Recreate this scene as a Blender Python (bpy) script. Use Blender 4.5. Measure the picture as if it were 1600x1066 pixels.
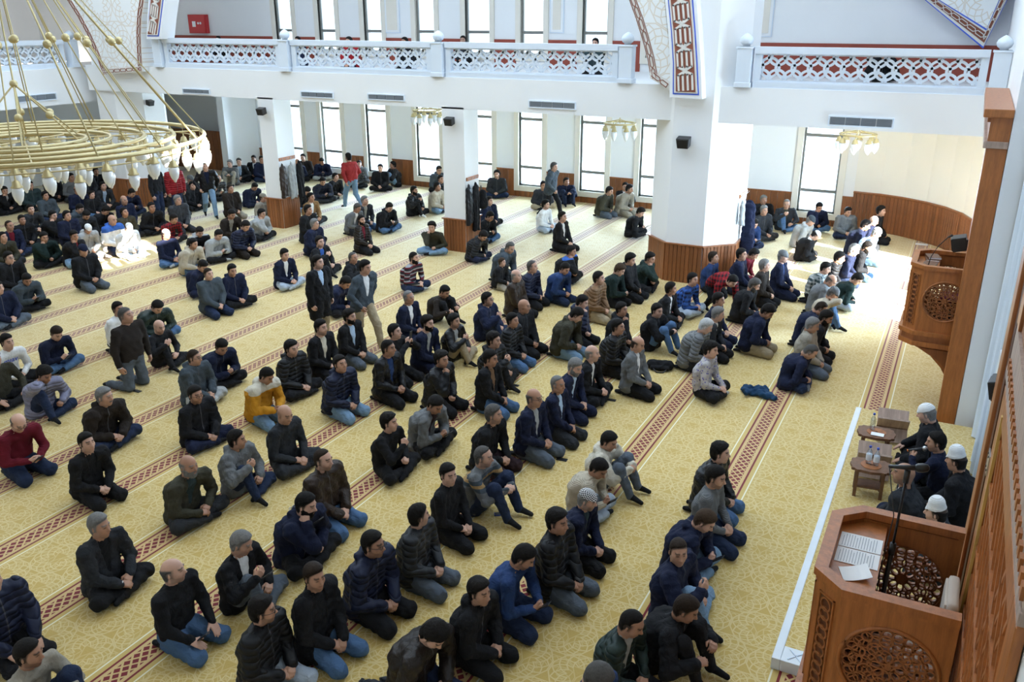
import bpy, bmesh, math, random
import numpy as np
from mathutils import Vector, Matrix
random.seed(7)
rng = np.random.default_rng(7)
scene = bpy.context.scene
for o in list(bpy.data.objects): bpy.data.objects.remove(o)
col = scene.collection
PI = math.pi

# ------------------------------------------------------------------ camera
CAM_Z = 5.729
FPX = 1370.8
C_R = np.array((0.89089244, 0.45421301, -0.00109801))
C_U = np.array((-0.15782138, 0.31181548, 0.93694371))
C_F = np.array((-0.4259144, 0.83454278, -0.34947858))
cam_data = bpy.data.cameras.new('camera')
cam = bpy.data.objects.new('camera', cam_data)
col.objects.link(cam)
cam_data.sensor_width = 36.0
cam_data.lens = FPX / 1600 * 36
cam_data.clip_end = 300
cam.matrix_world = Matrix(((C_R[0], C_U[0], -C_F[0], 0), (C_R[1], C_U[1], -C_F[1], 0), (C_R[2], C_U[2], -C_F[2], CAM_Z), (0, 0, 0, 1)))
scene.camera = cam

def ray(px, py):
    return (px - 800) / FPX * C_R - (py - 533) / FPX * C_U + C_F
def at(px, py, axis, c):
    """point of the place on the plane axis = c that stands at this spot of the photograph"""
    d = ray(px, py); o = np.array((0, 0, CAM_Z)); t = (c - o[axis]) / d[axis]
    return o + d * t

# ------------------------------------------------------------------ daylight
world = bpy.data.worlds.new('sky'); scene.world = world; world.use_nodes = True
bg = world.node_tree.nodes['Background']
bg.inputs[0].default_value = (0.69, 0.845, 1.0, 1); bg.inputs[1].default_value = 2.1
sun_d = bpy.data.lights.new('sun', 'SUN'); sun_d.energy = 42; sun_d.angle = 0.009; sun_d.color = (1, 0.95, 0.86)
sun = bpy.data.objects.new('sun', sun_d); col.objects.link(sun)
SUN = Vector((-6.9, 3.4, -3.7)).normalized()
sun.rotation_euler = SUN.to_track_quat('-Z', 'Y').to_euler(); sun.location = (8, -4, 20)
def day_window(loc, rot, w, h, power):
    d = bpy.data.lights.new('window_daylight', 'AREA'); d.shape = 'RECTANGLE'; d.size = w; d.size_y = h; d.energy = power; d.color = (0.58, 0.79, 1.0)
    o = bpy.data.objects.new('window_daylight', d); col.objects.link(o); o.location = loc; o.rotation_euler = rot
for x in (-22.5, -20.8, -18.8, -16.6, -14.5, -12.7, -10.5, -8.5, -3.6): day_window((x, 26.75, 1.6), (-PI / 2, 0, 0), 0.85, 2.4, 250)
for y in (18.65, 21.65): day_window((1.05, y, 1.5), (0, PI / 2, 0), 1.8, 2.4, 420)
scene.view_settings.view_transform = 'Standard'; scene.view_settings.look = 'None'
scene.view_settings.gamma = 1; scene.view_settings.use_curve_mapping = False
scene.view_settings.exposure = 0.47

# ------------------------------------------------------------------ helpers: meshes
def tag(o, label=None, cat=None, group=None, kind=None):
    if label: o['label'] = label
    if cat: o['category'] = cat
    if group: o['group'] = group
    if kind: o['kind'] = kind
    return o
def link(name, me, mat=None, parent=None, loc=None, rot=None, smooth=False):
    o = bpy.data.objects.new(name, me); col.objects.link(o)
    if mat is not None and me is not None and not me.materials: me.materials.append(mat)
    if parent is not None: o.parent = parent
    if loc is not None: o.location = loc
    if rot is not None: o.rotation_euler = rot
    if smooth and me is not None: me.shade_smooth()
    return o
def empty(name, loc=(0, 0, 0), rz=0):
    o = bpy.data.objects.new(name, None); col.objects.link(o); o.location = loc; o.rotation_euler = (0, 0, rz); o.empty_display_size = 0.1
    return o
class MB:
    """collects simple shapes into one mesh"""
    def __init__(s): s.v = []; s.f = []
    def add(s, v, f):
        n = len(s.v); s.v += [tuple(map(float, p)) for p in v]; s.f += [tuple(i + n for i in q) for q in f]; return s
    def box(s, a, b):
        x0, y0, z0 = a; x1, y1, z1 = b
        return s.add([(x0, y0, z0), (x1, y0, z0), (x1, y1, z0), (x0, y1, z0), (x0, y0, z1), (x1, y0, z1), (x1, y1, z1), (x0, y1, z1)],
              [(0, 3, 2, 1), (4, 5, 6, 7), (0, 1, 5, 4), (1, 2, 6, 5), (2, 3, 7, 6), (3, 0, 4, 7)])
    def prism(s, poly, e1, e2, o, n, depth):
        """polygon (u, v) in the frame o + u e1 + v e2, pushed along n by depth"""
        e1, e2, o, n = (np.array(q, float) for q in (e1, e2, o, n)); k = len(poly)
        a = [o + u * e1 + v * e2 for u, v in poly]; b = [p + n * depth for p in a]
        flip = np.dot(np.cross(e1, e2), n) * poly_area(poly) > 0
        fa = tuple(range(k)); fb = tuple(range(k, 2 * k))
        if flip: fs = [fa[::-1], fb] + [(i, (i + 1) % k, k + (i + 1) % k, k + i) for i in range(k)]
        else: fs = [fa, fb[::-1]] + [((i + 1) % k, i, k + i, k + (i + 1) % k) for i in range(k)]
        return s.add(a + b, fs)
    def tube(s, pts, r, n=8, closed=False, caps=True):
        pts = [np.array(p, float) for p in pts]; m = len(pts); rr = r if hasattr(r, '__len__') else [r] * m
        t0 = None; base = len(s.v); V = []; F = []
        up = np.array((0, 0, 1.0))
        for i in range(m):
            if closed: t = pts[(i + 1) % m] - pts[i - 1]
            else: t = pts[min(i + 1, m - 1)] - pts[max(i - 1, 0)]
            t = t / (np.linalg.norm(t) + 1e-9)
            u = np.cross(t, up if abs(t[2]) < 0.95 else np.array((1.0, 0, 0))); u /= np.linalg.norm(u); w = np.cross(u, t)
            for k in range(n):
                a = 2 * PI * k / n; V.append(pts[i] + rr[i] * (math.cos(a) * u + math.sin(a) * w))
        for i in range(m if closed else m - 1):
            j = (i + 1) % m
            for k in range(n):
                l = (k + 1) % n; F.append((i * n + k, i * n + l, j * n + l, j * n + k))
        if caps and not closed:
            F.append(tuple(range(n))[::-1]); F.append(tuple((m - 1) * n + k for k in range(n)))
        return s.add(V, F)
    def lathe(s, prof, c=(0, 0, 0), n=14):
        V = []; F = []; m = len(prof)
        for r, z in prof:
            for k in range(n):
                a = 2 * PI * k / n; V.append((c[0] + r * math.cos(a), c[1] + r * math.sin(a), c[2] + z))
        for i in range(m - 1):
            for k in range(n):
                l = (k + 1) % n; F.append((i * n + k, i * n + l, (i + 1) * n + l, (i + 1) * n + k))
        F.append(tuple(range(n))[::-1]); F.append(tuple((m - 1) * n + k for k in range(n)))
        return s.add(V, F)
    def sphere(s, c, r, n=10, m=7):
        return s.lathe([(max(1e-4, r * math.sin(PI * i / m)), -r * math.cos(PI * i / m)) for i in range(m + 1)], c, n)
    def ring(s, c, e1, e2, r0, r1, nrm, depth, n=24, a0=0, a1=2 * PI, clip=None):
        """flat annulus (or arc of one) of thickness depth"""
        c, e1, e2, nrm = (np.array(q, float) for q in (c, e1, e2, nrm)); V = []; F = []
        k = n + 1
        for d in (0, depth):
            for r in (r0, r1):
                for i in range(k):
                    a = a0 + (a1 - a0) * i / n; V.append(c + r * math.cos(a) * e1 + r * math.sin(a) * e2 + nrm * d)
        I = lambda d, r, i: (d * 2 + r) * k + i
        keep = [True] * n
        if clip is not None:
            for i in range(n):
                a = a0 + (a1 - a0) * (i + 0.5) / n; rm = (r0 + r1) / 2; keep[i] = clip(rm * math.cos(a), rm * math.sin(a))
        for i in range(n):
            if not keep[i]: continue
            F += [(I(0, 0, i), I(0, 1, i), I(0, 1, i + 1), I(0, 0, i + 1)), (I(1, 0, i), I(1, 0, i + 1), I(1, 1, i + 1), I(1, 1, i)),
                  (I(0, 1, i), I(1, 1, i), I(1, 1, i + 1), I(0, 1, i + 1)), (I(0, 0, i), I(0, 0, i + 1), I(1, 0, i + 1), I(1, 0, i))]
        return s.add(V, F)
    def ribbon(s, pts, w, e1, e2, o, n, depth):
        """flat strap of width w along (u, v) points"""
        for (u0, v0), (u1, v1) in zip(pts[:-1], pts[1:]):
            L = math.hypot(u1 - u0, v1 - v0)
            if L < 1e-6: continue
            a, b = (u1 - u0) / L, (v1 - v0) / L; x = w * 0.35
            s.prism([(u0 - a * x - b * w / 2, v0 - b * x + a * w / 2), (u0 - a * x + b * w / 2, v0 - b * x - a * w / 2), (u1 + a * x + b * w / 2, v1 + b * x - a * w / 2), (u1 + a * x - b * w / 2, v1 + b * x + a * w / 2)], e1, e2, o, n, depth)
        return s
    def mesh(s, name):
        me = bpy.data.meshes.new(name); me.from_pydata(s.v, [], s.f); me.update(); return me
    def build(s, name, mat=None, parent=None, loc=None, rot=None, smooth=False, bevel=0, fix=False):
        me = s.mesh(name)
        if bevel or fix:
            b = bmesh.new(); b.from_mesh(me)
            if fix: bmesh.ops.recalc_face_normals(b, faces=b.faces)
            if bevel: bmesh.ops.bevel(b, geom=[e for e in b.edges if e.is_manifold and e.calc_face_angle(0) > 0.6], offset=bevel, segments=2, affect='EDGES', profile=0.6)
            b.to_mesh(me); b.free()
        return link(name, me, mat, parent, loc, rot, smooth)
def poly_area(p):
    return sum(p[i][0] * p[(i + 1) % len(p)][1] - p[(i + 1) % len(p)][0] * p[i][1] for i in range(len(p))) / 2
def holed(mb, axis, c0, c1, u0, u1, z0, z1, holes):
    """wall slab between c0 and c1 on the axis, u along the other axis, with (u0, u1, z0, z1) openings"""
    us = sorted({u0, u1} | {h[0] for h in holes} | {h[1] for h in holes}); us = [u for u in us if u0 <= u <= u1]
    for a, b in zip(us[:-1], us[1:]):
        hz = sorted((h[2], h[3]) for h in holes if h[0] <= a + 1e-6 and h[1] >= b - 1e-6)
        z = z0
        for p, q in hz + [(z1, z1)]:
            if p > z:
                if axis == 1: mb.box((a, c0, z), (b, c1, p))
                else: mb.box((c0, a, z), (c1, b, p))
            z = max(z, q)
    return mb
def copy_tree(o, parent=None, loc=None, rz=None):
    c = o.copy(); col.objects.link(c); c.parent = parent
    if loc is not None: c.location = loc
    if rz is not None: c.rotation_euler = (0, 0, rz)
    for ch in o.children:
        d = ch.copy(); col.objects.link(d); d.parent = c; d.matrix_parent_inverse = ch.matrix_parent_inverse
        for g in ch.children:
            e = g.copy(); col.objects.link(e); e.parent = d; e.matrix_parent_inverse = g.matrix_parent_inverse
    return c
# ------------------------------------------------------------------ helpers: materials
class NT:
    def __init__(s, name):
        s.m = bpy.data.materials.new(name); s.m.use_nodes = True; s.t = s.m.node_tree; s.n = s.t.nodes; s.b = s.n['Principled BSDF']
    def node(s, typ, **kw):
        n = s.n.new(typ)
        for k, v in kw.items():
            if k.startswith('i'):
                s.put(n.inputs[int(k[1:])], v)
            else: setattr(n, k, v)
        return n
    def put(s, sock, v):
        if isinstance(v, bpy.types.NodeSocket): s.t.links.new(v, sock)
        elif isinstance(v, (tuple, list)):
            sock.default_value = (*v, 1) if len(v) == 3 and len(sock.default_value) == 4 else v
        else: sock.default_value = v
    def math(s, op, a, b=None, c=None, clamp=False):
        n = s.n.new('ShaderNodeMath'); n.operation = op; n.use_clamp = clamp
        for i, v in enumerate((a, b, c)):
            if v is not None: s.put(n.inputs[i], v)
        return n.outputs[0]
    def mix(s, f, a, b, typ='MIX'):
        n = s.n.new('ShaderNodeMix'); n.data_type = 'RGBA'; n.blend_type = typ
        s.put(n.inputs[0], f); s.put(n.inputs[6], a); s.put(n.inputs[7], b); return n.outputs[2]
    def noise(s, scale, detail=2, vec=None, rough=0.5):
        n = s.node('ShaderNodeTexNoise'); n.inputs['Scale'].default_value = scale; n.inputs['Detail'].default_value = detail; n.inputs['Roughness'].default_value = rough
        if vec is not None: s.t.links.new(vec, n.inputs['Vector'])
        return n.outputs['Fac']
    def bump(s, h, strength=0.3, dist=0.01):
        n = s.node('ShaderNodeBump'); n.inputs['Strength'].default_value = strength; n.inputs['Distance'].default_value = dist
        s.t.links.new(h, n.inputs['Height']); s.t.links.new(n.outputs[0], s.b.inputs['Normal'])
    def obj(s): return s.node('ShaderNodeTexCoord').outputs['Object']
    def pos(s): return s.node('ShaderNodeNewGeometry').outputs['Position']
    def xyz(s, v):
        n = s.node('ShaderNodeSeparateXYZ'); s.t.links.new(v, n.inputs[0]); return n.outputs
    def vec(s, x, y, z):
        n = s.node('ShaderNodeCombineXYZ')
        for i, v in enumerate((x, y, z)): s.put(n.inputs[i], v)
        return n.outputs[0]
    def set(s, **kw):
        for k, v in kw.items():
            s.put(s.b.inputs[{'col': 'Base Color', 'rough': 'Roughness', 'metal': 'Metallic', 'spec': 'Specular IOR Level', 'sheen': 'Sheen Weight', 'emit': 'Emission Color', 'es': 'Emission Strength', 'trans': 'Transmission Weight'}[k]], v)
        return s.m
def plain(name, c, rough=0.6, metal=0, var=0.06, scale=6, bump=0):
    t = NT(name); f = t.noise(scale, 3, t.obj())
    t.set(col=t.mix(t.math('MULTIPLY', f, 1.0), tuple(x * (1 - var) for x in c), tuple(min(1, x * (1 + var)) for x in c)), rough=rough, metal=metal)
    if bump: t.bump(t.noise(scale * 12, 2, t.obj()), bump, 0.01)
    return t.m
M = {}
M['plaster'] = plain('white_plaster', (0.86, 0.87, 0.88), 0.75, 0, 0.02, 1.5)
M['plaster_bounce'] = plain('bounce_lit_plaster', (0.90, 0.88, 0.82), 0.75, 0, 0.02, 1.5)  # white plaster with the warm bounce of the sunlit floor put into its colour
M['rail'] = plain('painted_marble', (0.70, 0.77, 0.86), 0.45, 0, 0.04, 3)
M['marble'] = plain('pale_marble', (0.74, 0.78, 0.82), 0.35, 0, 0.08, 5)
M['trim'] = plain('beige_trim', (0.80, 0.75, 0.66), 0.6, 0, 0.03, 3)
M['metal'] = plain('window_metal', (0.23, 0.23, 0.21), 0.45, 0.2)
M['gold'] = plain('brass', (0.52, 0.43, 0.23), 0.40, 0.7, 0.08)
M['goldpaint'] = plain('gold_paint', (0.62, 0.43, 0.14), 0.4, 0.5)
M['black'] = plain('black_plastic', (0.02, 0.02, 0.022), 0.4)
M['darkmetal'] = plain('dark_metal', (0.03, 0.03, 0.032), 0.35, 0.6)
M['grille'] = plain('vent_grille', (0.25, 0.28, 0.32), 0.5, 0.3)
M['redbox'] = plain('red_enamel', (0.55, 0.03, 0.035), 0.35)
M['paper'] = plain('paper', (0.86, 0.87, 0.88), 0.8, 0, 0.01)
M['brownpaint'] = plain('brown_paint', (0.26, 0.085, 0.05), 0.7, 0, 0.05)
M['bluepaint'] = plain('blue_paint', (0.05, 0.12, 0.62), 0.6)
M['cream'] = plain('cream_paint', (0.74, 0.72, 0.68), 0.7)
M['beigeline'] = plain('beige_paint', (0.66, 0.58, 0.48), 0.7)
M['steel'] = plain('steel', (0.55, 0.55, 0.55), 0.3, 1)
M['redwood'] = plain('red_panel', (0.30, 0.055, 0.032), 0.6, 0, 0.12, 4)
M['darkwall'] = plain('dark_panel', (0.10, 0.045, 0.03), 0.6)
M['labelwhite'] = plain('bottle_label', (0.8, 0.82, 0.85), 0.5)
M['bluecap'] = plain('blue_cap', (0.03, 0.08, 0.5), 0.4)

def wood(name, c, rough=0.42, plank=0.0, axis='XY'):
    t = NT(name); p = t.xyz(t.obj())
    v = t.vec(t.math('MULTIPLY', p[0], 9), t.math('MULTIPLY', p[1], 9), t.math('MULTIPLY', p[2], 0.9))
    n = t.noise(2.2, 6, v, 0.62); n2 = t.noise(14, 3, v, 0.6)
    f = t.math('ADD', t.math('MULTIPLY', n, 0.75), t.math('MULTIPLY', n2, 0.3))
    rnd = t.node('ShaderNodeObjectInfo').outputs['Random']
    f = t.math('ADD', f, t.math('MULTIPLY', t.math('SUBTRACT', rnd, 0.5), plank))
    r = t.node('ShaderNodeValToRGB'); r.color_ramp.elements[0].position = 0.28; r.color_ramp.elements[1].position = 0.78
    r.color_ramp.elements[0].color = (*[x * 0.55 for x in c], 1); r.color_ramp.elements[1].color = (*[min(1, x * 1.35) for x in c], 1)
    t.t.links.new(f, r.inputs[0]); t.set(col=r.outputs[0], rough=rough); t.bump(f, 0.12, 0.004)
    return t.m
M['wood'] = wood('pulpit_wood', (0.42, 0.145, 0.038), 0.36)
M['woodcarve'] = wood('carved_wood', (0.34, 0.115, 0.032), 0.5)
M['wooddark'] = wood('dark_wood', (0.12, 0.035, 0.012), 0.4)
M['panelwood'] = wood('wainscot_wood', (0.27, 0.095, 0.03), 0.42, 0.25)
M['tablewood'] = wood('table_wood', (0.17, 0.075, 0.035), 0.5)
M['lattice'] = wood('lattice_wood', (0.62, 0.33, 0.10), 0.4)
M['greywood'] = wood('pale_wood', (0.42, 0.30, 0.24), 0.6)

def glass():
    t = NT('window_glass'); out = t.n['Material Output']; t.n.remove(t.b)
    a = t.node('ShaderNodeBsdfTransparent'); a.inputs[0].default_value = (0.97, 0.98, 0.98, 1)
    g = t.node('ShaderNodeBsdfGlossy'); g.inputs['Roughness'].default_value = 0.02
    f = t.node('ShaderNodeFresnel'); f.inputs[0].default_value = 1.35
    m = t.node('ShaderNodeMixShader'); t.t.links.new(f.outputs[0], m.inputs[0]); t.t.links.new(a.outputs[0], m.inputs[1]); t.t.links.new(g.outputs[0], m.inputs[2])
    t.t.links.new(m.outputs[0], out.inputs[0]); return t.m
M['glass'] = glass()
def lampglass():
    t = NT('lamp_glass'); t.set(col=(0.86, 0.88, 0.9), rough=0.25, trans=0.25); return t.m
M['lampglass'] = lampglass()
def bottle():
    t = NT('clear_bottle'); out = t.n['Material Output']; t.n.remove(t.b)
    a = t.node('ShaderNodeBsdfTransparent'); a.inputs[0].default_value = (0.82, 0.86, 0.9, 1)
    g = t.node('ShaderNodeBsdfGlossy'); g.inputs['Roughness'].default_value = 0.05
    m = t.node('ShaderNodeMixShader'); m.inputs[0].default_value = 0.22; t.t.links.new(a.outputs[0], m.inputs[1]); t.t.links.new(g.outputs[0], m.inputs[2])
    t.t.links.new(m.outputs[0], out.inputs[0]); return t.m
M['bottle'] = bottle()
def sheer():
    t = NT('sheer_curtain'); p = t.xyz(t.obj())
    t.set(col=t.mix(t.noise(3, 2, t.vec(0.0, t.math('MULTIPLY', p[1], 6), t.math('MULTIPLY', p[2], 0.2))), (0.58, 0.68, 0.80), (0.78, 0.84, 0.92)), rough=0.7)
    return t.m
M['curtain'] = sheer()

PITCH = 1.4; STRIPE0 = -0.625
def girih(t, x, y, size, w):
    """line mask of a twelve-fold star pattern on a hexagonal lattice"""
    px = t.math('DIVIDE', x, size); py = t.math('DIVIDE', y, size); S3 = math.sqrt(3)
    ax = t.math('SUBTRACT', t.math('FRACT', px), 0.5); ay = t.math('MULTIPLY', t.math('SUBTRACT', t.math('FRACT', t.math('DIVIDE', py, S3)), 0.5), S3)
    bx = t.math('SUBTRACT', t.math('FRACT', t.math('ADD', px, 0.5)), 0.5); by = t.math('MULTIPLY', t.math('SUBTRACT', t.math('FRACT', t.math('ADD', t.math('DIVIDE', py, S3), 0.5)), 0.5), S3)
    la = t.math('SQRT', t.math('ADD', t.math('MULTIPLY', ax, ax), t.math('MULTIPLY', ay, ay)))
    lb = t.math('SQRT', t.math('ADD', t.math('MULTIPLY', bx, bx), t.math('MULTIPLY', by, by)))
    sel = t.math('LESS_THAN', la, lb)
    lerp = lambda a, b: t.math('ADD', t.math('MULTIPLY', a, sel), t.math('MULTIPLY', b, t.math('SUBTRACT', 1, sel)))
    qx = lerp(ax, bx); qy = lerp(ay, by); r = t.math('MINIMUM', la, lb)
    ang = t.math('PINGPONG', t.math('ADD', t.math('ARCTAN2', qy, qx), 2 * PI), PI / 12)
    cx = t.math('MULTIPLY', r, t.math('COSINE', ang)); cy = t.math('MULTIPLY', r, t.math('SINE', ang))
    out = None
    for al, c in ((68, 0.115), (-38, 0.235), (40, 0.36), (0, 0.487)):
        a = math.radians(al)
        d = t.math('ABSOLUTE', t.math('SUBTRACT', t.math('ADD', t.math('MULTIPLY', cx, math.cos(a)), t.math('MULTIPLY', cy, math.sin(a))), c))
        out = d if out is None else t.math('MINIMUM', out, d)
    return t.math('SUBTRACT', 1, t.math('DIVIDE', out, w), clamp=True)
def carpet(name, stripes=True):
    t = NT(name); pos = t.pos(); p = t.xyz(pos); x, y = p[0], p[1]
    ln = girih(t, x, y, 0.54, 0.019)
    ln2 = girih(t, t.math('ADD', x, 0.27), t.math('ADD', y, 0.11), 0.54, 0.016)
    n = t.noise(70, 2, pos); n2 = t.noise(0.7, 2, pos)
    base = t.mix(n, (0.52, 0.335, 0.082), (0.62, 0.42, 0.118))
    base = t.mix(t.math('MULTIPLY', n2, 0.35), base, (0.63, 0.45, 0.15))
    c = t.mix(t.math('MULTIPLY', t.math('SMOOTH_MIN', t.math('MAXIMUM', ln, t.math('MULTIPLY', ln2, 0.65)), 1.0, 0.1), 0.75), base, (0.80, 0.68, 0.37))
    if stripes:
        u = t.math('SUBTRACT', x, STRIPE0 - PITCH * 40)
        d0 = t.math('SUBTRACT', t.math('MULTIPLY', t.math('FRACT', t.math('ADD', t.math('DIVIDE', u, PITCH), 0.5)), PITCH), PITCH / 2)
        d = t.math('ABSOLUTE', d0)
        band = lambda a, b: t.math('MULTIPLY', t.math('GREATER_THAN', d, a), t.math('LESS_THAN', d, b))
        red = (0.20, 0.015, 0.02); tan = (0.66, 0.46, 0.20)
        c = t.mix(t.math('LESS_THAN', d, 0.235), c, (0.62, 0.44, 0.14))
        c = t.mix(band(0.205, 0.222), c, (0.85, 0.80, 0.60))
        c = t.mix(t.math('LESS_THAN', d, 0.150), c, red)
        w1 = t.math('MULTIPLY', t.math('PINGPONG', t.math('ADD', y, 100), 0.115), 0.85)
        z1 = t.math('ABSOLUTE', t.math('SUBTRACT', d, w1))
        z2 = t.math('ABSOLUTE', t.math('SUBTRACT', d, t.math('SUBTRACT', 0.098, w1)))
        e1 = t.math('ABSOLUTE', t.math('SUBTRACT', d, 0.098))
        pat = t.math('LESS_THAN', t.math('MINIMUM', t.math('MINIMUM', z1, z2), e1), 0.0135)
        pat = t.math('MULTIPLY', pat, t.math('LESS_THAN', d, 0.112))
        c = t.mix(pat, c, tan)
        c = t.mix(band(0.112, 0.124), c, tan)
    t.set(col=c, rough=0.8, sheen=0.75, spec=0.25); t.b.inputs['Sheen Tint'].default_value = (0.82, 0.92, 1.0, 1); t.b.inputs['Sheen Roughness'].default_value = 0.35
    t.bump(t.noise(420, 2, pos), 0.25, 0.004)
    return t.m
M['carpet'] = carpet('prayer_carpet'); M['carpet_plain'] = carpet('platform_carpet', False)
def panelgirih():
    t = NT('painted_star_pattern'); p = t.xyz(t.pos())
    ln = girih(t, p[0], p[2], 1.15, 0.014)
    t.set(col=t.mix(t.math('MULTIPLY', t.math('GREATER_THAN', ln, 0.25), 0.8), (0.82, 0.84, 0.85), (0.68, 0.60, 0.50)), rough=0.75); return t.m
M['starpanel'] = panelgirih()
# ------------------------------------------------------------------ the room
YF = 18.95          # front of the far gallery
YW = 26.2           # far window wall
XQ = 0.5            # prayer wall
Z0, Z1 = 3.56, 4.30 # gallery edge
def struct(o): o['kind'] = 'structure'; return o
struct(MB().box((-36, -4, -0.3), (2.6, 27, 0)).build('floor', M['carpet']))

lo_win = [(-22.95, -22.15), (-21.2, -20.33), (-19.2, -18.32), (-17.08, -16.15), (-14.95, -14.1), (-13.1, -12.25), (-10.92, -10.05), (-8.92, -8.0), (-4.1, -3.05)]
up_win = [(-22.95, -22.2), (-21.0, -20.27), (-19.05, -18.32), (-16.95, -16.22), (-15.05, -14.15), (-13.05, -12.25), (-10.95, -10.12), (-8.9, -8.1)]
holes = [(a, b, 0.36, 2.85) for a, b in lo_win] + [(a, b, 4.5, 8.0) for a, b in up_win]
struct(holed(MB(), 1, YW, YW + 0.35, -36, -2.6, 0, 10, holes).box((-2.6, YW, 3.66), (0.9, YW + 0.35, 10)).build('wall_far', M['plaster']))
# curved end of the far wall
cur = [(-2.6, 26.2), (-1.9, 26.12), (-1.3, 25.9), (-0.7, 25.5), (-0.2, 25.0), (0.2, 24.35), (0.42, 23.7), (0.5, 23.0)]
def curve_wall(z0, z1, off0, off1, name, mat, parent=None):
    mb = MB(); pts = [np.array(p) for p in cur]; nn = []
    for i, p in enumerate(pts):
        t = pts[min(i + 1, len(pts) - 1)] - pts[max(i - 1, 0)]; t /= np.linalg.norm(t); nn.append(np.array((-t[1], t[0])))
    for i in range(len(pts) - 1):
        a, b, na, nb = pts[i], pts[i + 1], nn[i], nn[i + 1]
        q = [a + na * off0, b + nb * off0, b + nb * off1, a + na * off1]
        mb.prism([tuple(k) for k in q], (1, 0, 0), (0, 1, 0), (0, 0, z0), (0, 0, 1), z1 - z0)
    return mb.build(name, mat, parent, smooth=False)
struct(curve_wall(0, 3.66, 0, 0.35, 'wall_corner', M['plaster_bounce']))
# prayer wall with its windows; the bay of the niche stays open
holes = [(6.5, 13.35, -1, 8.6), (17.4, 19.9, 0.55, 2.4), (20.4, 22.9, 0.55, 2.4), (4.4, 6.3, 9.9, 10.9), (11.1, 11.6, 11.0, 11.3)]
struct(holed(MB(), 0, XQ, XQ + 0.4, -4, 23.3, 0, 22, holes).box((XQ, 23.3, 3.66), (XQ + 0.4, 26.6, 22)).build('wall_right', M['plaster']))  # upper part, out of view, raised to keep direct sun off the hall
struct(MB().box((1.25, 6.1, 0), (1.45, 13.75, 9)).box((0.9, 6.1, 0), (1.25, 6.5, 9)).box((0.9, 6.1, 8.6), (1.45, 13.75, 9)).box((0.9, 13.35, 0), (1.25, 13.75, 9)).build('wall_niche', M['marble']))  # top cap, out of view, added to stop sun slipping over the niche
struct(MB().box((-36, -4.3, 0), (2.6, -4, 12)).build('wall_near', M['plaster']))  # out of view behind the camera, added for bounced light
struct(MB().box((-36.3, -4, 0), (-36, 27, 12)).build('wall_left', M['plaster']))
struct(MB().box((-36, -4, 9.0), (-24.5, 26.6, 9.3)).box((-24.5, 21.6, 9.0), (0.9, 26.6, 9.3)).box((-24.5, -4, 11.4), (0.5, 8.0, 11.7)).build('shading_ceiling', M['plaster']))  # slabs out of view, added and sized to hold back skylight
# gallery slabs and edges
struct(MB().box((-24.2, YF, Z0), (0.5, YF + 0.4, Z1)).box((-24.2, YF + 0.4, 3.66), (0.5, YW, 4.1)).build('gallery_far', M['plaster']))
struct(MB().box((-24.9, -4, 3.18), (-24.5, 19.6, 4.22)).box((-36, -4, 3.5), (-24.9, 26.2, 3.9)).build('gallery_left', M['plaster']))

# windows: each with frame, bars, panes and beige surround
def window(n, x0, x1, z0, z1, bars, y=YW, surround=True):
    r = empty('window_%d' % n, ((x0 + x1) / 2, y, z0)); struct(r); w = (x1 - x0) / 2; H = z1 - z0
    f = 0.055
    fm = MB().box((-w, 0.06, 0), (-w + f, 0.14, H)).box((w - f, 0.06, 0), (w, 0.14, H)).box((-w, 0.06, 0), (w, 0.14, f)).box((-w, 0.06, H - f), (w, 0.14, H))
    fm.build('window_frame', M['metal'], r)
    zs = [f] + [b for b in bars] + [H - f]
    for b in bars: MB().box((-w + f, 0.05, b - 0.045), (w - f, 0.13, b + 0.045)).build('window_bar', M['metal'], r)
    for a, b in zip(zs[:-1], zs[1:]): MB().box((-w + f, 0.095, a), (w - f, 0.105, b)).build('pane', M['glass'], r)
    if surround:
        s = 0.17
        MB().box((-w - s, -0.05, -s), (-w, 0.06, H + s)).box((w, -0.05, -s), (w + s, 0.06, H + s)).box((-w, -0.05, -s), (w, 0.06, 0)).box((-w, -0.05, H), (w, 0.06, H + s)).build('window_surround', M['trim'], r)
    return r
k = 0
for a, b in lo_win: k += 1; window(k, a, b, 0.36, 2.85, [0.62, 2.17])
for a, b in up_win: k += 1; window(k, a, b, 4.5, 8.0, [0.68])
for a, b in ((17.4, 19.9), (20.4, 22.9)):
    k += 1; r = empty('window_%d' % k, (XQ, (a + b) / 2, 0.55)); struct(r); w = (b - a) / 2
    MB().box((-0.06, -w - 0.12, -0.12), (0.06, -w, 1.97)).box((-0.06, w, -0.12), (0.06, w + 0.12, 1.97)).box((-0.06, -w, 1.85), (0.06, w, 1.97)).box((-0.06, -w, -0.12), (0.06, w, 0)).build('window_frame', M['wooddark'], r)
    MB().box((0.1, -0.03, 0), (0.16, 0.03, 1.85)).build('window_bar', M['wooddark'], r)
    for s in (-1, 1): MB().box((0.12, min(s * 0.03, s * w), 0), (0.13, max(s * 0.03, s * w), 1.85)).build('pane', M['glass'], r)

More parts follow.
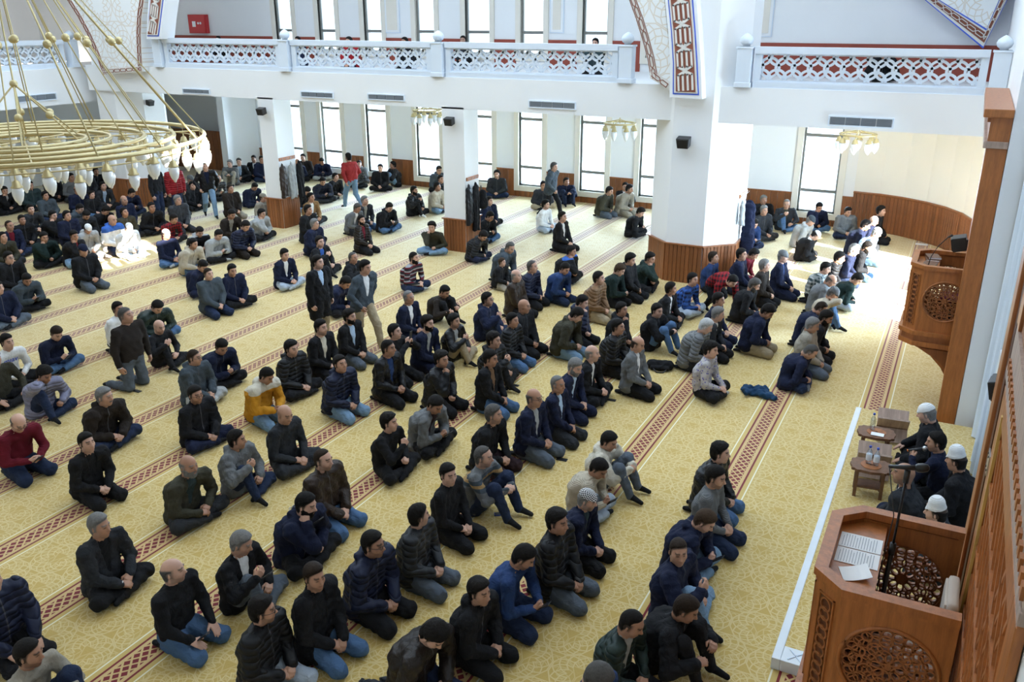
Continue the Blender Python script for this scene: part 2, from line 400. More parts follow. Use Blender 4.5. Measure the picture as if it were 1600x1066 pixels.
# wainscots: separate boards
def board(w, h, d, cache={}):
    key = (round(w, 3), round(h, 3), round(d, 3))
    if key not in cache:
        me = MB().prism([(-w / 2 + 0.004, -d + 0.008), (-w / 2 + 0.012, -d), (w / 2 - 0.012, -d), (w / 2 - 0.004, -d + 0.008), (w / 2 - 0.004, 0), (-w / 2 + 0.004, 0)], (1, 0, 0), (0, 1, 0), (0, 0, 0), (0, 0, 1), h).mesh('plank')
        me.materials.append(M['panelwood']); cache[key] = me
    return cache[key]
def boards(parent, p0, p1, h, w=0.13, z=0.0, d=0.03):
    """planks on the line p0 -> p1, facing the right-hand side of it"""
    p0, p1 = np.array(p0, float), np.array(p1, float); L = np.linalg.norm(p1 - p0); n = max(1, round(L / w)); a = math.atan2(p1[1] - p0[1], p1[0] - p0[0])
    me = board(L / n, h, d)
    for i in range(n):
        q = p0 + (p1 - p0) * (i + 0.5) / n
        link('plank', me, None, parent, (q[0], q[1], z), (0, 0, a))
def solid_wain(name, spans, z0, z1, y, mat, parent=None, d=0.04):
    mb = MB()
    for a, b in spans: mb.box((a, y - d, z0), (b, y, z1))
    return struct(mb.build(name, mat))
edges = [-30.0] + [q for w in lo_win for q in (w[0] - 0.17, w[1] + 0.17)] + [-2.6]
wf = struct(empty('trim_1', (0, 0, 0)))
for i in range(0, len(edges) - 1, 2):
    boards(wf, (edges[i], YW), (edges[i + 1], YW), 0.86, 0.2)
    MB().box((edges[i], YW - 0.05, 0.86), (edges[i + 1], YW, 0.9)).build('cap_rail', M['panelwood'], wf)
for a, b in lo_win: boards(wf, (a - 0.17, YW), (b + 0.17, YW), 0.19, 0.2)
edges = [-30.0] + [q for w in up_win for q in (w[0] - 0.17, w[1] + 0.17)] + [0.4]
solid_wain('trim_2', [(edges[i], edges[i + 1]) for i in range(0, len(edges) - 1, 2)], 3.95, 4.97, YW, M['redwood'])
wc = struct(empty('trim_3'))
for (a, b) in zip(cur[:-1], cur[1:]): boards(wc, a, b, 1.02, 0.1)
cb = MB()
for a, b in zip(cur[:-1], cur[1:]): cb.tube([(a[0], a[1] - 0.02, 1.035), (b[0], b[1] - 0.02, 1.035)], 0.035, 6)
cb.build('cap_rail', M['panelwood'], wc)

# piers
def octo(cx, cy, ap, ch):
    return [(cx - ap + ch, cy - ap), (cx + ap - ch, cy - ap), (cx + ap, cy - ap + ch), (cx + ap, cy + ap - ch), (cx + ap - ch, cy + ap), (cx - ap + ch, cy + ap), (cx - ap, cy + ap - ch), (cx - ap, cy - ap + ch)]
def pier(name, cx, cy, ap, ch, z1, n, label):
    p = octo(cx, cy, ap, ch); r = struct(empty(name, (0, 0, 0)))
    MB().prism(p, (1, 0, 0), (0, 1, 0), (0, 0, 0), (0, 0, 1), z1).build('shaft', M['plaster'], r)
    for a, b in list(zip(p, p[1:] + p[:1]))[-2:] + list(zip(p, p[1:]))[:4]: boards(r, a, b, 0.86, 0.09, 0, 0.045)
    MB().prism(octo(cx, cy, ap + 0.06, ch + 0.03), (1, 0, 0), (0, 1, 0), (0, 0, 0.86), (0, 0, 1), 0.03).build('cap_rail', M['panelwood'], r)
    tag(r, label); return r
pier('pillar_1', -5.28, 19.83, 0.98, 0.56, 9, 0, 'white eight-sided pier with wooden wainscot near the prayer wall')
pier('pillar_2', -23.65, 20.0, 0.95, 0.56, 9, 0, 'white eight-sided pier behind the big chandelier')
def square_pillar(name, x0, x1, y0, y1):
    r = struct(empty(name)); MB().box((x0, y0, 0), (x1, y1, 3.6)).build('shaft', M['plaster'], r)
    for a, b in (((x0, y0), (x1, y0)), ((x1, y0), (x1, y1)), ((x0, y1), (x0, y0))): boards(r, a, b, 0.82, 0.09, 0, 0.045)
    MB().box((x0 - 0.06, y0 - 0.06, 0.82), (x1 + 0.06, y1 + 0.06, 0.85)).build('cap_rail', M['panelwood'], r)
square_pillar('pillar_3', -11.6, -10.98, 18.95, 19.65)
square_pillar('pillar_4', -17.5, -16.95, 18.95, 19.65)

# balustrades with pierced panels
def lattice(L, H, pitch, parent, e1, o, nrm, mat):
    mb = MB(); rows = [H * 0.02, H * 0.5, H * 0.98]
    R = pitch * 0.60
    for j, v in enumerate(rows):
        n = int(L / pitch) + 2
        for i in range(-1, n):
            u = (i + (0.5 if j % 2 else 0)) * pitch
            c = np.array(o) + u * np.array(e1) + np.array((0, 0, v)) + np.array(nrm) * 0.006 * ((i + 2 * j) % 3)
            clip = lambda a, b, u=u, v=v: 0 <= u + a <= L and 0 <= v + b <= H
            if -R < u < L + R: mb.ring(c, e1, (0, 0, 1), R - pitch * 0.078, R + pitch * 0.078, nrm, 0.05, 28, 0, 2 * PI, clip)
    return mb.build('lattice_panel', mat, parent)
def balustrade(p0, p1, z, label, H=0.80, pitch=0.315):
    p0, p1 = np.array((*p0, z), float), np.array((*p1, z), float); L = np.linalg.norm(p1 - p0); e1 = (p1 - p0) / L; n = np.array((-e1[1], e1[0], 0))
    r = empty('balustrade', tuple((p0 + p1) / 2)); o = -e1 * L / 2
    def bar(u0, u1, v0, v1, d0, d1, nm): MB().prism([(u0, v0), (u1, v0), (u1, v1), (u0, v1)], e1, (0, 0, 1), o + n * d0, n, d1 - d0).build(nm, M['rail'], r)
    bar(0, L, 0, 0.12, -0.03, 0.16, 'bottom_rail'); bar(0, L, H - 0.13, H, -0.05, 0.18, 'top_rail')
    bar(0, 0.14, 0.12, H - 0.13, -0.01, 0.14, 'stile'); bar(L - 0.14, L, 0.12, H - 0.13, -0.01, 0.14, 'stile')
    bar(0.14, L - 0.14, 0.12, 0.15, 0.0, 0.13, 'bead'); bar(0.14, L - 0.14, H - 0.16, H - 0.13, 0.0, 0.13, 'bead')
    lattice(L - 0.28, H - 0.31, pitch, r, e1, o + e1 * 0.14 + np.array((0, 0, 0.155)) + n * 0.04, n, M['rail'])
    tag(r, label, 'railing', 'pierced white gallery balustrades'); return r
balustrade((-20.85, YF + 0.05), (-16.6, YF + 0.05), Z1, 'pierced white balustrade panel beneath the red wall cabinet')
balustrade((-16.2, YF + 0.05), (-11.88, YF + 0.05), Z1, 'pierced white balustrade panel between the two middle ball-topped posts')
balustrade((-11.48, YF + 0.05), (-7.08, YF + 0.05), Z1, 'pierced white balustrade panel ending at the painted arch')
balustrade((-4.12, YF + 0.05), (0.14, YF + 0.05), Z1, 'pierced white balustrade panel nearest the prayer wall')
balustrade((-24.6, 14.2), (-24.6, 18.6), 4.22, 'pierced white balustrade panel seen through the chandelier cables')
balustrade((-24.6, 9.5), (-24.6, 13.9), 4.22, 'pierced white balustrade panel at the left edge behind the chandelier')
def rail_post(x, y, z, label, h=0.92, w=0.15):
    r = empty('rail_post', (x, y, z))
    MB().box((-w, -0.06, 0), (w, 0.2, h - 0.12)).box((-w - 0.02, -0.08, 0), (w + 0.02, 0.22, 0.1)).box((-w - 0.02, -0.08, h - 0.16), (w + 0.02, 0.22, h - 0.12)).build('shaft', M['rail'], r, bevel=0.01)
    MB().lathe([(0.08, 0), (0.07, 0.03), (0.12, 0.07), (0.14, 0.13), (0.12, 0.19), (0.06, 0.24), (0.01, 0.27)], (0, 0.07, h - 0.13), 12).build('finial', M['rail'], r, smooth=True)
    tag(r, label, 'post', 'ball-topped gallery posts')
rail_post(-16.4, YF, Z1, 'ball-topped white rail post between the first two far balustrades')
rail_post(-11.68, YF, Z1, 'ball-topped white rail post above the middle square pillar')
rail_post(-6.88, YF, Z1, 'ball-topped white rail post beside the painted arch foot')
rail_post(-4.32, YF, Z1, 'ball-topped white rail post right of the big pier')
rail_post(0.34, YF, Z1, 'ball-topped white rail post against the prayer wall')
rail_post(-21.05, YF, Z1, 'ball-topped white rail post beside the left painted band')
rail_post(-24.6, 18.8, 4.22, 'ball-topped white rail post at the left gallery corner')

# painted arch feet and star panels
EX, EZ = (1, 0, 0), (0, 0, 1)
def pxz(pts, y): return [tuple(at(a, b, 1, y)[[0, 2]]) for a, b in pts]
def extrap(p, q, z):
    t = (z - p[1]) / (q[1] - p[1]); return (p[0] + (q[0] - p[0]) * t, z)
def interlace(mb, line, w, y, step, strap, depth=0.02, pairs=((-0.5, 0.5), (0.5, -0.5), (-0.17, 0.17), (0.17, -0.17))):
    """two crossing double straps that follow a centre line of (x, z) points"""
    line = np.array(line); seg = np.linalg.norm(np.diff(line, axis=0), axis=1); s = np.concatenate(([0], np.cumsum(seg))); L = s[-1]
    def P(t, off):
        t = min(max(t, 0), L); i = min(np.searchsorted(s, t, 'right') - 1, len(seg) - 1); a = line[i] + (line[i + 1] - line[i]) * (t - s[i]) / seg[i]
        d = (line[i + 1] - line[i]) / seg[i]; return (a[0] - d[1] * off, a[1] + d[0] * off)
    n = int(L / step) + 1
    for kp, (o0, o1) in enumerate(pairs):
        pts = []
        for i in range(n):
            a, b = (o0, o1) if i % 2 == 0 else (o1, o0); t = i * step
            pts += [P(t, a * w), P(t + step * 0.66, a * w), P(t + step, b * w)]
        mb.ribbon(pts, strap, EX, EZ, (0, y, 0), (0, -1, 0), depth + 0.002 * kp)
    return mb
def arch_foot(name, pts_l, pts_r, y, label, thick=0.35, strap=0.040, w=0.42):
    """curved band whose two edges follow pts_l / pts_r in the plane y"""
    r = struct(empty(name)); tag(r, label)
    l, rr = pts_l, pts_r
    poly = l + rr[::-1]
    MB().prism(poly, EX, EZ, (0, y, 0), (0, 1, 0), thick).build('arch_body', M['plaster'], r)
    c = [((a[0] + b[0]) / 2, (a[1] + b[1]) / 2) for a, b in zip(l, rr)]; hw = [abs(b[0] - a[0]) / 2 for a, b in zip(l, rr)]
    def sub(f0, f1, zlo): return [(c[i][0] - hw[i] * f0, c[i][1] + (zlo if i == 0 else 0)) for i in range(len(c))] + [(c[i][0] + hw[i] * f1, c[i][1] + (zlo if i == 0 else 0)) for i in range(len(c))][::-1]
    MB().prism(sub(0.80, 0.80, 0.07), EX, EZ, (0, y, 0), (0, -1, 0), 0.012).build('blue_border', M['bluepaint'], r)
    MB().prism(sub(0.72, 0.72, 0.10), EX, EZ, (0, y - 0.012, 0), (0, -1, 0), 0.012).build('cream_border', M['cream'], r)
    MB().prism(sub(0.60, 0.60, 0.13), EX, EZ, (0, y - 0.024, 0), (0, -1, 0), 0.012).build('brown_field', M['brownpaint'], r)
    line = [(c[0][0], c[0][1] + 0.17)] + c[1:]
    interlace(MB(), line, hw[0] * w * 2, y - 0.036, 0.46, strap, 0.014).build('interlace', M['cream'], r, fix=True)
YB = 18.55
L = pxz([(1046, 152), (1047, 100), (1044, 50), (1039, 0)], YB); R = pxz([(1097, 155), (1095, 100), (1092, 50), (1088, 0)], YB)
L.append(extrap(L[-2], L[-1], 8.5)); R.append(extrap(R[-2], R[-1], 8.5))
arch_foot('arch_1', L, R, YB, 'arch foot with brown interlace band and blue border on the big pier')
Lf = pxz([(229, 61), (230, 30), (232, 0)], 18.7); Rf = pxz([(251, 61), (254, 30), (258, 0)], 18.7)
Lf.append(extrap(Lf[-2], Lf[-1], 8.5)); Rf.append(extrap(Rf[-2], Rf[-1], 8.5))
arch_foot('arch_2', Lf, Rf, 18.7, 'narrow arch foot with brown interlace band beside the red cabinet', 0.5)
def star_panel(name, left, right, y, thick, label, bottom=True, lborder=True, rborder=True):
    r = struct(empty(name)); tag(r, label); poly = left + right[::-1]
    MB().prism(poly, EX, EZ, (0, y, 0), (0, 1, 0), thick).build('panel_body', M['starpanel'], r)
    def border(line, side):
        o = [(p[0] + side * 0.10, p[1]) for p in line]
        MB().prism([(p[0] - 0.085, p[1]) for p in o] + [(p[0] + 0.085, p[1]) for p in o][::-1], EX, EZ, (0, y, 0), (0, -1, 0), 0.012).build('border_field', M['cream'], r)
        for q in (-0.07, 0.07): MB().ribbon([(p[0] + q, p[1]) for p in o], 0.014, EX, EZ, (0, y - 0.012, 0), (0, -1, 0), 0.01).build('border_line', M['brownpaint'], r, fix=True)
        interlace(MB(), o, 0.07, y - 0.012, 0.26, 0.013, 0.014, ((-0.5, 0.5), (0.5, -0.5))).build('border_interlace', M['brownpaint'], r, fix=True)
    if lborder: border(left, 1)
    if rborder: border(right, -1)
    if bottom:
        a, b = left[0], right[0]
        MB().prism([(a[0], a[1] - 0.0), (b[0], b[1]), (b[0], b[1] + 0.16), (a[0], a[1] + 0.16)], EX, EZ, (0, y - 0.012, 0), (0, -1, 0), 0.012).build('border_field', M['cream'], r)
        interlace(MB(), [(a[0] + 0.05, a[1] + 0.08), (b[0] - 0.05, b[1] + 0.08)], 0.08, y - 0.024, 0.26, 0.014, 0.012, ((-0.5, 0.5), (0.5, -0.5))).build('border_interlace', M['brownpaint'], r, fix=True)
lp = pxz([(161, 116), (150, 85), (137, 55), (121, 25), (105, 0)], 18.75); rp = pxz([(224, 112), (222, 85), (221, 55), (222, 25), (226, 0)], 18.75)
lp.append(extrap(lp[-2], lp[-1], 8.5)); rp.append(extrap(rp[-2], rp[-1], 8.5))
star_panel('spandrel_1', lp, rp, 18.75, 0.6, 'spandrel with tan star tracery above the left pier')
lp = pxz([(1016, 122), (1010, 90), (1002, 60), (993, 30), (982, 0)], 18.7); rp = pxz([(1046, 140), (1047, 100), (1044, 60), (1041, 30), (1038, 0)], 18.7)
lp.append(extrap(lp[-2], lp[-1], 8.5)); rp.append(extrap(rp[-2], rp[-1], 8.5))
star_panel('spandrel_2', lp, rp, 18.7, 0.5, 'spandrel with tan star tracery left of the brown arch band', True, True, False)
# pendentive tip high on the right
tri = pxz([(1440, -4), (1536, 76), (1576, -4)], 25.6)
def tri_in(f, d):
    c = np.mean(np.array(tri), axis=0); return [tuple(np.array(p) * f + c * (1 - f) + np.array((0, d))) for p in tri]
r = struct(empty('spandrel_3')); tag(r, 'pointed painted spandrel high beside the prayer wall')
top = [(tri[0][0] - 2.2, tri[0][1] + 2.6), (tri[2][0] + 0.2, tri[2][1] + 2.6)]
full = lambda k: [(top[0][0] + k * 1.1, top[0][1]), (tri[0][0] + k, tri[0][1]), (tri[1][0], tri[1][1] + k * 1.5), (tri[2][0] - k * 0.6, tri[2][1]), (top[1][0] - k * 0.6, top[1][1])]
for i, (kk, mt, nm) in enumerate(((0, 'bluepaint', 'blue_border'), (0.03, 'cream', 'cream_border'), (0.09, 'brownpaint', 'brown_field'), (0.25, 'cream', 'inner_border'), (0.28, 'bluepaint', 'inner_line'), (0.31, 'starpanel', 'star_field'))):
    MB().prism(full(kk), EX, EZ, (0, 25.6 - 0.012 * i, 0), (0, 1, 0), 0.012 if i else 0.2).build(nm, M[mt], r)
mid = [np.array(full(0.17)[j]) for j in (1, 2, 3)]
interlace(MB(), [mid[0], mid[1]], 0.08, 25.6 - 0.06, 0.24, 0.018, 0.012, ((-0.5, 0.5), (0.5, -0.5))).build('interlace', M['cream'], r, fix=True)
interlace(MB(), [mid[1], mid[2]], 0.08, 25.6 - 0.06, 0.24, 0.018, 0.012, ((-0.5, 0.5), (0.5, -0.5))).build('interlace', M['cream'], r, fix=True)
# flat painted wall panels of the upper gallery
for i, (a, b) in enumerate(((599, 623), (860, 882), (1184, 1212))):
    p = pxz([(a, -10), (b, -10), (b, 52 if i < 2 else 58), (a, 52 if i < 2 else 58)], YW - 0.02); x0, x1, zb, zt = p[0][0], p[1][0], p[2][1], 8.2
    r = struct(empty('trim_%d' % (4 + i))); tag(r, 'narrow upright painted panel with grey line on the upper wall')
    MB().box((x0, YW - 0.03, zb), (x1, YW, zt)).build('outer_line', M['rail'], r)
    MB().box((x0 + 0.03, YW - 0.04, zb + 0.03), (x1 - 0.03, YW - 0.02, zt)).build('field', M['plaster'], r)
    MB().box((x0 + 0.10, YW - 0.05, zb + 0.1), (x1 - 0.10, YW - 0.03, zt)).build('inner_field', M['trim'], r)

# air vents
def vent(p0, p1, z0, z1, label):
    p0, p1 = np.array((*p0, 0.0)), np.array((*p1, 0.0)); L = np.linalg.norm(p1 - p0); e = (p1 - p0) / L; n = np.array((e[1], -e[0], 0)); H = z1 - z0
    r = empty('air_vent', tuple((p0 + p1) / 2 + np.array((0, 0, z0)))); o = -e * L / 2
    f = MB()
    for u0, u1, v0, v1 in ((0, L, 0, 0.025), (0, L, H - 0.025, H), (0, 0.025, 0.025, H - 0.025), (L - 0.025, L, 0.025, H - 0.025)): f.prism([(u0, v0), (u1, v0), (u1, v1), (u0, v1)], e, EZ, o, n, 0.035)
    f.build('frame', M['rail'], r)
    for j in range(4):
        q = MB(); u0 = 0.03 + (L - 0.06) * j / 4 + 0.008; u1 = 0.03 + (L - 0.06) * (j + 1) / 4 - 0.008
        q.prism([(u0, 0.025), (u1, 0.025), (u1, H - 0.025), (u0, H - 0.025)], e, EZ, o, n, 0.008)
        for s in range(5):
            v = 0.03 + (H - 0.06) * s / 5; q.prism([(u0, v), (u1, v), (u1, v + 0.014), (u0, v + 0.014)], e, EZ, o, n, 0.028)
        q.build('louvre_panel', M['grille'], r)
    tag(r, label, 'vent', 'grey air vents on the gallery edge')
vent((-20.25, YF), (-19.2, YF), 3.60, 3.75, 'small grey air vent beside the left pier')
vent((-15.95, YF), (-14.87, YF), 3.66, 3.82, 'grey air vent right of the coat-hung left pillar, leftmost of a pair')
vent((-13.78, YF), (-12.66, YF), 3.68, 3.84, 'grey air vent left of the middle square pillar, right one of a pair')
vent((-9.22, YF), (-8.03, YF), 3.68, 3.85, 'grey air vent left of the big pier')
vent((-2.54, YF), (-1.32, YF), 3.62, 3.82, 'grey air vent above the bright right aisle')
vent((-24.5, 16.7), (-24.5, 18.0), 3.34, 3.54, 'grey air vent behind the chandelier')

# loudspeakers
def speaker(loc, rz, label, s=1.0, tilt=0.25):
    r = empty('loudspeaker', loc, rz)
    b = MB().prism([(-0.09, -0.10), (0.09, -0.12), (0.09, 0.12), (-0.09, 0.10)], (0, 1, 0), (0, 0, 1), (0, 0, 0), (1, 0, 0), 0.17)
    o = b.build('cabinet', M['black'], r, (0.05, 0, 0), (PI / 2, tilt, 0), bevel=0.012); o.scale = (s,) * 3
    g = MB().box((0.171, -0.095, -0.075), (0.18, 0.095, 0.075)).build('grille', M['darkmetal'], r, (0.05, 0, 0), (0, tilt, 0), bevel=0.004); g.scale = (s,) * 3
    g = MB().box((-0.06, -0.02, -0.03), (0.09, 0.02, 0.03)).build('bracket', M['darkmetal'], r); g.scale = (s,) * 3
    tag(r, label, 'speaker', 'black wall loudspeakers')
speaker((-17.25, YF - 0.02, 3.27), -PI / 2, 'black loudspeaker on the coat-hung left square pillar')
speaker((-11.3, YF - 0.02, 3.30), -PI / 2, 'black loudspeaker on the middle square pillar')
speaker((-5.4, YF - 0.12, 3.17), -PI / 2, 'black loudspeaker on the big pier below the painted arch', 1.2)
speaker((0.288, 14.05, 2.62), PI, 'black loudspeaker beside the sheer curtain above the far pulpit', 1.15)
speaker((0.62, 6.62, 3.27), PI * 0.95, 'large black loudspeaker at the near wooden portal', 0.85)
speaker((-22.66, 19.72, 3.2), 0.0, 'small black loudspeaker under the gallery behind the chandelier rim', 0.9)

# red fire cabinet
r = empty('fire_cabinet', (-26.65, YW - 0.004, 5.38)); tag(r, 'red metal fire cabinet on the upper gallery wall', 'cabinet')
MB().box((-0.45, -0.16, -0.33), (0.45, 0, 0.34)).build('body', M['redbox'], r, bevel=0.01)
d = MB().box((-0.42, -0.185, -0.30), (0.42, -0.162, 0.31)).build('door', M['redbox'], r, bevel=0.006)
MB().box((-0.22, -0.195, -0.1), (-0.05, -0.186, 0.1)).build('notice', M['paper'], d)
for q in (0.08, 0.2): MB().lathe([(0.045, 0), (0.04, 0.012)], (0, 0, 0), 10).build('lock', M['paper'], d, (q, -0.186, 0.03), (PI / 2, 0, 0))

# dark corner under the left gallery: panelled wall and stair
w_ = struct(empty('trim_8')); boards(w_, (-29.5, 15.0), (-29.5, 25.0), 1.5, 0.25)
boards(w_, (-30.5, 25.6), (-24.6, 25.6), 1.5, 0.25)
struct(MB().box((-29.49, 9, 0), (-29.2, 25.6, 3.4)).build('wall_stair', M['plaster']))
struct(MB().prism([(0, 0), (4.2, 0), (4.2, 3.2)], (0, -1, 0), (0, 0, 1), (-29.2, 19.2, 0), (1, 0, 0), 1.1).build('stair_flank', M['plaster']))
struct(MB().box((-26.0, 25.9, 0), (-24.9, 26.2, 2.3)).build('door_1', M['darkwall']))
struct(MB().box((-24.6, 24.5, 0), (-24.3, 26.2, 3.6)).build('wall_return', M['plaster']))
# ------------------------------------------------------------------ platform, niche and curtain
p_ = struct(MB().box((-0.78, 7.2, 0), (1.25, 13.2, 0.12)).build('platform', M['carpet_plain']))
MB().box((-0.86, 6.98, 0), (-0.78, 13.2, 0.125)).build('step_edge', M['marble'], p_, bevel=0.008)
MB().box((-0.78, 6.98, 0), (1.25, 7.2, 0.125)).build('step_edge', M['marble'], p_, bevel=0.008)
cv = MB()
for i in range(9):
    x = -0.72 + i * 0.12; cv.ribbon([(x, 7.02), (x + 0.06, 7.09), (x + 0.12, 7.02)], 0.012, (1, 0, 0), (0, 1, 0), (0, 0, 0.125), (0, 0, 1), 0.008).ribbon([(x, 7.16), (x + 0.06, 7.09), (x + 0.12, 7.16)], 0.012, (1, 0, 0), (0, 1, 0), (0, 0, 0.125), (0, 0, 1), 0.008)
cv.build('carved_border', M['rail'], p_, fix=True)
def curtain(y0, y1, x, label, z1=8.5):
    V = []; F = []; n = int((y1 - y0) / 0.03); zs = [0.14, 0.6, 1.5, 3, 5, z1]
    for j, z in enumerate(zs):
        for i in range(n + 1):
            y = y0 + (y1 - y0) * i / n; a = 0.055 * math.sin(y * 15 + 0.6 * math.sin(y * 3.1) + 0.1 * j) + 0.03 * math.sin(y * 37 + j * 0.3); V.append((x + a * (1.15 - 0.05 * j), y, z))
    for j in range(len(zs) - 1):
        for i in range(n): q = j * (n + 1) + i; F.append((q, q + n + 1, q + n + 2, q + 1))
    m2 = len(V); V += [(v[0] + 0.006, v[1], v[2]) for v in V]; F += [tuple(i + m2 for i in f[::-1]) for f in F]
    o = MB().add(V, F).build('curtain', M['curtain'], smooth=True); tag(o, label, 'curtain', 'pleated sheer curtains'); return o
curtain(11.0, 13.3, 0.80, 'pleated pale blue sheer curtain beside the far pulpit')
curtain(8.8, 10.9, 1.0, 'pleated pale blue sheer curtain behind the gilded colonnette')
def colonnette(x, y, label):
    r = empty('colonnette', (x, y, 0.12))
    MB().box((-0.09, -0.09, 0), (0.09, 0.09, 0.3)).build('plinth', M['marble'], r, bevel=0.01)
    MB().lathe([(0.07, 0.3), (0.085, 0.34), (0.06, 0.42), (0.075, 0.5), (0.05, 0.56)], n=14).build('gilded_base', M['goldpaint'], r, smooth=True)
    MB().lathe([(0.045, 0.56), (0.05, 1.2), (0.045, 1.85)], n=14).build('shaft', M['rail'], r, smooth=True)
    MB().lathe([(0.05, 1.85), (0.08, 1.92), (0.055, 2.0), (0.07, 2.1), (0.05, 2.2)], n=14).build('gilded_capital', M['goldpaint'], r, smooth=True)
    MB().box((-0.09, -0.09, 2.2), (0.09, 0.09, 2.75)).build('impost', M['marble'], r, bevel=0.01)
    tag(r, label, 'column')
colonnette(0.66, 8.55, 'small marble colonnette with gilded base and capital beside the curtain')

# ------------------------------------------------------------------ pulpits
def disc_panel(mb, L, z0, z1, cu, cz, R, e1, o, n, d):
    """panel u 0..L, z0..z1 with a round opening"""
    N = 40; V = []; F = []; o, e1, n = (np.array(q, float) for q in (o, e1, n))
    for dd in (0, d):
        for i in range(N):
            a = 2 * PI * i / N; c, s = math.cos(a), math.sin(a)
            t = min((L - cu) / c if c > 1e-6 else 1e9, -cu / c if c < -1e-6 else 1e9, (z1 - cz) / s if s > 1e-6 else 1e9, (z0 - cz) / s if s < -1e-6 else 1e9)
            V += [o + e1 * (cu + R * c) + np.array((0, 0, cz + R * s)) + n * dd, o + e1 * (cu + t * c) + np.array((0, 0, cz + t * s)) + n * dd]
    for i in range(N):
        j = (i + 1) % N; a, b, c_, d_ = 2 * i, 2 * i + 1, 2 * j + 1, 2 * j; k2 = 2 * N
        F += [(a, b, c_, d_), (a + k2, d_ + k2, c_ + k2, b + k2), (a, d_, d_ + k2, a + k2), (b, b + k2, c_ + k2, c_)]
    for k in (0, 1):
        cs = [(L, z1), (0, z1), (0, z0), (L, z0)]
        for i in range(4):
            u, z = cs[i]
            ang = math.atan2(z - cz, u - cu) % (2 * PI); i0 = int(ang / (2 * PI / N)) % N; i1 = (i0 + 1) % N
            V.append(o + e1 * u + np.array((0, 0, z)) + n * (d if k else 0)); q = len(V) - 1
            f = (2 * i0 + 1 + k * 2 * N, q, 2 * i1 + 1 + k * 2 * N); F.append(f if k == 0 else f[::-1])
    return mb.add(V, F)
def rosette(mb, c, e1, e2, n, R, d):
    for rr, k, q in ((0.27, 8, 0.20), (0.50, 14, 0.18), (0.68, 18, 0.16), (0.84, 24, 0.13)):
        for i in range(k):
            a = 2 * PI * (i + 0.5 * (k % 4 == 0)) / k; p = np.array(c) + R * rr * (math.cos(a) * np.array(e1) + math.sin(a) * np.array(e2))
            mb.ring(p - np.array(n) * 0.002 * (i % 3), e1, e2, R * (q - 0.036), R * q, n, d + 0.004 * (i % 3), 12)
    mb.ring(c, e1, e2, 0.001, R * 0.17, n, d, 12); mb.ring(c, e1, e2, R * 0.955, R * 1.0, n, d, 32)
    for i in range(20):
        a = 2 * PI * i / 20; u = np.array((math.cos(a), math.sin(a)))
        mb.ribbon([tuple(u * R * 0.70), tuple(u * R * 0.97)], R * 0.035, e1, e2, c, n, d)
    return mb
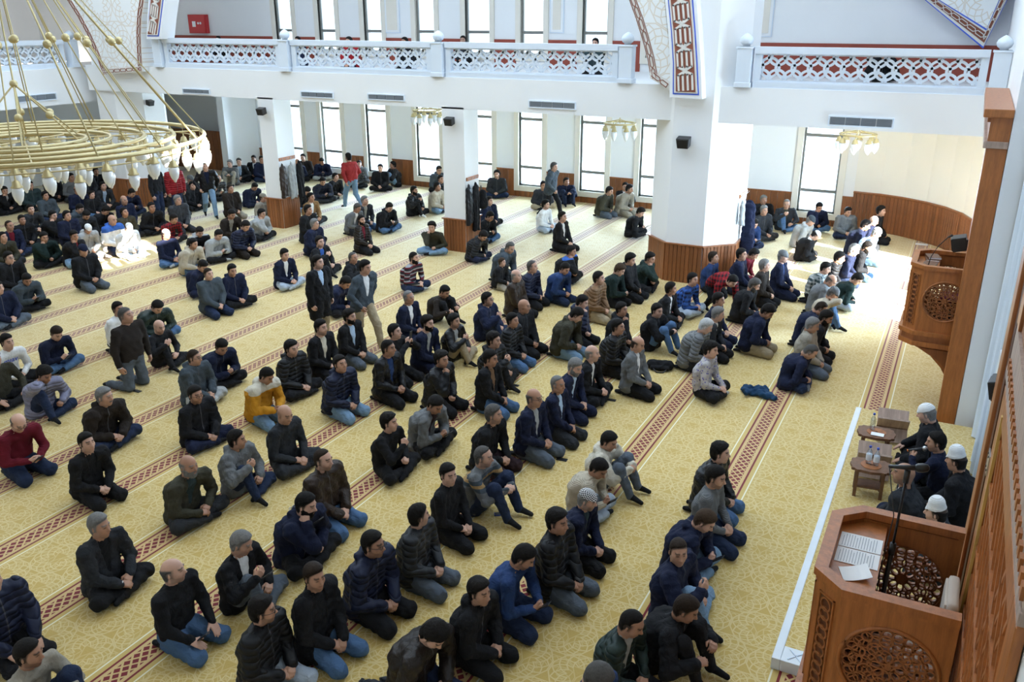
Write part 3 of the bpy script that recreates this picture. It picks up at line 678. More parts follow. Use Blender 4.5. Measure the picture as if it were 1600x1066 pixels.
def pulpit(y0, label, zt=2.28, zb=1.27):
    r = empty('pulpit', (0, y0, 0)); tag(r, label, 'pulpit', 'carved wooden pulpits')
    poly = [(0.43, 0), (-0.25, 0), (-0.43, 0.17), (-0.43, 0.93), (-0.25, 1.10), (0.43, 1.10)]
    def off(k): return [(0.43, -k), (-0.25 - 0.4 * k, -k), (-0.43 - k, 0.17 - 0.4 * k), (-0.43 - k, 0.93 + 0.4 * k), (-0.25 - 0.4 * k, 1.10 + k), (0.43, 1.10 + k)]
    t = 0.04
    # rail cap and mouldings follow the outline
    def loop(name, k0, k1, z0, z1, mat, bev=0.012):
        a, b = off(k0), off(k1); mb = MB()
        for i in range(5): mb.prism([a[i], a[i + 1], b[i + 1], b[i]], (1, 0, 0), (0, 1, 0), (0, 0, z0), (0, 0, 1), z1 - z0)
        mb.build(name, mat, r, fix=True)
    loop('handrail', -0.06, 0.025, zt - 0.04, zt + 0.015, M['wood'])
    loop('handrail_bead', -0.03, 0.008, zt - 0.07, zt - 0.04, M['wood'])
    loop('base_moulding', -0.05, 0.05, zb - 0.03, zb + 0.03, M['wood'])
    loop('base_moulding', -0.08, 0.0, zb - 0.13, zb - 0.03, M['woodcarve'])
    loop('base_moulding', -0.08, 0.03, zb - 0.20, zb - 0.13, M['wood'])
    MB().prism(off(-0.01), (1, 0, 0), (0, 1, 0), (0, 0, zb - 0.02), (0, 0, 1), 0.03).build('floor_board', M['wooddark'], r)
    # side panels with pierced discs
    for yy, nn, nm in ((0.0, 1, 'near'), (1.10 - t, 1, 'far')):
        s = disc_panel(MB(), 0.68, zb + 0.03, zt - 0.06, 0.33, (zt + zb) / 2 + 0.01, 0.29, (1, 0, 0), (-0.25, yy, 0), (0, 1, 0), t).build('side_panel', M['wood'], r, fix=True)
        c = (0.08, yy + 0.008, (zt + zb) / 2 + 0.01)
        rosette(MB(), c, (1, 0, 0), (0, 0, 1), (0, 1, 0), 0.29, 0.024).build('pierced_rosette', M['woodcarve'], s, fix=True)
        MB().tube([(0.08 + 0.30 * math.cos(a), yy + (0 if yy == 0 else t), c[2] + 0.30 * math.sin(a)) for a in np.linspace(0, 2 * PI, 40, endpoint=False)], 0.014, 6, True).build('ring_moulding', M['wood'], s, smooth=True)
    # chamfers and front with long carved fields
    for (ax, ay), (bx, by) in ((poly[1], poly[2]), (poly[2], poly[3]), (poly[3], poly[4])):
        e = np.array((bx - ax, by - ay, 0)); L = np.linalg.norm(e); e /= L; n = np.array((-e[1], e[0], 0)) * -1
        n = n if np.dot(n, np.array(((ax + bx) / 2 - 0.1, (ay + by) / 2 - 0.55, 0))) < 0 else -n   # pointing inwards
        pn = MB().prism([(0, zb + 0.03), (L, zb + 0.03), (L, zt - 0.06), (0, zt - 0.06)], e, (0, 0, 1), (ax, ay, 0), n, t).build('front_panel', M['wood'], r)
        m = 0.05; fr = MB()
        for q in ((m, zb + 0.10, m + 0.012, zt - 0.13), (L - m - 0.012, zb + 0.10, L - m, zt - 0.13), (m, zb + 0.10, L - m, zb + 0.112), (m, zt - 0.142, L - m, zt - 0.13)):
            fr.prism([(q[0], q[1]), (q[2], q[1]), (q[2], q[3]), (q[0], q[3])], e, (0, 0, 1), (ax, ay, 0), -n, 0.014)
        fr.build('panel_bead', M['wood'], pn)
        MB().prism([(m + 0.012, zb + 0.112), (L - m - 0.012, zb + 0.112), (L - m - 0.012, zt - 0.142), (m + 0.012, zt - 0.142)], e, (0, 0, 1), (ax, ay, 0), -n, 0.002).build('panel_ground', M['wooddark'], pn)
        cvr = MB(); W = L - 2 * m - 0.024; Rr = 0.055; nu = max(1, int(W / 0.075))
        for iu in range(nu):
            u = m + 0.012 + W * (iu + 0.5) / nu
            for iz in range(10):
                z = zb + 0.155 + iz * 0.073; cvr.ring(np.array((ax, ay, 0)) + e * u + np.array((0, 0, z)) - n * 0.002, e, (0, 0, 1), Rr * 0.72, Rr * 0.95, -n, 0.012, 12)
        cvr.build('carved_field', M['woodcarve'], pn, fix=True)
    # corbel
    prof = [(0.43, 0.22), (0.40, 0.22), (0.37, 0.4), (0.30, 0.55), (0.18, 0.74), (0.02, 0.90), (-0.16, 1.0), (-0.33, zb - 0.20), (0.43, zb - 0.20)]
    MB().prism(prof, (1, 0, 0), (0, 0, 1), (0, 0.10, 0), (0, 1, 0), 0.9).build('corbel', M['wood'], r, fix=True)
    inner = [(0.36, 0.62), (0.28, 0.70), (0.14, 0.84), (0.0, 0.94), (-0.14, 1.01), (0.36, 1.01)]
    MB().prism(inner, (1, 0, 0), (0, 0, 1), (0, 0.10, 0), (0, -1, 0), 0.018).build('carved_spandrel', M['woodcarve'], r, fix=True)
    # desk
    MB().prism([(-0.38, 0.18), (-0.38, 0.92), (-0.22, 1.05), (-0.07, 1.05), (-0.07, 0.05), (-0.22, 0.05)], (1, 0, 0), (0, 1, 0), (0, 0, zt - 0.105), (0, 0, 1), 0.03).build('desk_board', M['greywood'] if False else M['wood'], r, fix=True)
    return r
pulpit(5.14, 'near wooden pulpit with open papers on its desk')
pulpit(13.70, 'far wooden pulpit with books and a gooseneck microphone on its desk')
def sheet(x0, x1, y0, y1, z, label, lines=True, rz=0, bend=0.0):
    r = empty('paper_sheet', ((x0 + x1) / 2, (y0 + y1) / 2, z), rz); w, l = (x1 - x0) / 2, (y1 - y0) / 2
    V = []; F = []
    for k in (0, 0.002):
        for i in range(7):
            u = -w + 2 * w * i / 6; V += [(u, -l, k + bend * (i / 6) ** 2), (u, l, k + bend * (i / 6) ** 2)]
    for i in range(6): a = 2 * i; F += [(a, a + 1, a + 3, a + 2), (a + 14, a + 16, a + 17, a + 15)]
    MB().add(V, F).build('page', M['paper'], r)
    if lines:
        mb = MB()
        for i in range(13):
            x = -w * 0.85 + i * 2 * w * 0.85 / 13; mb.box((x, -l * 0.85, 0.0025), (x + 0.004, l * (0.8 - 0.25 * ((i * 7) % 5 == 0)), 0.003))
        mb.build('text_lines', M['grille'], r)
    tag(r, label, 'paper')
sheet(-0.36, -0.08, 5.775, 5.97, 2.207, 'printed white page at the far side of the pulpit desk')
sheet(-0.36, -0.08, 5.57, 5.765, 2.207, 'printed white page in the middle of the pulpit desk')
sheet(-0.30, -0.12, 5.38, 5.54, 2.207, 'folded white leaflet curling at the near end of the pulpit desk', False, 0.35, 0.04)
def chair(x, y, z, label, mat, mat2):
    r = empty('office_chair', (x, y, z)); tag(r, label, 'chair')
    MB().box((-0.2, -0.22, 0.40), (0.2, 0.22, 0.48)).build('seat', mat, r, bevel=0.03, smooth=True)
    MB().prism([(-0.22, 0.52), (0.22, 0.52), (0.23, 0.86), (0.18, 0.96), (-0.18, 0.96), (-0.23, 0.86)], (0, 1, 0), (0, 0, 1), (0.16, 0, 0), (1, 0, 0), 0.07).build('backrest', mat, r, bevel=0.025, smooth=True)
    MB().prism([(-0.2, 0.54), (0.2, 0.54), (0.21, 0.85), (0.16, 0.94), (-0.16, 0.94), (-0.21, 0.85)], (0, 1, 0), (0, 0, 1), (0.145, 0, 0), (1, 0, 0), 0.02).build('back_cushion', mat2, r, bevel=0.008)
    MB().tube([(0, 0, 0.4), (0, 0, 0.06)], 0.03).build('column', M['darkmetal'], r)
    for k in range(5): MB().tube([(0, 0, 0.06), (0.22 * math.cos(k * 1.257), 0.22 * math.sin(k * 1.257), 0.025)], 0.02).build('leg', M['darkmetal'], r)
chair(0.19, 14.25, 1.28, 'dark office chair with maroon back inside the far pulpit', plain('maroon_fabric', (0.16, 0.02, 0.03), 0.9), plain('black_fabric', (0.02, 0.022, 0.03), 0.9))
chair(0.19, 5.52, 1.28, 'beige padded chair inside the near pulpit', plain('beige_fabric', (0.5, 0.42, 0.36), 0.9), plain('beige_fabric_light', (0.55, 0.47, 0.4), 0.9))
# books and gooseneck microphone in the far pulpit
for i, (x, y, z, a, nm) in enumerate(((-0.19, 14.45, 2.21, 0.1, 'lower book of two stacked on the far pulpit desk'), (-0.18, 14.46, 2.245, 0.25, 'upper book of two stacked on the far pulpit desk'), (-0.20, 14.12, 2.21, -0.1, 'single closed book beside the gooseneck microphone'))):
    r = empty('book', (x, y, z), a); tag(r, nm, 'book', 'books on the far pulpit desk')
    MB().box((-0.09, -0.13, 0), (0.09, 0.13, 0.03)).build('cover', M['tablewood'], r, bevel=0.003); MB().box((-0.085, -0.132, 0.004), (0.092, 0.126, 0.026)).build('page_block', M['paper'], r)
r = empty('gooseneck_microphone', (-0.22, 13.90, 2.206)); tag(r, 'black gooseneck microphone on the far pulpit desk', 'microphone')
MB().lathe([(0.07, 0), (0.065, 0.02), (0.02, 0.04)], n=14).build('base', M['black'], r, smooth=True)
MB().tube([(0, 0, 0.04), (0.02, 0, 0.18), (0.09, 0.03, 0.34), (0.2, 0.1, 0.47)], 0.007, 6).build('neck', M['black'], r, smooth=True)
MB().tube([(0.2, 0.1, 0.47), (0.25, 0.13, 0.50)], [0.014, 0.018], 8).build('head', M['black'], r, smooth=True)
# microphone stand in the near pulpit
mb_ = at(1378, 925, 1, 5.85); mt_ = at(1418, 737, 1, 5.95)
r = empty('microphone_stand', (mb_[0], 5.85, 1.29)); tag(r, 'tall black microphone stand inside the near pulpit', 'microphone stand')
top_ = np.array((mt_[0] - mb_[0], 0.10, mt_[2] - 1.33))
MB().lathe([(0.12, 0), (0.115, 0.02), (0.025, 0.035)], n=16).build('base', M['darkmetal'], r, smooth=True)
MB().tube([(0, 0, 0.03), tuple(top_ * 0.62)], 0.016, 8).build('lower_pole', M['darkmetal'], r, smooth=True)
MB().tube([tuple(top_ * 0.6), tuple(top_)], 0.009, 8).build('upper_pole', M['darkmetal'], r, smooth=True)
MB().tube([tuple(top_ * 0.59), tuple(top_ * 0.65)], 0.022, 8).build('clutch', M['black'], r, smooth=True)
MB().tube([tuple(top_ * 0.97), tuple(top_ + np.array((0.0, 0, 0.05)))], 0.02, 8).build('clip', M['black'], r, smooth=True)
cab = [(0, 0, 0.05)] + [tuple(top_ * f + np.array((-0.05 * math.sin(f * 3.1), -0.03, 0))) for f in (0.25, 0.5, 0.8)] + [tuple(top_ + np.array((-0.115, 0.0, 0.045)))]
MB().tube(cab, 0.004, 5).build('cable', M['black'], r, smooth=True)
r = empty('microphone', (mb_[0] + top_[0], 5.85 + top_[1], 1.29 + top_[2] + 0.07)); tag(r, 'black microphone clipped on top of the tall stand', 'microphone')
MB().tube([(-0.12, 0.02, -0.03), (0.05, 0, 0.01)], [0.012, 0.02], 10).build('handle', M['black'], r, smooth=True)
MB().tube([(0.045, 0, 0.008), (0.06, 0, 0.012), (0.09, 0, 0.02), (0.12, 0, 0.026), (0.13, 0, 0.028)], [0.022, 0.03, 0.032, 0.024, 0.008], 12).build('foam_head', M['darkmetal'], r, smooth=True)

# ------------------------------------------------------------------ wooden portals on the prayer wall
r = empty('portal', (0.5, 13.4, 0)); tag(r, 'tall wooden portal framing the far pulpit', 'portal', 'wooden wall portals')
MB().box((-0.26, 0, 0), (-0.005, 0.2, 4.05)).build('post', M['wood'], r, bevel=0.012)
MB().box((-0.20, 3.5, 0), (-0.005, 3.78, 4.05)).build('post', M['wood'], r, bevel=0.012)
MB().box((-0.10, 0.2, 2.6), (-0.005, 3.5, 4.05)).build('lintel_panel', M['wooddark'], r)
MB().box((-0.14, 0.2, 2.55), (-0.005, 3.5, 2.68)).box((-0.14, 0.2, 3.95), (-0.005, 3.5, 4.05)).build('lintel_rail', M['wood'], r)
for i in range(6): MB().ring((-0.10, 0.55 + i * 0.5, 3.3), (0, 1, 0), (0, 0, 1), 0.14, 0.2, (-1, 0, 0), 0.03, 18).build('carved_roundel', M['woodcarve'], r)
MB().box((-0.04, 0.2, 0), (-0.005, 3.5, 2.55)).build('back_panel', M['panelwood'], r)
MB().box((-0.30, -0.04, 4.05), (-0.005, 3.84, 4.14)).build('cornice', M['greywood'], r, bevel=0.01)
MB().box((-0.26, 0.0, 4.14), (-0.005, 3.8, 4.45)).build('cornice', M['wood'], r)
MB().box((-0.36, -0.08, 4.45), (-0.005, 3.88, 4.56)).build('cornice', M['wood'], r, bevel=0.015)
for i in range(19): MB().box((-0.30, 0.05 + i * 0.2, 4.38), (-0.26, 0.15 + i * 0.2, 4.45)).build('dentil', M['wood'], r)
# near portal with open lattice door
r = empty('portal', (0.5, 3.0, 0)); tag(r, 'near wooden portal with lattice door beside the pulpit', 'portal', 'wooden wall portals')
MB().box((-0.06, 3.28, 0), (-0.005, 3.52, 5.2)).build('post', M['wood'], r, bevel=0.012)
MB().box((-0.035, 3.12, 0), (-0.005, 3.28, 5.2)).build('jamb', M['wooddark'], r)
MB().box((-0.022, 2.9, 0), (-0.005, 3.12, 5.2)).build('gap_shade', M['darkwall'], r)  # dark strip painted in for the shade of the gap beside the door
def door_frame():
    H = 3.55
    d = MB().box((-0.045, 2.62, 0), (-0.005, 2.9, H)).box((-0.045, 0.3, 0), (-0.005, 0.52, H)).box((-0.045, 0.52, H - 0.15), (-0.005, 2.62, H)).box((-0.045, 0.52, 1.4), (-0.005, 2.62, 1.55)).build('door', M['wood'], r, bevel=0.006)
    MB().box((-0.016, 0.52, 0), (-0.006, 2.62, H - 0.15)).build('door_ground', M['lattice'], d)
    MB().box((-0.052, 2.60, 0.1), (-0.035, 2.64, H - 0.1)).build('gilt_bead', M['goldpaint'], d)
    mb = MB()
    for i in range(-9, 14):
        u = 0.52 + i * 0.2
        for sgn in (1, -1):
            pts = [(u + sgn * t * 0.62, t) for t in np.linspace(0, H - 0.16, 40) if 0.54 <= u + sgn * t * 0.62 <= 2.6]
            if len(pts) > 1: mb.ribbon([pts[0], pts[-1]], 0.026, (0, 1, 0), (0, 0, 1), (-0.016, 0, 0), (-1, 0, 0), 0.016 + 0.005 * (sgn > 0))
    for t in np.arange(0.3, H - 0.2, 0.45): mb.ribbon([(0.55, t), (2.58, t)], 0.026, (0, 1, 0), (0, 0, 1), (-0.016, 0, 0), (-1, 0, 0), 0.026)
    mb.build('lattice_work', M['wood'], d, fix=True)
    h = MB().box((-0.052, 2.84, 2.93), (-0.045, 2.98, 3.07)).build('hinge', M['steel'], r)
    for i in range(4): MB().tube([(-0.052, 2.87 + 0.03 * i, 2.96 + 0.08 * (i % 2)), (-0.056, 2.87 + 0.03 * i, 2.96 + 0.08 * (i % 2))], 0.008, 6).build('screw', M['darkmetal'], h)
door_frame()
MB().box((-0.058, 0.2, 3.62), (-0.005, 2.9, 3.68)).build('cornice', M['greywood'], r, bevel=0.006)
MB().box((-0.048, 0.2, 3.68), (-0.005, 2.9, 3.95)).build('frieze', M['greywood'], r)
for i in range(26): MB().box((-0.062, 0.25 + i * 0.1, 3.70), (-0.048, 0.30 + i * 0.1, 3.76)).build('dentil', M['wood'], r)
MB().box((-0.03, 0.2, 3.95), (-0.005, 2.75, 5.2)).build('upper_panel', M['woodcarve'], r)
MB().box((-0.05, 2.75, 3.95), (-0.005, 2.95, 5.2)).build('upper_stile', M['wood'], r, bevel=0.006)

# ------------------------------------------------------------------ low tables, bottles, papers by the seated row
def stool(x, y, rz, label):
    r = empty('side_table', (x, y, 0.12), rz); tag(r, label, 'table', 'low carved side tables')
    MB().prism([(0.23 * (1 + 0.05 * math.cos(12 * a)) * math.copysign(abs(math.cos(a)) ** 0.55, math.cos(a)), 0.18 * (1 + 0.05 * math.cos(12 * a)) * math.copysign(abs(math.sin(a)) ** 0.55, math.sin(a))) for a in np.linspace(0, 2 * PI, 40, endpoint=False)], (1, 0, 0), (0, 1, 0), (0, 0, 0.36), (0, 0, 1), 0.035).build('table_top', M['tablewood'], r, fix=True)
    MB().ring((0, 0, 0.395), (1, 0, 0), (0, 1, 0), 0.02, 0.12, (0, 0, 1), 0.006, 20).build('inlay', M['woodcarve'], r)
    for sx in (-1, 1):
        for sy in (-1, 1): MB().box((sx * 0.15 - 0.02, sy * 0.11 - 0.02, 0), (sx * 0.15 + 0.02, sy * 0.11 + 0.02, 0.36)).build('leg', M['tablewood'], r)
    MB().box((-0.15, -0.11, 0.12), (0.15, 0.11, 0.14)).build('shelf', M['tablewood'], r)
stool(-0.42, 10.55, 0.1, 'low carved wooden table holding two labelled water bottles')
stool(-0.46, 11.55, 0.1, 'low carved wooden table holding one clear bottle and a napkin')
def bottle_(x, y, z, label, lab):
    r = empty('water_bottle', (x, y, z)); tag(r, label, 'bottle', 'plastic water bottles')
    MB().lathe([(0.03, 0), (0.034, 0.01), (0.033, 0.08), (0.035, 0.13), (0.03, 0.16), (0.014, 0.195), (0.013, 0.215)], n=12).build('body', M['bottle'], r, smooth=True)
    MB().lathe([(0.016, 0.213), (0.016, 0.235), (0.012, 0.238)], n=12).build('cap', M['bluecap'], r, smooth=True)
    if lab: MB().lathe([(0.036, 0.045), (0.0365, 0.05), (0.0365, 0.12), (0.036, 0.125)], n=12).build('paper_label', M['labelwhite'], r, smooth=True)
bottle_(-0.46, 10.58, 0.522, 'labelled blue-capped bottle, left one on the near low table', True)
bottle_(-0.37, 10.56, 0.522, 'labelled blue-capped bottle, right one on the near low table', True)
bottle_(-0.52, 11.6, 0.522, 'clear blue-capped bottle standing alone on the far low table', False)
bottle_(-0.08, 10.55, 0.12, 'clear bottle standing on the carpet beside the white sheet', False)
bottle_(-0.12, 10.25, 0.12, 'clear bottle standing on the carpet closest to the near pulpit', False)
sheet(-0.52, -0.36, 11.42, 11.52, 0.522, 'white napkin on the far low table', False)
sheet(-0.1, 0.18, 10.75, 11.0, 0.122, 'white sheet lying on the carpet before the seated row', False)
def bookstand(x, y, rz, label, dark=False):
    r = empty('book_stand', (x, y, 0.12), rz); tag(r, label, 'book stand', 'folding wooden book stands')
    m = M['tablewood'] if dark else M['greywood']
    for s in (-1, 1):
        q = MB().box((-0.2, -0.012, -0.22), (0.2, 0.012, 0.26)).build('leaf', m, r, (0, 0, 0.2), (s * 0.72, 0, 0))
        MB().box((-0.2, -0.016, -0.02), (0.2, 0.016, 0.02)).build('cross_bar', M['tablewood'], q)
bookstand(-0.30, 12.25, 0.1, 'folding wooden book stand behind the far low table')
bookstand(-0.42, 11.05, 0.1, 'folding wooden book stand between the two low tables')

# ------------------------------------------------------------------ big chandelier
CH = np.array((-14.5, 9.9, 3.68)); r = empty('chandelier', tuple(CH)); tag(r, 'big brass ring chandelier with white glass lamps hanging on cables', 'chandelier')
def ring_pts(rad, z, n=72): return [(rad * math.cos(2 * PI * i / n), rad * math.sin(2 * PI * i / n), z) for i in range(n)]
radii = [2.95, 2.43, 1.93, 1.37, 0.97]
cap_me = MB().lathe([(0.012, 0.0), (0.012, -0.05), (0.05, -0.075), (0.065, -0.13), (0.085, -0.15), (0.085, -0.16)], n=10).mesh('lamp_cap'); cap_me.materials.append(M['gold']); cap_me.shade_smooth()
gl_me = MB().lathe([(0.07, -0.155), (0.085, -0.2), (0.08, -0.27), (0.06, -0.34), (0.045, -0.365), (0.03, -0.38), (0.02, -0.41), (0.008, -0.42)], n=10).mesh('lamp_shade'); gl_me.materials.append(M['lampglass']); gl_me.shade_smooth()
for rad, nl in zip(radii, (44, 34, 26, 18, 12)):
    MB().tube(ring_pts(rad, 0), 0.036, 8, True).build('ring', M['gold'], r, smooth=True)
    if rad > 1: MB().tube(ring_pts(rad - 0.05, -0.13), 0.012, 6, True).build('lower_ring', M['gold'], r, smooth=True)
    for i in range(nl):
        a = 2 * PI * (i + 0.3) / nl; dz = -0.03 - 0.12 * (i % 2)
        c = link('lamp', cap_me, None, r, (rad * math.cos(a), rad * math.sin(a), dz)); link('lamp_shade', gl_me, None, c)
        if i % 2: MB().tube([(0, 0, 0), (0, 0, 0.12)], 0.006, 5).build('hanger', M['gold'], c)
for i in range(8):
    a = 2 * PI * i / 8 + 0.2; MB().tube([(0.1 * math.cos(a), 0.1 * math.sin(a), 0), (2.95 * math.cos(a), 2.95 * math.sin(a), 0)], 0.014, 6).build('spoke', M['gold'], r)
ball = MB().sphere((0, 0, 0), 0.068, 10, 7).mesh('ball'); ball.materials.append(M['gold']); ball.shade_smooth()
apex = np.array((0, 0, 3.6))
for i in range(16):
    a = 2 * PI * i / 16 + 0.12; p = np.array((2.95 * math.cos(a), 2.95 * math.sin(a), 0)); q = apex + np.array((0.25 * math.cos(a), 0.25 * math.sin(a), 0))
    c = MB().tube([p, q], 0.016 if i % 2 else 0.011, 6).build('cable', M['gold'], r, smooth=True); f = 0.45; link('ball', ball, None, c, tuple(p + (q - p) * f))
for i in range(8):
    a = 2 * PI * i / 8 + 0.3; p = np.array((1.93 * math.cos(a), 1.93 * math.sin(a), 0)); q = apex + np.array((0.2 * math.cos(a), 0.2 * math.sin(a), 0))
    c = MB().tube([p, q], 0.011, 6).build('cable', M['gold'], r, smooth=True); link('ball', ball, None, c, tuple(p + (q - p) * 0.47))
hub = np.array((0, 0, 0.95)); MB().tube([(0, 0, 0), (0, 0, 3.6)], 0.016, 6).build('centre_rod', M['gold'], r)
link('hub_ball', ball, None, r, tuple(hub))
for i in range(6):
    a = 2 * PI * i / 6 + 0.4; p = np.array((0.97 * math.cos(a), 0.97 * math.sin(a), 0.02))
    c = MB().tube([p, hub], 0.014, 6).build('stay', M['gold'], r); link('ball', ball, None, c, tuple(p + (hub - p) * 0.45))
MB().lathe([(0.1, -0.1), (0.35, -0.05), (0.35, 0.05), (0.1, 0.12), (0.05, 0.2)], tuple(apex), 16).build('ceiling_hub', M['gold'], r, smooth=True)
MB().tube([(0, 0, 3.6), (0, 0, 14)], 0.03, 6).build('suspension_rod', M['gold'], r)
# little chandeliers under the gallery
def small_chandelier(x, y, z, label):
    r = empty('ceiling_lamp', (x, y, z)); tag(r, label, 'lamp', 'small brass ring lamps under the gallery')
    MB().tube(ring_pts(0.42, 0, 28), 0.025, 6, True).build('ring', M['gold'], r, smooth=True)
    MB().tube([(0, 0, 0), (0, 0, 3.62 - z)], 0.015, 6).build('rod', M['gold'], r)
    for i in range(4): MB().tube([(0, 0, 0.1), (0.42 * math.cos(i * PI / 2), 0.42 * math.sin(i * PI / 2), 0)], 0.012, 5).build('arm', M['gold'], r)
    for i in range(8):
        a = 2 * PI * i / 8; c = link('lamp', cap_me, None, r, (0.42 * math.cos(a), 0.42 * math.sin(a), -0.02)); link('lamp_shade', gl_me, None, c)
small_chandelier(-14.6, 23.0, 3.02, 'small ring lamp hanging left of the middle square pillar')
small_chandelier(-8.45, 23.0, 2.95, 'small ring lamp hanging left of the big pier')
small_chandelier(-2.36, 23.0, 3.0, 'small ring lamp hanging above the bright right aisle')
# ------------------------------------------------------------------ people: bodies grown as smooth implicit surfaces
class Field:
    def __init__(s, lo, hi, h):
        s.h = h; s.lo = np.array(lo, float); n = np.ceil((np.array(hi) - s.lo) / h).astype(int) + 1; s.n = n
        s.F = np.full(n, 0.5, np.float32); s.ax = [s.lo[i] + np.arange(n[i]) * h for i in range(3)]
    def block(s, lo, hi):
        i0 = np.clip(np.floor((np.array(lo) - s.lo) / s.h).astype(int), 0, s.n); i1 = np.clip(np.ceil((np.array(hi) - s.lo) / s.h).astype(int) + 1, 0, s.n)
        sl = tuple(slice(a, b) for a, b in zip(i0, i1)); X = s.ax[0][sl[0]][:, None, None]; Y = s.ax[1][sl[1]][None, :, None]; Z = s.ax[2][sl[2]][None, None, :]
        return sl, X, Y, Z
    def union(s, sl, d, k):
        a = s.F[sl]
        if k > 0:
            hh = np.clip(0.5 + 0.5 * (a - d) / k, 0, 1); s.F[sl] = a * (1 - hh) + d * hh - k * hh * (1 - hh)
        else: s.F[sl] = np.minimum(a, d)
    def cone(s, a, b, ra, rb, k=0.03):
        a, b = np.array(a, float), np.array(b, float); r = max(ra, rb) + k + 2 * s.h
        sl, X, Y, Z = s.block(np.minimum(a, b) - r, np.maximum(a, b) + r)
        ab = b - a; L = max(ab @ ab, 1e-9); t = np.clip(((X - a[0]) * ab[0] + (Y - a[1]) * ab[1] + (Z - a[2]) * ab[2]) / L, 0, 1)
        d = np.sqrt((X - a[0] - t * ab[0]) ** 2 + (Y - a[1] - t * ab[1]) ** 2 + (Z - a[2] - t * ab[2]) ** 2) - (ra + (rb - ra) * t)
        s.union(sl, d, k); return s
    def ell(s, c, r, k=0.02, R=None):
        c, r = np.array(c, float), np.array(r, float); q = r.max() + k + 2 * s.h
        sl, X, Y, Z = s.block(c - q, c + q); x, y, z = X - c[0], Y - c[1], Z - c[2]
        if R is not None: x, y, z = (R[0][i] * x + R[1][i] * y + R[2][i] * z for i in range(3))
        k0 = np.sqrt((x / r[0]) ** 2 + (y / r[1]) ** 2 + (z / r[2]) ** 2); k1 = np.sqrt((x / r[0] ** 2) ** 2 + (y / r[1] ** 2) ** 2 + (z / r[2] ** 2) ** 2) + 1e-6
        s.union(sl, k0 * (k0 - 1) / k1, k); return s
    def grid(s): return s.ax[0][:, None, None], s.ax[1][None, :, None], s.ax[2][None, None, :]
    def folds(s, amp, seed=0, f=1.0):
        X, Y, Z = s.grid()
        s.F += (amp * (np.sin(38 * f * X + 3 * np.sin(17 * Z + seed) + seed) * np.sin(31 * f * Z + 2.5 * np.sin(19 * Y) + 1.7 * seed) + 0.6 * np.sin(52 * f * Y + 3 * np.sin(23 * X + seed) + 30 * Z))).astype(np.float32)
        return s
    def floor(s, z=0.004):
        X, Y, Z = s.grid(); s.F = np.maximum(s.F, z - Z + 0 * X + 0 * Y); return s
    def cut(s, fn, k=0.0):
        X, Y, Z = s.grid(); s.F = np.maximum(s.F, fn(X, Y, Z)); return s
    def mesh(s):
        """surface nets"""
        F = s.F; F[[0, -1]] = 0.5; F[:, [0, -1]] = 0.5; F[:, :, [0, -1]] = 0.5
        S = F < 0; c = [(i, j, k) for i in (0, 1) for j in (0, 1) for k in (0, 1)]
        n = np.array(F.shape) - 1; cnt = np.zeros(n, np.int8)
        for i, j, k in c: cnt += S[i:i + n[0], j:j + n[1], k:k + n[2]]
        act = (cnt > 0) & (cnt < 8); I = np.argwhere(act); idx = np.full(n, -1, np.int64); idx[act] = np.arange(len(I))
        val = {q: F[I[:, 0] + q[0], I[:, 1] + q[1], I[:, 2] + q[2]] for q in c}
        acc = np.zeros((len(I), 3)); m = np.zeros(len(I))
        for p in c:
            for a in range(3):
                if p[a] == 0:
                    q = list(p); q[a] = 1; q = tuple(q); u, v = val[p], val[q]; x = (u < 0) != (v < 0)
                    t = np.where(x, u / np.where(x, u - v, 1), 0); pos = np.array(p, float)[None, :] + np.eye(3)[a][None, :] * t[:, None]
                    acc += pos * x[:, None]; m += x
        V = s.lo + (I + acc / m[:, None]) * s.h
        Q = []
        for a in range(3):
            b, c2 = (a + 1) % 3, (a + 2) % 3; sh = list(F.shape); sh[a] -= 1
            A = [slice(None)] * 3; B = [slice(None)] * 3; A[a] = slice(0, -1); B[a] = slice(1, None)
            s0, s1 = S[tuple(A)], S[tuple(B)]; E = np.argwhere(s0 != s1); E = E[(E[:, b] > 0) & (E[:, c2] > 0) & (E[:, b] < n[b]) & (E[:, c2] < n[c2])]
            if not len(E): continue
            flip = ~s0[E[:, 0], E[:, 1], E[:, 2]]
            def cell(db, dc):
                q = E.copy(); q[:, b] -= db; q[:, c2] -= dc; return idx[q[:, 0], q[:, 1], q[:, 2]]
            quad = np.stack([cell(1, 1), cell(0, 1), cell(0, 0), cell(1, 0)], 1); quad[flip] = quad[flip][:, ::-1]; Q.append(quad)
        return V, np.concatenate(Q)
def np_mesh(name, V, Q, smooth=True):
    me = bpy.data.meshes.new(name); me.vertices.add(len(V)); me.vertices.foreach_set('co', np.ascontiguousarray(V, np.float32).ravel())
    me.loops.add(4 * len(Q)); me.loops.foreach_set('vertex_index', np.ascontiguousarray(Q, np.int32).ravel())
    me.polygons.add(len(Q)); me.polygons.foreach_set('loop_start', np.arange(0, 4 * len(Q), 4, dtype=np.int32)); me.polygons.foreach_set('loop_total', np.full(len(Q), 4, np.int32))
    me.update(calc_edges=True)
    if smooth: me.polygons.foreach_set('use_smooth', np.ones(len(Q), bool))
    return me
def relax(V, Q, it=1, lam=0.5):
    for _ in range(it):
        acc = np.zeros_like(V); n = np.zeros(len(V))
        for i in range(4):
            for j in ((i + 1) % 4, (i - 1) % 4): np.add.at(acc, Q[:, i], V[Q[:, j]]); np.add.at(n, Q[:, i], 1)
        V = V + lam * (acc / np.maximum(n, 1)[:, None] - V)
    return V
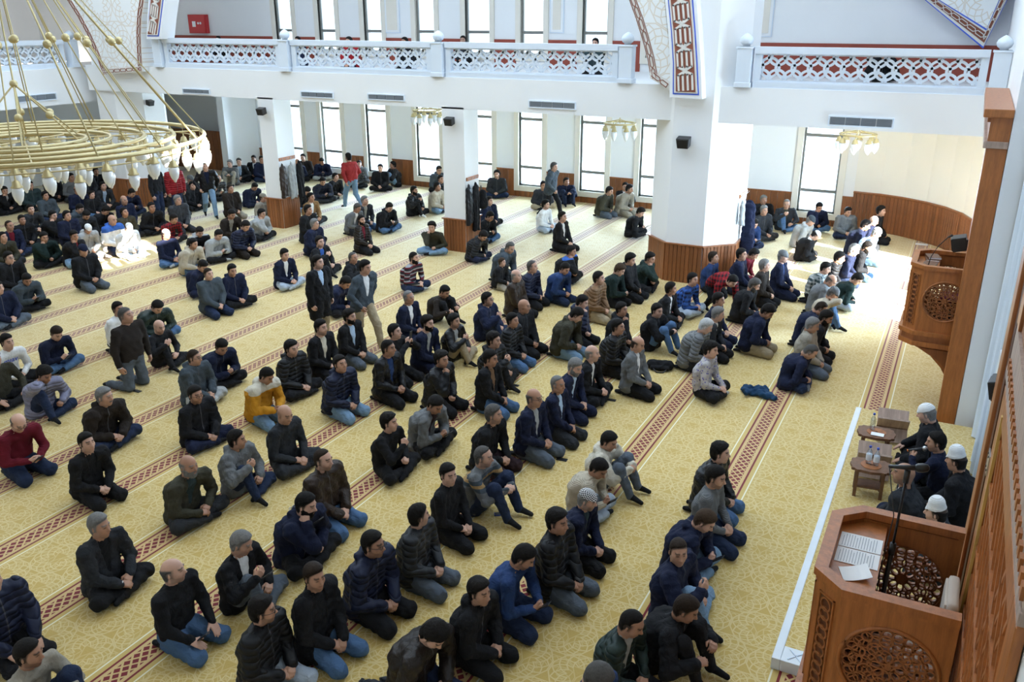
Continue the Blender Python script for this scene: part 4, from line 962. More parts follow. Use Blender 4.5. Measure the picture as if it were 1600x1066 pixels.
def rot(ax, a):
    c, s = math.cos(a), math.sin(a)
    return np.array({'x': ((1, 0, 0), (0, c, -s), (0, s, c)), 'y': ((c, 0, s), (0, 1, 0), (-s, 0, c)), 'z': ((c, -s, 0), (s, c, 0), (0, 0, 1))}[ax], float)
A_ = lambda *a: np.array(a, float)

# ---- head (x forward, z up, origin between the ears)
def head_field(h, wide=1.0):
    f = Field((-0.17, -0.13, -0.19), (0.17, 0.13, 0.19), h)
    f.ell((-0.012, 0, 0.032), (0.098, 0.076 * wide, 0.092), 0)
    f.ell((0.028, 0, -0.035), (0.068, 0.058 * wide, 0.088), 0.03)
    f.cone((-0.050, 0, 0.0), (-0.036, 0, -0.10), 0.062, 0.056, 0.03)          # nape
    f.ell((0.055, 0, -0.098), (0.030, 0.030 * wide, 0.024), 0.03)          # chin
    for s in (-1, 1):
        f.ell((0.045, s * 0.046, -0.02), (0.034, 0.024, 0.030), 0.02)     # cheek
        f.ell((0.0, s * 0.052 * wide, -0.075), (0.045, 0.016, 0.03), 0.025) # jaw
        f.ell((-0.008, s * 0.079 * wide, -0.008), (0.018, 0.009, 0.033), 0.006, rot('z', s * -0.35))
    f.cone((0.082, 0, 0.022), (0.112, 0, -0.022), 0.009, 0.013, 0.012)     # nose
    for s in (-1, 1): f.ell((0.098, s * 0.012, -0.028), (0.012, 0.009, 0.008), 0.006)
    f.cone((0.078, -0.034, 0.034), (0.078, 0.034, 0.034), 0.014, 0.014, 0.012)  # brow
    f.cone((0.090, -0.016, -0.062), (0.090, 0.016, -0.062), 0.008, 0.008, 0.01) # lips
    X, Y, Z = f.grid()
    for s in (-1, 1): f.F = np.maximum(f.F, -(np.sqrt((X - 0.099) ** 2 + (Y - s * 0.032) ** 2 + ((Z - 0.012) * 1.3) ** 2) - 0.018)) # sockets
    for s in (-1, 1): f.ell((0.072, s * 0.031, 0.011), (0.014, 0.015, 0.013), 0.004)
    return f
def head_mesh(h):
    V, Q = head_field(h).mesh(); V = relax(V, Q, 1, 0.3)
    x, y, z = V.T; ay = np.abs(y); sm = lambda a: np.clip(a, 0, 1)
    e = max(h, 0.006)
    brow = sm(1.4 - np.abs(z - 0.040 + 0.12 * np.maximum(ay - 0.03, 0)) / (0.006 + e * 0.3)) * (ay > 0.010) * (ay < 0.052) * (x > 0.05)
    eye = sm(1.3 - np.sqrt(((ay - 0.031) / 0.015) ** 2 + ((z - 0.012) / 0.0075) ** 2)) * (x > 0.06)
    lip = sm(1.3 - np.sqrt((y / 0.026) ** 2 + ((z + 0.063) / 0.009) ** 2)) * (x > 0.06)
    must = sm(1.3 - np.sqrt((y / 0.032) ** 2 + ((z + 0.046) / 0.010) ** 2)) * (x > 0.06)
    beard = sm((-0.045 - z + 0.35 * (0.06 - x).clip(-0.05, 0.2)) / 0.012) * sm((x + 0.02) / 0.015) * sm((z + 0.135) / 0.01); beard = np.maximum(beard * (1 - lip), must)
    hl = hairline()(x, y, z); hairm = sm(0.5 - hl / 0.010) * (ay < 0.0855); fr = np.maximum(hairline(0.02)(x, y, z), z - 0.05 + 0.25 * np.maximum(0, -x - 0.05)); frm = sm(0.5 - fr / 0.02) * (ay < 0.0855)
    _ = sm((z - 0.05 + 0.9 * (x - 0.05)) * 0 + (0.02 - x) / 0.02) * sm((z + 0.04 - 0.3 * x) / 0.02) * (ay < 0.083)
    return V, Q, np.stack([brow, eye, lip, beard, must, hairm, frm], 1)
# ---- hand (x along the fingers, z back of the hand, y towards the thumb)
def hand_mesh(h, kind):
    f = Field((-0.06, -0.075, -0.12), (0.22, 0.11, 0.06), h)
    f.cone((-0.045, 0, 0), (0.01, 0, 0), 0.027, 0.026, 0.0)
    for y, l in ((0.030, 0.080), (0.010, 0.085), (-0.010, 0.082), (-0.029, 0.074)): f.cone((0.01, y * 0.55, 0), (l, y, 0.0), 0.019, 0.0135, 0.014)
    curl = {'curl': (0.5, 0.75, 0.6), 'fist': (1.15, 1.4, 1.0), 'flat': (0.12, 0.15, 0.1)}[kind]
    for y, l, fl in ((0.030, 0.080, 0.072), (0.010, 0.085, 0.080), (-0.010, 0.082, 0.074), (-0.029, 0.074, 0.060)):
        p = A_(l, y, 0); a = 0
        for s, c, r0, r1 in ((0.45, curl[0], 0.0105, 0.0100), (0.31, curl[1], 0.0100, 0.0092), (0.24, curl[2], 0.0092, 0.0080)):
            a += c; q = p + fl * s * 1.05 * A_(math.cos(a), y * 0.6, -math.sin(a)); f.cone(p, q, r0, r1, 0.004); p = q
    t = {'curl': (A_(0.062, 0.056, -0.020), A_(0.092, 0.052, -0.034)), 'fist': (A_(0.06, 0.05, -0.03), A_(0.088, 0.022, -0.046)), 'flat': (A_(0.06, 0.066, -0.01), A_(0.09, 0.078, -0.014))}[kind]
    f.cone((0.012, 0.020, -0.006), t[0], 0.018, 0.0125, 0.012); f.cone(t[0], t[1], 0.0125, 0.0095, 0.005)
    V, Q = f.mesh(); return V, Q
HANDS = {(l, k): hand_mesh(h, k) for l, h in ((0, 0.0065), (1, 0.0115)) for k in ('curl', 'fist', 'flat')}

# ---- hair, caps, beards, spectacles (shared meshes in the head frame)
def shell(h, t, keep, extra=None, amp=0.0, seed=0, taper=0.03):
    """layer of thickness t over the skull that thins out towards its edge"""
    f = head_field(h); X, Y, Z = f.grid(); k = keep(X, Y, Z) + 0 * f.F; d = np.clip(-k / taper, 0, 1); d = d * d * (3 - 2 * d)
    up = np.clip(0.70 + 4.2 * Z, 0.58, 1.15)
    th = t * d * up + 0 * X
    if amp: th = th + d * amp * (np.sin(150 * X + 3 * np.sin(60 * Y + seed)) * np.sin(130 * Y + 2 * np.sin(70 * Z)) + 0.5 * np.sin(90 * Z + 60 * X))
    f.F = (f.F - th + 0.0035).astype(np.float32)
    if extra: extra(f)
    f.cut(lambda X, Y, Z: keep(X, Y, Z) - 0.003); V, Q = f.mesh(); return V, Q
XF = ([-0.09, -0.03, 0.0, 0.050, 0.076, 0.095, 0.113, 0.14], [0.016, 0.018, 0.022, 0.036, 0.060, 0.088, 0.108, 0.13])
def hairline(back=0.0, nape=0.0, side=0.0):
    """negative where hair grows: behind the forehead and temples, above ears and nape; back > 0 recedes it"""
    def keep(X, Y, Z):
        xf = np.interp(Z, XF[0], XF[1]) - back * np.clip((Z - 0.02) / 0.06, 0, 1)
        d1 = (X - xf + 0.25 * np.maximum(np.abs(Y) - 0.045, 0)) * 0.75
        zl = np.interp(X, [-0.12, -0.04, -0.022, 0.03], [-0.092 + nape, -0.088 + nape, -0.036 + side, -0.036 + side]); return np.maximum(d1, zl - Z) + 0 * Y
    return keep
def ear_gap(keep):
    return lambda X, Y, Z: np.maximum(keep(X, Y, Z), -(np.sqrt((X + 0.008) ** 2 + (Z + 0.012) ** 2) - 0.03) - (np.abs(Y) < 0.05) * 1.0)
def beard_mesh(h, full=True):
    f = head_field(h); f.F -= 0.006 if full else 0.004
    if full: f.ell((0.058, 0, -0.108), (0.032, 0.034, 0.030), 0.03)
    def keep(X, Y, Z):
        side = (-0.036 - 0.55 * (0.05 - X)) ; lip = 0.012 - np.sqrt(Y ** 2 * 0.25 + (Z + 0.063) ** 2) - (X < 0.07) * 1.0
        d = np.maximum(Z - np.where(X > 0.055, -0.040, -0.02), -0.012 - X)
        if not full: d = np.maximum(np.maximum(Z + 0.040, -0.057 - Z), np.maximum(0.062 - X, np.abs(Y) - 0.032))
        else: d = np.maximum(d, lip); d = np.maximum(d, -(np.sqrt((X - 0.02) ** 2 + (Y) ** 2 + (Z + 0.155) ** 2) - 0.045))
        return d
    f.cut(keep); return f.mesh()
HEADS = {l: head_mesh(h) for l, h in ((0, 0.0075), (1, 0.013))}
HAIRV = {
    'short': lambda h: shell(h, 0.023, ear_gap(hairline()), None, 0.0015, 1),
    'full': lambda h: shell(h, 0.032, ear_gap(hairline(-0.006)), None, 0.003, 2, 0.028),
    'curly': lambda h: shell(h, 0.036, ear_gap(hairline(-0.006)), None, 0.007, 3, 0.025),
    'crop': lambda h: shell(h, 0.010, ear_gap(hairline(0.004)), None, 0.001, 4),
    'receding': lambda h: shell(h, 0.012, ear_gap(hairline(0.034)), None, 0.001, 5),
    'fringe': lambda h: shell(h, 0.011, ear_gap(lambda X, Y, Z: np.maximum(hairline(0.02)(X, Y, Z), Z - 0.05 + 0.25 * np.maximum(0, -X - 0.05))), None, 0.001, 6, 0.02),
    'long': lambda h: shell(h, 0.032, hairline(-0.006, -0.09, -0.03), lambda f: f.cone((-0.05, 0, 0), (-0.05, 0, -0.11), 0.075, 0.06, 0.03), 0.004, 7),
    'white_cap': lambda h: shell(h, 0.012, lambda X, Y, Z: 0.050 - Z - 0.12 * X + 0 * Y, lambda f: f.cone((-0.012, 0, 0.075), (-0.012, 0, 0.112), 0.092, 0.084, 0.006), 0, 0, 0.004),
    'round_cap': lambda h: shell(h, 0.013, lambda X, Y, Z: 0.040 - Z - 0.12 * X + 0 * Y, None, 0, 0, 0.004),
    'beanie': lambda h: shell(h, 0.018, lambda X, Y, Z: np.maximum(0.03 - Z - 0.35 * X, -0.03 - Z) + 0 * Y, None, 0.001, 9, 0.005),
}
_hair = {}
def hair_mesh(kind, lod):
    if (kind, lod) not in _hair:
        V, Q = beard_mesh(0.0075 if lod == 0 else 0.013, kind == 'beard') if kind in ('beard', 'moustache') else HAIRV[kind](0.0075 if lod == 0 else 0.013)
        me = np_mesh(kind, V, Q); _hair[kind, lod] = me
    return _hair[kind, lod]
_gl = MB()
for s in (-1, 1):
    _gl.tube([(0.104 - 0.1 * abs(math.cos(a) * 0.02), s * 0.033 + 0.022 * math.cos(a), 0.010 + 0.018 * math.sin(a)) for a in np.linspace(0, 2 * PI, 14, endpoint=False)], 0.0028, 5, True)
    _gl.tube([(0.102, s * 0.055, 0.014), (0.06, s * 0.079, 0.012), (-0.01, s * 0.084, 0.008)], 0.0026, 5)
_gl.tube([(0.106, -0.011, 0.014), (0.108, 0, 0.017), (0.106, 0.011, 0.014)], 0.0026, 5)
GLASSES = _gl.mesh('spectacles'); GLASSES.materials.append(M['black'])

# ---- poses: joints in metres, x forward, y left, z up, origin on the floor under the pelvis
def ik(S, W, l1, l2, pole):
    d = W - S; L = np.linalg.norm(d); 
    if L > (l1 + l2) * 0.985: W = S + d / L * (l1 + l2) * 0.985; d = W - S; L = np.linalg.norm(d)
    a = (l1 * l1 - l2 * l2 + L * L) / (2 * L); hgt = math.sqrt(max(l1 * l1 - a * a, 0)); u = d / L; p = np.array(pole, float); p = p - u * (p @ u); p /= np.linalg.norm(p) + 1e-9
    return S + u * a + p * hgt, W
LEGS = {
    'kneel': (A_(0, 0, 0.215), [(A_(0.38, s * 0.165, 0.08), A_(-0.06, s * 0.10, 0.055), A_(-0.22, s * 0.08, 0.035)) for s in (1, -1)]),
    'cross': (A_(0, 0, 0.125), [(A_(0.26, 0.31, 0.125), A_(0.33, -0.03, 0.075), A_(0.36, -0.17, 0.05)), (A_(0.28, -0.30, 0.115), A_(0.24, 0.05, 0.06), A_(0.20, 0.17, 0.045))]),
    'kneeup': (A_(0, 0, 0.115), [(A_(0.24, 0.32, 0.11), A_(0.32, -0.02, 0.065), A_(0.36, -0.15, 0.05)), (A_(0.26, -0.15, 0.44), A_(0.42, -0.13, 0.09), A_(0.57, -0.14, 0.04))]),
    'knees': (A_(0, 0, 0.115), [(A_(0.30, s * 0.15, 0.46), A_(0.46, s * 0.13, 0.09), A_(0.62, s * 0.15, 0.04)) for s in (1, -1)]),
    'stand': (A_(0, 0, 0.93), [(A_(0.03, s * 0.10, 0.50), A_(-0.02, s * 0.11, 0.09), A_(0.14, s * 0.13, 0.04)) for s in (1, -1)]),
    'walk': (A_(0, 0, 0.90), [(A_(0.22, 0.10, 0.51), A_(0.30, 0.10, 0.10), A_(0.46, 0.11, 0.05)), (A_(-0.02, -0.10, 0.48), A_(-0.34, -0.10, 0.15), A_(-0.22, -0.11, 0.04))]),
    'upright': (A_(0, 0, 0.52), [(A_(0.04, s * 0.13, 0.075), A_(-0.38, s * 0.12, 0.06), A_(-0.50, s * 0.12, 0.035)) for s in (1, -1)]),
    'allfours': (A_(0, 0, 0.60), [(A_(0.16, s * 0.13, 0.36), A_(-0.10, s * 0.12, 0.09), A_(0.04, s * 0.13, 0.04)) for s in (1, -1)]),
}
# legs, neck base relative to pelvis, back bulge, head pitch, [left wrist, right wrist] relative to pelvis xy / floor, hand kinds
def lap(x, z, y=0.035): return [A_(x, y + 0.05, z), A_(x - 0.02, -y - 0.05, z)]
POSES = {
    'K':  dict(legs='kneel', neck=(0.05, 0, 0.50), hump=0.02, hp=0.05, w=lap(0.27, 0.27)),
    'K2': dict(legs='kneel', neck=(0.03, 0, 0.51), hump=0.01, hp=0.0, w=[A_(0.30, 0.14, 0.24), A_(0.30, -0.14, 0.24)], hk='flat'),
    'KP': dict(legs='kneel', neck=(0.14, 0, 0.47), hump=0.06, hp=0.60, w=[A_(0.36, 0.07, 0.30), A_(0.36, -0.06, 0.31)], hk='fist'),
    'KB': dict(legs='kneel', neck=(0.17, 0, 0.45), hump=0.07, hp=0.75, w=lap(0.30, 0.25)),
    'KC': dict(legs='kneel', neck=(0.08, 0, 0.49), hump=0.03, hp=0.1, w=[A_(0.27, 0.06, 0.27), A_(0.24, -0.07, 0.64)], hk='fist'),
    'KH': dict(legs='kneel', neck=(0.02, 0, 0.51), hump=0.0, hp=-0.05, w=[A_(0.33, 0.05, 0.74), A_(0.33, -0.06, 0.74)], hk='fist'),
    'C':  dict(legs='cross', neck=(0.07, 0, 0.49), hump=0.04, hp=0.08, w=lap(0.30, 0.20)),
    'C2': dict(legs='cross', neck=(0.05, 0, 0.50), hump=0.03, hp=0.0, w=[A_(0.27, 0.24, 0.20), A_(0.30, -0.22, 0.20)], hk='flat'),
    'CP': dict(legs='cross', neck=(0.16, 0, 0.45), hump=0.08, hp=0.65, w=[A_(0.33, 0.06, 0.26), A_(0.33, -0.06, 0.27)], hk='fist'),
    'CB': dict(legs='cross', neck=(0.20, 0, 0.43), hump=0.09, hp=0.85, w=lap(0.30, 0.18)),
    'CF': dict(legs='cross', neck=(0.15, 0, 0.46), hump=0.07, hp=0.25, w=[A_(0.28, 0.10, 0.22), A_(0.27, -0.08, 0.56)], hk='fist'),
    'U':  dict(legs='kneeup', neck=(0.02, 0, 0.49), hump=0.04, hp=0.05, w=[A_(0.26, 0.14, 0.24), A_(0.34, -0.14, 0.49)], hk='curl'),
    'UF': dict(legs='kneeup', neck=(0.14, 0, 0.45), hump=0.08, hp=0.5, w=[A_(0.28, 0.16, 0.22), A_(0.24, -0.10, 0.58)], hk='fist'),
    'V':  dict(legs='knees', neck=(0.03, 0, 0.48), hump=0.06, hp=0.1, w=[A_(0.40, 0.06, 0.42), A_(0.40, -0.06, 0.42)], hk='curl'),
    'VB': dict(legs='knees', neck=(0.16, 0, 0.44), hump=0.09, hp=0.6, w=[A_(0.44, 0.18, 0.34), A_(0.46, -0.20, 0.34)], hk='curl'),
    'S':  dict(legs='stand', neck=(0.0, 0, 0.52), hump=0.02, hp=0.05, w=[A_(0.06, 0.26, 0.86), A_(0.06, -0.26, 0.86)], hk='curl'),
    'W':  dict(legs='walk', neck=(0.06, 0, 0.51), hump=0.02, hp=0.1, w=[A_(-0.12, 0.27, 0.88), A_(0.22, -0.26, 0.92)], hk='curl'),
    'T':  dict(legs='upright', neck=(0.01, 0, 0.53), hump=0.0, hp=-0.05, w=[A_(0.06, 0.27, 0.47), A_(0.08, -0.27, 0.47)], hk='curl'),
    'B':  dict(legs='allfours', neck=(0.44, 0, 0.14), hump=0.10, hp=0.8, w=[A_(0.44, 0.20, 0.12), A_(0.46, -0.18, 0.12)], hk='flat'),
    'R':  dict(legs='cross', neck=(0.06, 0, 0.49), hump=0.04, hp=0.10, w=[A_(0.26, 0.12, 0.23), A_(0.34, -0.05, 0.50)], hk='fist'),
}
for _k, _dn, _w in (('Ka', (-0.03, 0, 0.012), [A_(0.25, 0.10, 0.26), A_(0.28, -0.05, 0.25)]), ('Kb', (0.05, 0, -0.02), [A_(0.30, 0.07, 0.25), A_(0.28, -0.09, 0.26)])):
    POSES[_k] = dict(POSES['K'], neck=tuple(np.array(POSES['K']['neck']) + _dn), hump=0.02 + 0.4 * max(_dn[0], 0), w=_w)
for _k, _dn, _w in (('Ca', (-0.03, 0, 0.012), [A_(0.27, 0.11, 0.21), A_(0.31, -0.05, 0.19)]), ('Cb', (0.06, 0, -0.025), [A_(0.32, 0.07, 0.19), A_(0.29, -0.10, 0.21)])):
    POSES[_k] = dict(POSES['C'], neck=tuple(np.array(POSES['C']['neck']) + _dn), hump=0.04 + 0.4 * max(_dn[0], 0), w=_w)
_pose = {}
def pose(name):
    if name in _pose: return _pose[name]
    d = POSES[name]; P, L = LEGS[d['legs']]; N = P + A_(*d['neck']); ax = N - P; ln = np.linalg.norm(ax); u = ax / ln
    back = A_(-u[2], 0, u[0]); C = P + ax * 0.58 + back * d['hump']; Wst = P + ax * 0.25 + back * d['hump'] * 0.6
    fwd = -back; SH = [N + A_(0, s * 0.196, 0) - u * 0.052 + fwd * (0.02 + 0.35 * d['hump']) for s in (1, -1)]
    arms = []
    for i, s in enumerate((1, -1)):
        pole = A_(-0.45, s * 0.75, -0.55) if d['legs'] not in ('allfours',) else A_(-0.3, s, 0.2)
        E, W = ik(SH[i], d['w'][i] * 1.0 + A_(P[0], P[1], 0), 0.29, 0.255, pole); arms.append((SH[i], E, W))
    neckdir = u * 0.6 + A_(0.25, 0, 0.75); neckdir /= np.linalg.norm(neckdir)
    if d['legs'] == 'allfours': neckdir = A_(0.85, 0, 0.25) / np.linalg.norm(A_(0.85, 0, 0.25))
    base = N + neckdir * 0.066
    _pose[name] = dict(P=P, N=N, C=C, W=Wst, u=u, fwd=fwd, arms=arms, legs=L, base=base, d=d, name=name)
    return _pose[name]
def bounds(q, pad):
    pts = [q['P'], q['N'], q['base']] + [x for a in q['arms'] for x in a] + [x for l in q['legs'] for x in l]
    lo = np.min(pts, 0) - pad; hi = np.max(pts, 0) + pad; lo[2] = max(lo[2], -0.03); return lo, hi
def torso(f, q, g, k=0.04):
    P, W, C, N, u = q['P'], q['W'], q['C'], q['N'], q['u']; Y = A_(0, 1, 0)
    st = [(P + u * 0.01, 0.085, 0.112), (W, 0.078, 0.112), (C, 0.090, 0.112), (N - u * 0.085, 0.105, 0.078)]
    for s in (1, -1, 0):
        for (a, wa, ra), (b, wb, rb) in zip(st[:-1], st[1:]): f.cone(a + Y * s * wa, b + Y * s * wb, ra + g, rb + g, k if s or a is not st[0][0] else 0.02)
_top = {}
def open_v(q, deep):
    """wedge down the front of the chest that shows the shirt"""
    N, u, fwd, P = q['N'], q['u'], q['fwd'], q['P']; ln = np.linalg.norm(N - P)
    def fn(X, Y, Z):
        t = (X - N[0]) * u[0] + (Z - N[2]) * u[2]; fr = (X - N[0]) * fwd[0] + (Z - N[2]) * fwd[2]
        dep = ln * deep; w = np.where(t > -0.05, 0.062, 0.062 * (dep + t) / (dep - 0.05) + 0.006)
        return np.maximum(np.maximum(np.abs(Y) - w, -fr - 0.0), -t - dep)
    return fn
def top_mesh(pn, style, lod):
    key = (pn, style, lod)
    if key in _top: return _top[key]
    q = pose(pn); h = (0.0145, 0.023)[lod]; g = {'slim': 0.006, 'bulky': 0.024, 'hood': 0.024, 'open': 0.013, 'coat': 0.018}[style]
    lo, hi = bounds(q, 0.20); f = Field(lo, hi, h); torso(f, q, g)
    N, u, P, fwd = q['N'], q['u'], q['P'], q['fwd']; Y = A_(0, 1, 0)
    seated = q['d']['legs'] not in ('stand', 'walk', 'upright', 'allfours')
    for i, (S, E, W) in enumerate(q['arms']):
        s = 1 - 2 * i
        f.cone(N - u * 0.06 + Y * s * 0.06, S, 0.072 + g * 0.6, 0.066 + g, 0.035)
        f.cone(S, E, 0.063 + g, 0.052 + g, 0.022); f.cone(E, W, 0.052 + g, 0.038 + g * 0.8, 0.015)
    f.cone(N - u * 0.05, N + u * 0.012, 0.072 + g * 0.5, 0.060 + g * 0.3, 0.03)
    if style in ('bulky', 'hood', 'coat', 'open'):
        n2 = q['base'] - N; f.cone(N - u * 0.01, N + n2 * 0.42, 0.066 + g * 0.4, 0.062 + g * 0.3, 0.012)
        hem = 0.12 if style == 'coat' else 0.03                                       # hem rests around the hips
        for s in (1, -1): f.cone(P + Y * s * 0.09 + A_(-0.02, 0, 0), P + Y * s * 0.10 - A_(0.02, 0, hem if seated else hem * 1.2), 0.115 + g, 0.125 + g, 0.03)
        if style == 'coat':
            for (K, An, T) in q['legs']:
                if seated: f.cone(P + A_(0.0, K[1] * 0.7, 0.0), P * A_(1, 1, 0.0) + A_(K[0] * 0.35, K[1] * 0.85, 0.13), 0.11, 0.085, 0.04)
                else: f.cone(P + A_(0, K[1] * 0.9, 0), P * 0 + (A_(P[0], K[1] * 1.1, P[2] - 0.32)), 0.12, 0.125, 0.04)
    if style == 'hood':
        b = N - fwd * 0.085 + u * 0.015
        f.cone(b + Y * 0.065, b - Y * 0.065, 0.048, 0.048, 0.02); f.cone(b + Y * 0.07, N + Y * 0.085 + fwd * 0.03 + u * 0.0, 0.042, 0.03, 0.02); f.cone(b - Y * 0.07, N - Y * 0.085 + fwd * 0.03, 0.042, 0.03, 0.02)
        f.cone(b - u * 0.06 - fwd * 0.01, b, 0.05, 0.05, 0.03)
    f.folds(0.0075 if style != 'slim' else 0.006, len(pn) * 1.3 + len(style))
    if seated or q['d']['legs'] == 'allfours': f.floor()
    # neck opening and cuffs
    nb = q['base'] - N; nl = np.linalg.norm(nb); nd = nb / nl
    f.cut(lambda X, Y2, Z: np.where(np.sqrt((X - N[0]) ** 2 + (Z - N[2]) ** 2 + Y2 ** 2) < 0.15, (X - N[0]) * nd[0] + (Z - N[2]) * nd[2] - (0.028 if style == 'slim' else 0.048), -10.0).astype(np.float32))
    if style != 'slim':
        X, Y3, Z = f.grid(); L2 = nb @ nb; t = np.clip(((X - N[0]) * nb[0] + (Z - N[2]) * nb[2]) / L2, -0.2, 1.5); f.F = np.maximum(f.F, 0.061 - np.sqrt((X - N[0] - t * nb[0]) ** 2 + Y3 ** 2 + (Z - N[2] - t * nb[2]) ** 2)).astype(np.float32)
    shirt = None
    if style in ('open', 'coat'):
        fn = open_v(q, 0.72 if style == 'open' else 0.55); X, Y3, Z = f.grid(); w = fn(X, Y3, Z)
        g2 = Field(lo, hi, h); torso(g2, q, g - 0.006); g2.cone(N - u * 0.05, N + u * 0.03, 0.066, 0.056, 0.03); X, Y3, Z = g2.grid()
        g2.F = np.maximum(g2.F, (w - 0.02).astype(np.float32)); g2.cut(lambda X, Y2, Z: (X - N[0]) * nd[0] + (Z - N[2]) * nd[2] + 0 * Y2 - 0.038); V, Q = g2.mesh(); shirt = np_mesh('shirt', V, Q)
        f.F = np.maximum(f.F, np.minimum(-w, f.F + 0.06).astype(np.float32))
    V, Q = f.mesh(); me = np_mesh('top', relax(V, Q, 1, 0.25), Q); _top[key] = (me, shirt); return _top[key]
_leg = {}
def trouser_mesh(pn, lod):
    ln = POSES[pn]['legs']; key = (ln, lod)
    if key in _leg: return _leg[key]
    P, L = LEGS[ln]; pts = [P] + [x for l in L for x in l]; lo = np.min(pts, 0) - 0.17; hi = np.max(pts, 0) + 0.17; lo[2] = max(lo[2], -0.03); h = (0.0145, 0.023)[lod]
    f = Field(lo, hi, h); Y = A_(0, 1, 0); f.cone(P + Y * 0.075, P - Y * 0.075, 0.115, 0.115, 0); socks = []
    for i, (K, An, T) in enumerate(L):
        s = 1 - 2 * i; H = P + A_(0.0, s * 0.09, -0.01); tr = (0.108, 0.080) if ln not in ('stand', 'walk', 'upright') else (0.096, 0.074)
        f.cone(H, K, tr[0], tr[1], 0.035); f.cone(K, An, 0.076, 0.056, 0.02)
        if ln in ('cross', 'kneeup', 'kneel'): f.cone(H * 0.4 + K * 0.6 - A_(0, 0, 0.02), K - A_(0, 0, 0.01), 0.06, 0.066, 0.03)
        g = Field(np.minimum(An, T) - 0.09, np.maximum(An, T) + 0.09, (0.012, 0.02)[lod]); d = (An - K) / np.linalg.norm(An - K)
        g.cone(An - d * 0.06, An + d * 0.01, 0.042, 0.042, 0); g.cone(An, T, 0.042, 0.028, 0.02); g.cone(An + d * 0.015 - (T - An) * 0.15, An, 0.036, 0.036, 0.015); g.floor(); V, Q = g.mesh(); socks.append(np_mesh('sock', V, Q))
    f.folds(0.007, len(ln) * 0.7); f.floor(); V, Q = f.mesh(); _leg[key] = (np_mesh('trousers', relax(V, Q, 1, 0.25), Q), socks); return _leg[key]

# ---- cloth, skin and hair materials (colour comes from the object)
def objcol(t): return t.node('ShaderNodeObjectInfo').outputs['Color']
def prop(t, name, fac=False):
    n = t.node('ShaderNodeAttribute'); n.attribute_type = 'OBJECT'; n.attribute_name = name; return n.outputs['Fac' if fac else 'Color']
def cloth(name, rough=0.85, kind='plain'):
    t = NT(name); c = objcol(t); o = t.obj(); p = t.xyz(o); n = t.noise(9, 3, o)
    dark = t.mix(1.0, c, (0.72, 0.72, 0.72), 'MULTIPLY'); light = t.mix(1.0, c, (1.25, 1.25, 1.25), 'MULTIPLY')
    base = t.mix(n, dark, light); nn = t.node('ShaderNodeTexNoise'); nn.inputs['Scale'].default_value = 11; nn.inputs['Detail'].default_value = 3; nn.inputs['Distortion'].default_value = 1.6; t.t.links.new(o, nn.inputs['Vector']); bh = nn.outputs['Fac']; st = 0.55
    if kind == 'puffer':
        w = t.math('ABSOLUTE', t.math('SINE', t.math('MULTIPLY', t.math('ADD', p[2], t.math('MULTIPLY', p[0], 0.35)), 48))); bh = t.math('ADD', t.math('POWER', w, 0.5), t.math('MULTIPLY', n, 0.5)); st = 0.9
    elif kind == 'denim':
        base = t.mix(t.noise(160, 2, o), t.mix(1.0, c, (0.78, 0.78, 0.8), 'MULTIPLY'), light)
        base = t.mix(t.math('MULTIPLY', t.noise(5, 2, o), 0.6), base, light)
    elif kind == 'plaid':
        line = lambda x, f, th: t.math('GREATER_THAN', t.math('SINE', t.math('MULTIPLY', x, f)), th)
        a = t.math('MULTIPLY', t.math('ADD', line(p[2], 75, 0.1), line(t.math('ADD', p[1], p[0]), 75, 0.1)), 0.5)
        base = t.mix(a, base, prop(t, 'second'))
    elif kind == 'stripe':
        a = t.math('GREATER_THAN', t.math('SINE', t.math('MULTIPLY', p[2], 62)), 0.35); b = t.math('GREATER_THAN', t.math('SINE', t.math('ADD', t.math('MULTIPLY', p[2], 62), 2.4)), 0.6)
        base = t.mix(b, t.mix(a, base, prop(t, 'second')), (0.30, 0.31, 0.33))
    elif kind == 'band':
        a = t.math('MULTIPLY', t.math('GREATER_THAN', p[2], 0.44), t.math('LESS_THAN', p[2], 0.56)); b = t.math('MULTIPLY', t.math('GREATER_THAN', p[2], 0.48), t.math('LESS_THAN', p[2], 0.515))
        base = t.mix(b, t.mix(a, base, prop(t, 'second')), (0.36, 0.22, 0.09))
    elif kind == 'print':
        v = t.node('ShaderNodeTexVoronoi'); v.inputs['Scale'].default_value = 22; t.t.links.new(o, v.inputs['Vector'])
        a = t.math('LESS_THAN', t.math('ADD', v.outputs['Distance'], t.math('MULTIPLY', t.noise(30, 2, o), 0.35)), 0.46); base = t.mix(a, base, prop(t, 'second'))
    elif kind == 'blockcol':
        a = t.math('GREATER_THAN', p[2], 0.58); base = t.mix(a, base, prop(t, 'second'))
    elif kind == 'knit':
        bh = t.math('SINE', t.math('MULTIPLY', p[2], 420)); st = 0.3
    z = t.math('MULTIPLY', t.math('MULTIPLY', t.math('LESS_THAN', t.math('ABSOLUTE', p[1]), 0.0065), t.math('GREATER_THAN', p[0], 0.04)), prop(t, 'zip', True)); base = t.mix(z, base, (0.10, 0.10, 0.11))
    t.set(col=base, rough=rough, spec=0.22); t.bump(bh, st, 0.035 if kind != 'puffer' else 0.02); return t.m
CL = {k: cloth('cloth_' + k, {'puffer': 0.55, 'leather': 0.42}.get(k, 0.88), k) for k in ('plain', 'puffer', 'leather', 'denim', 'plaid', 'stripe', 'band', 'print', 'blockcol', 'knit')}
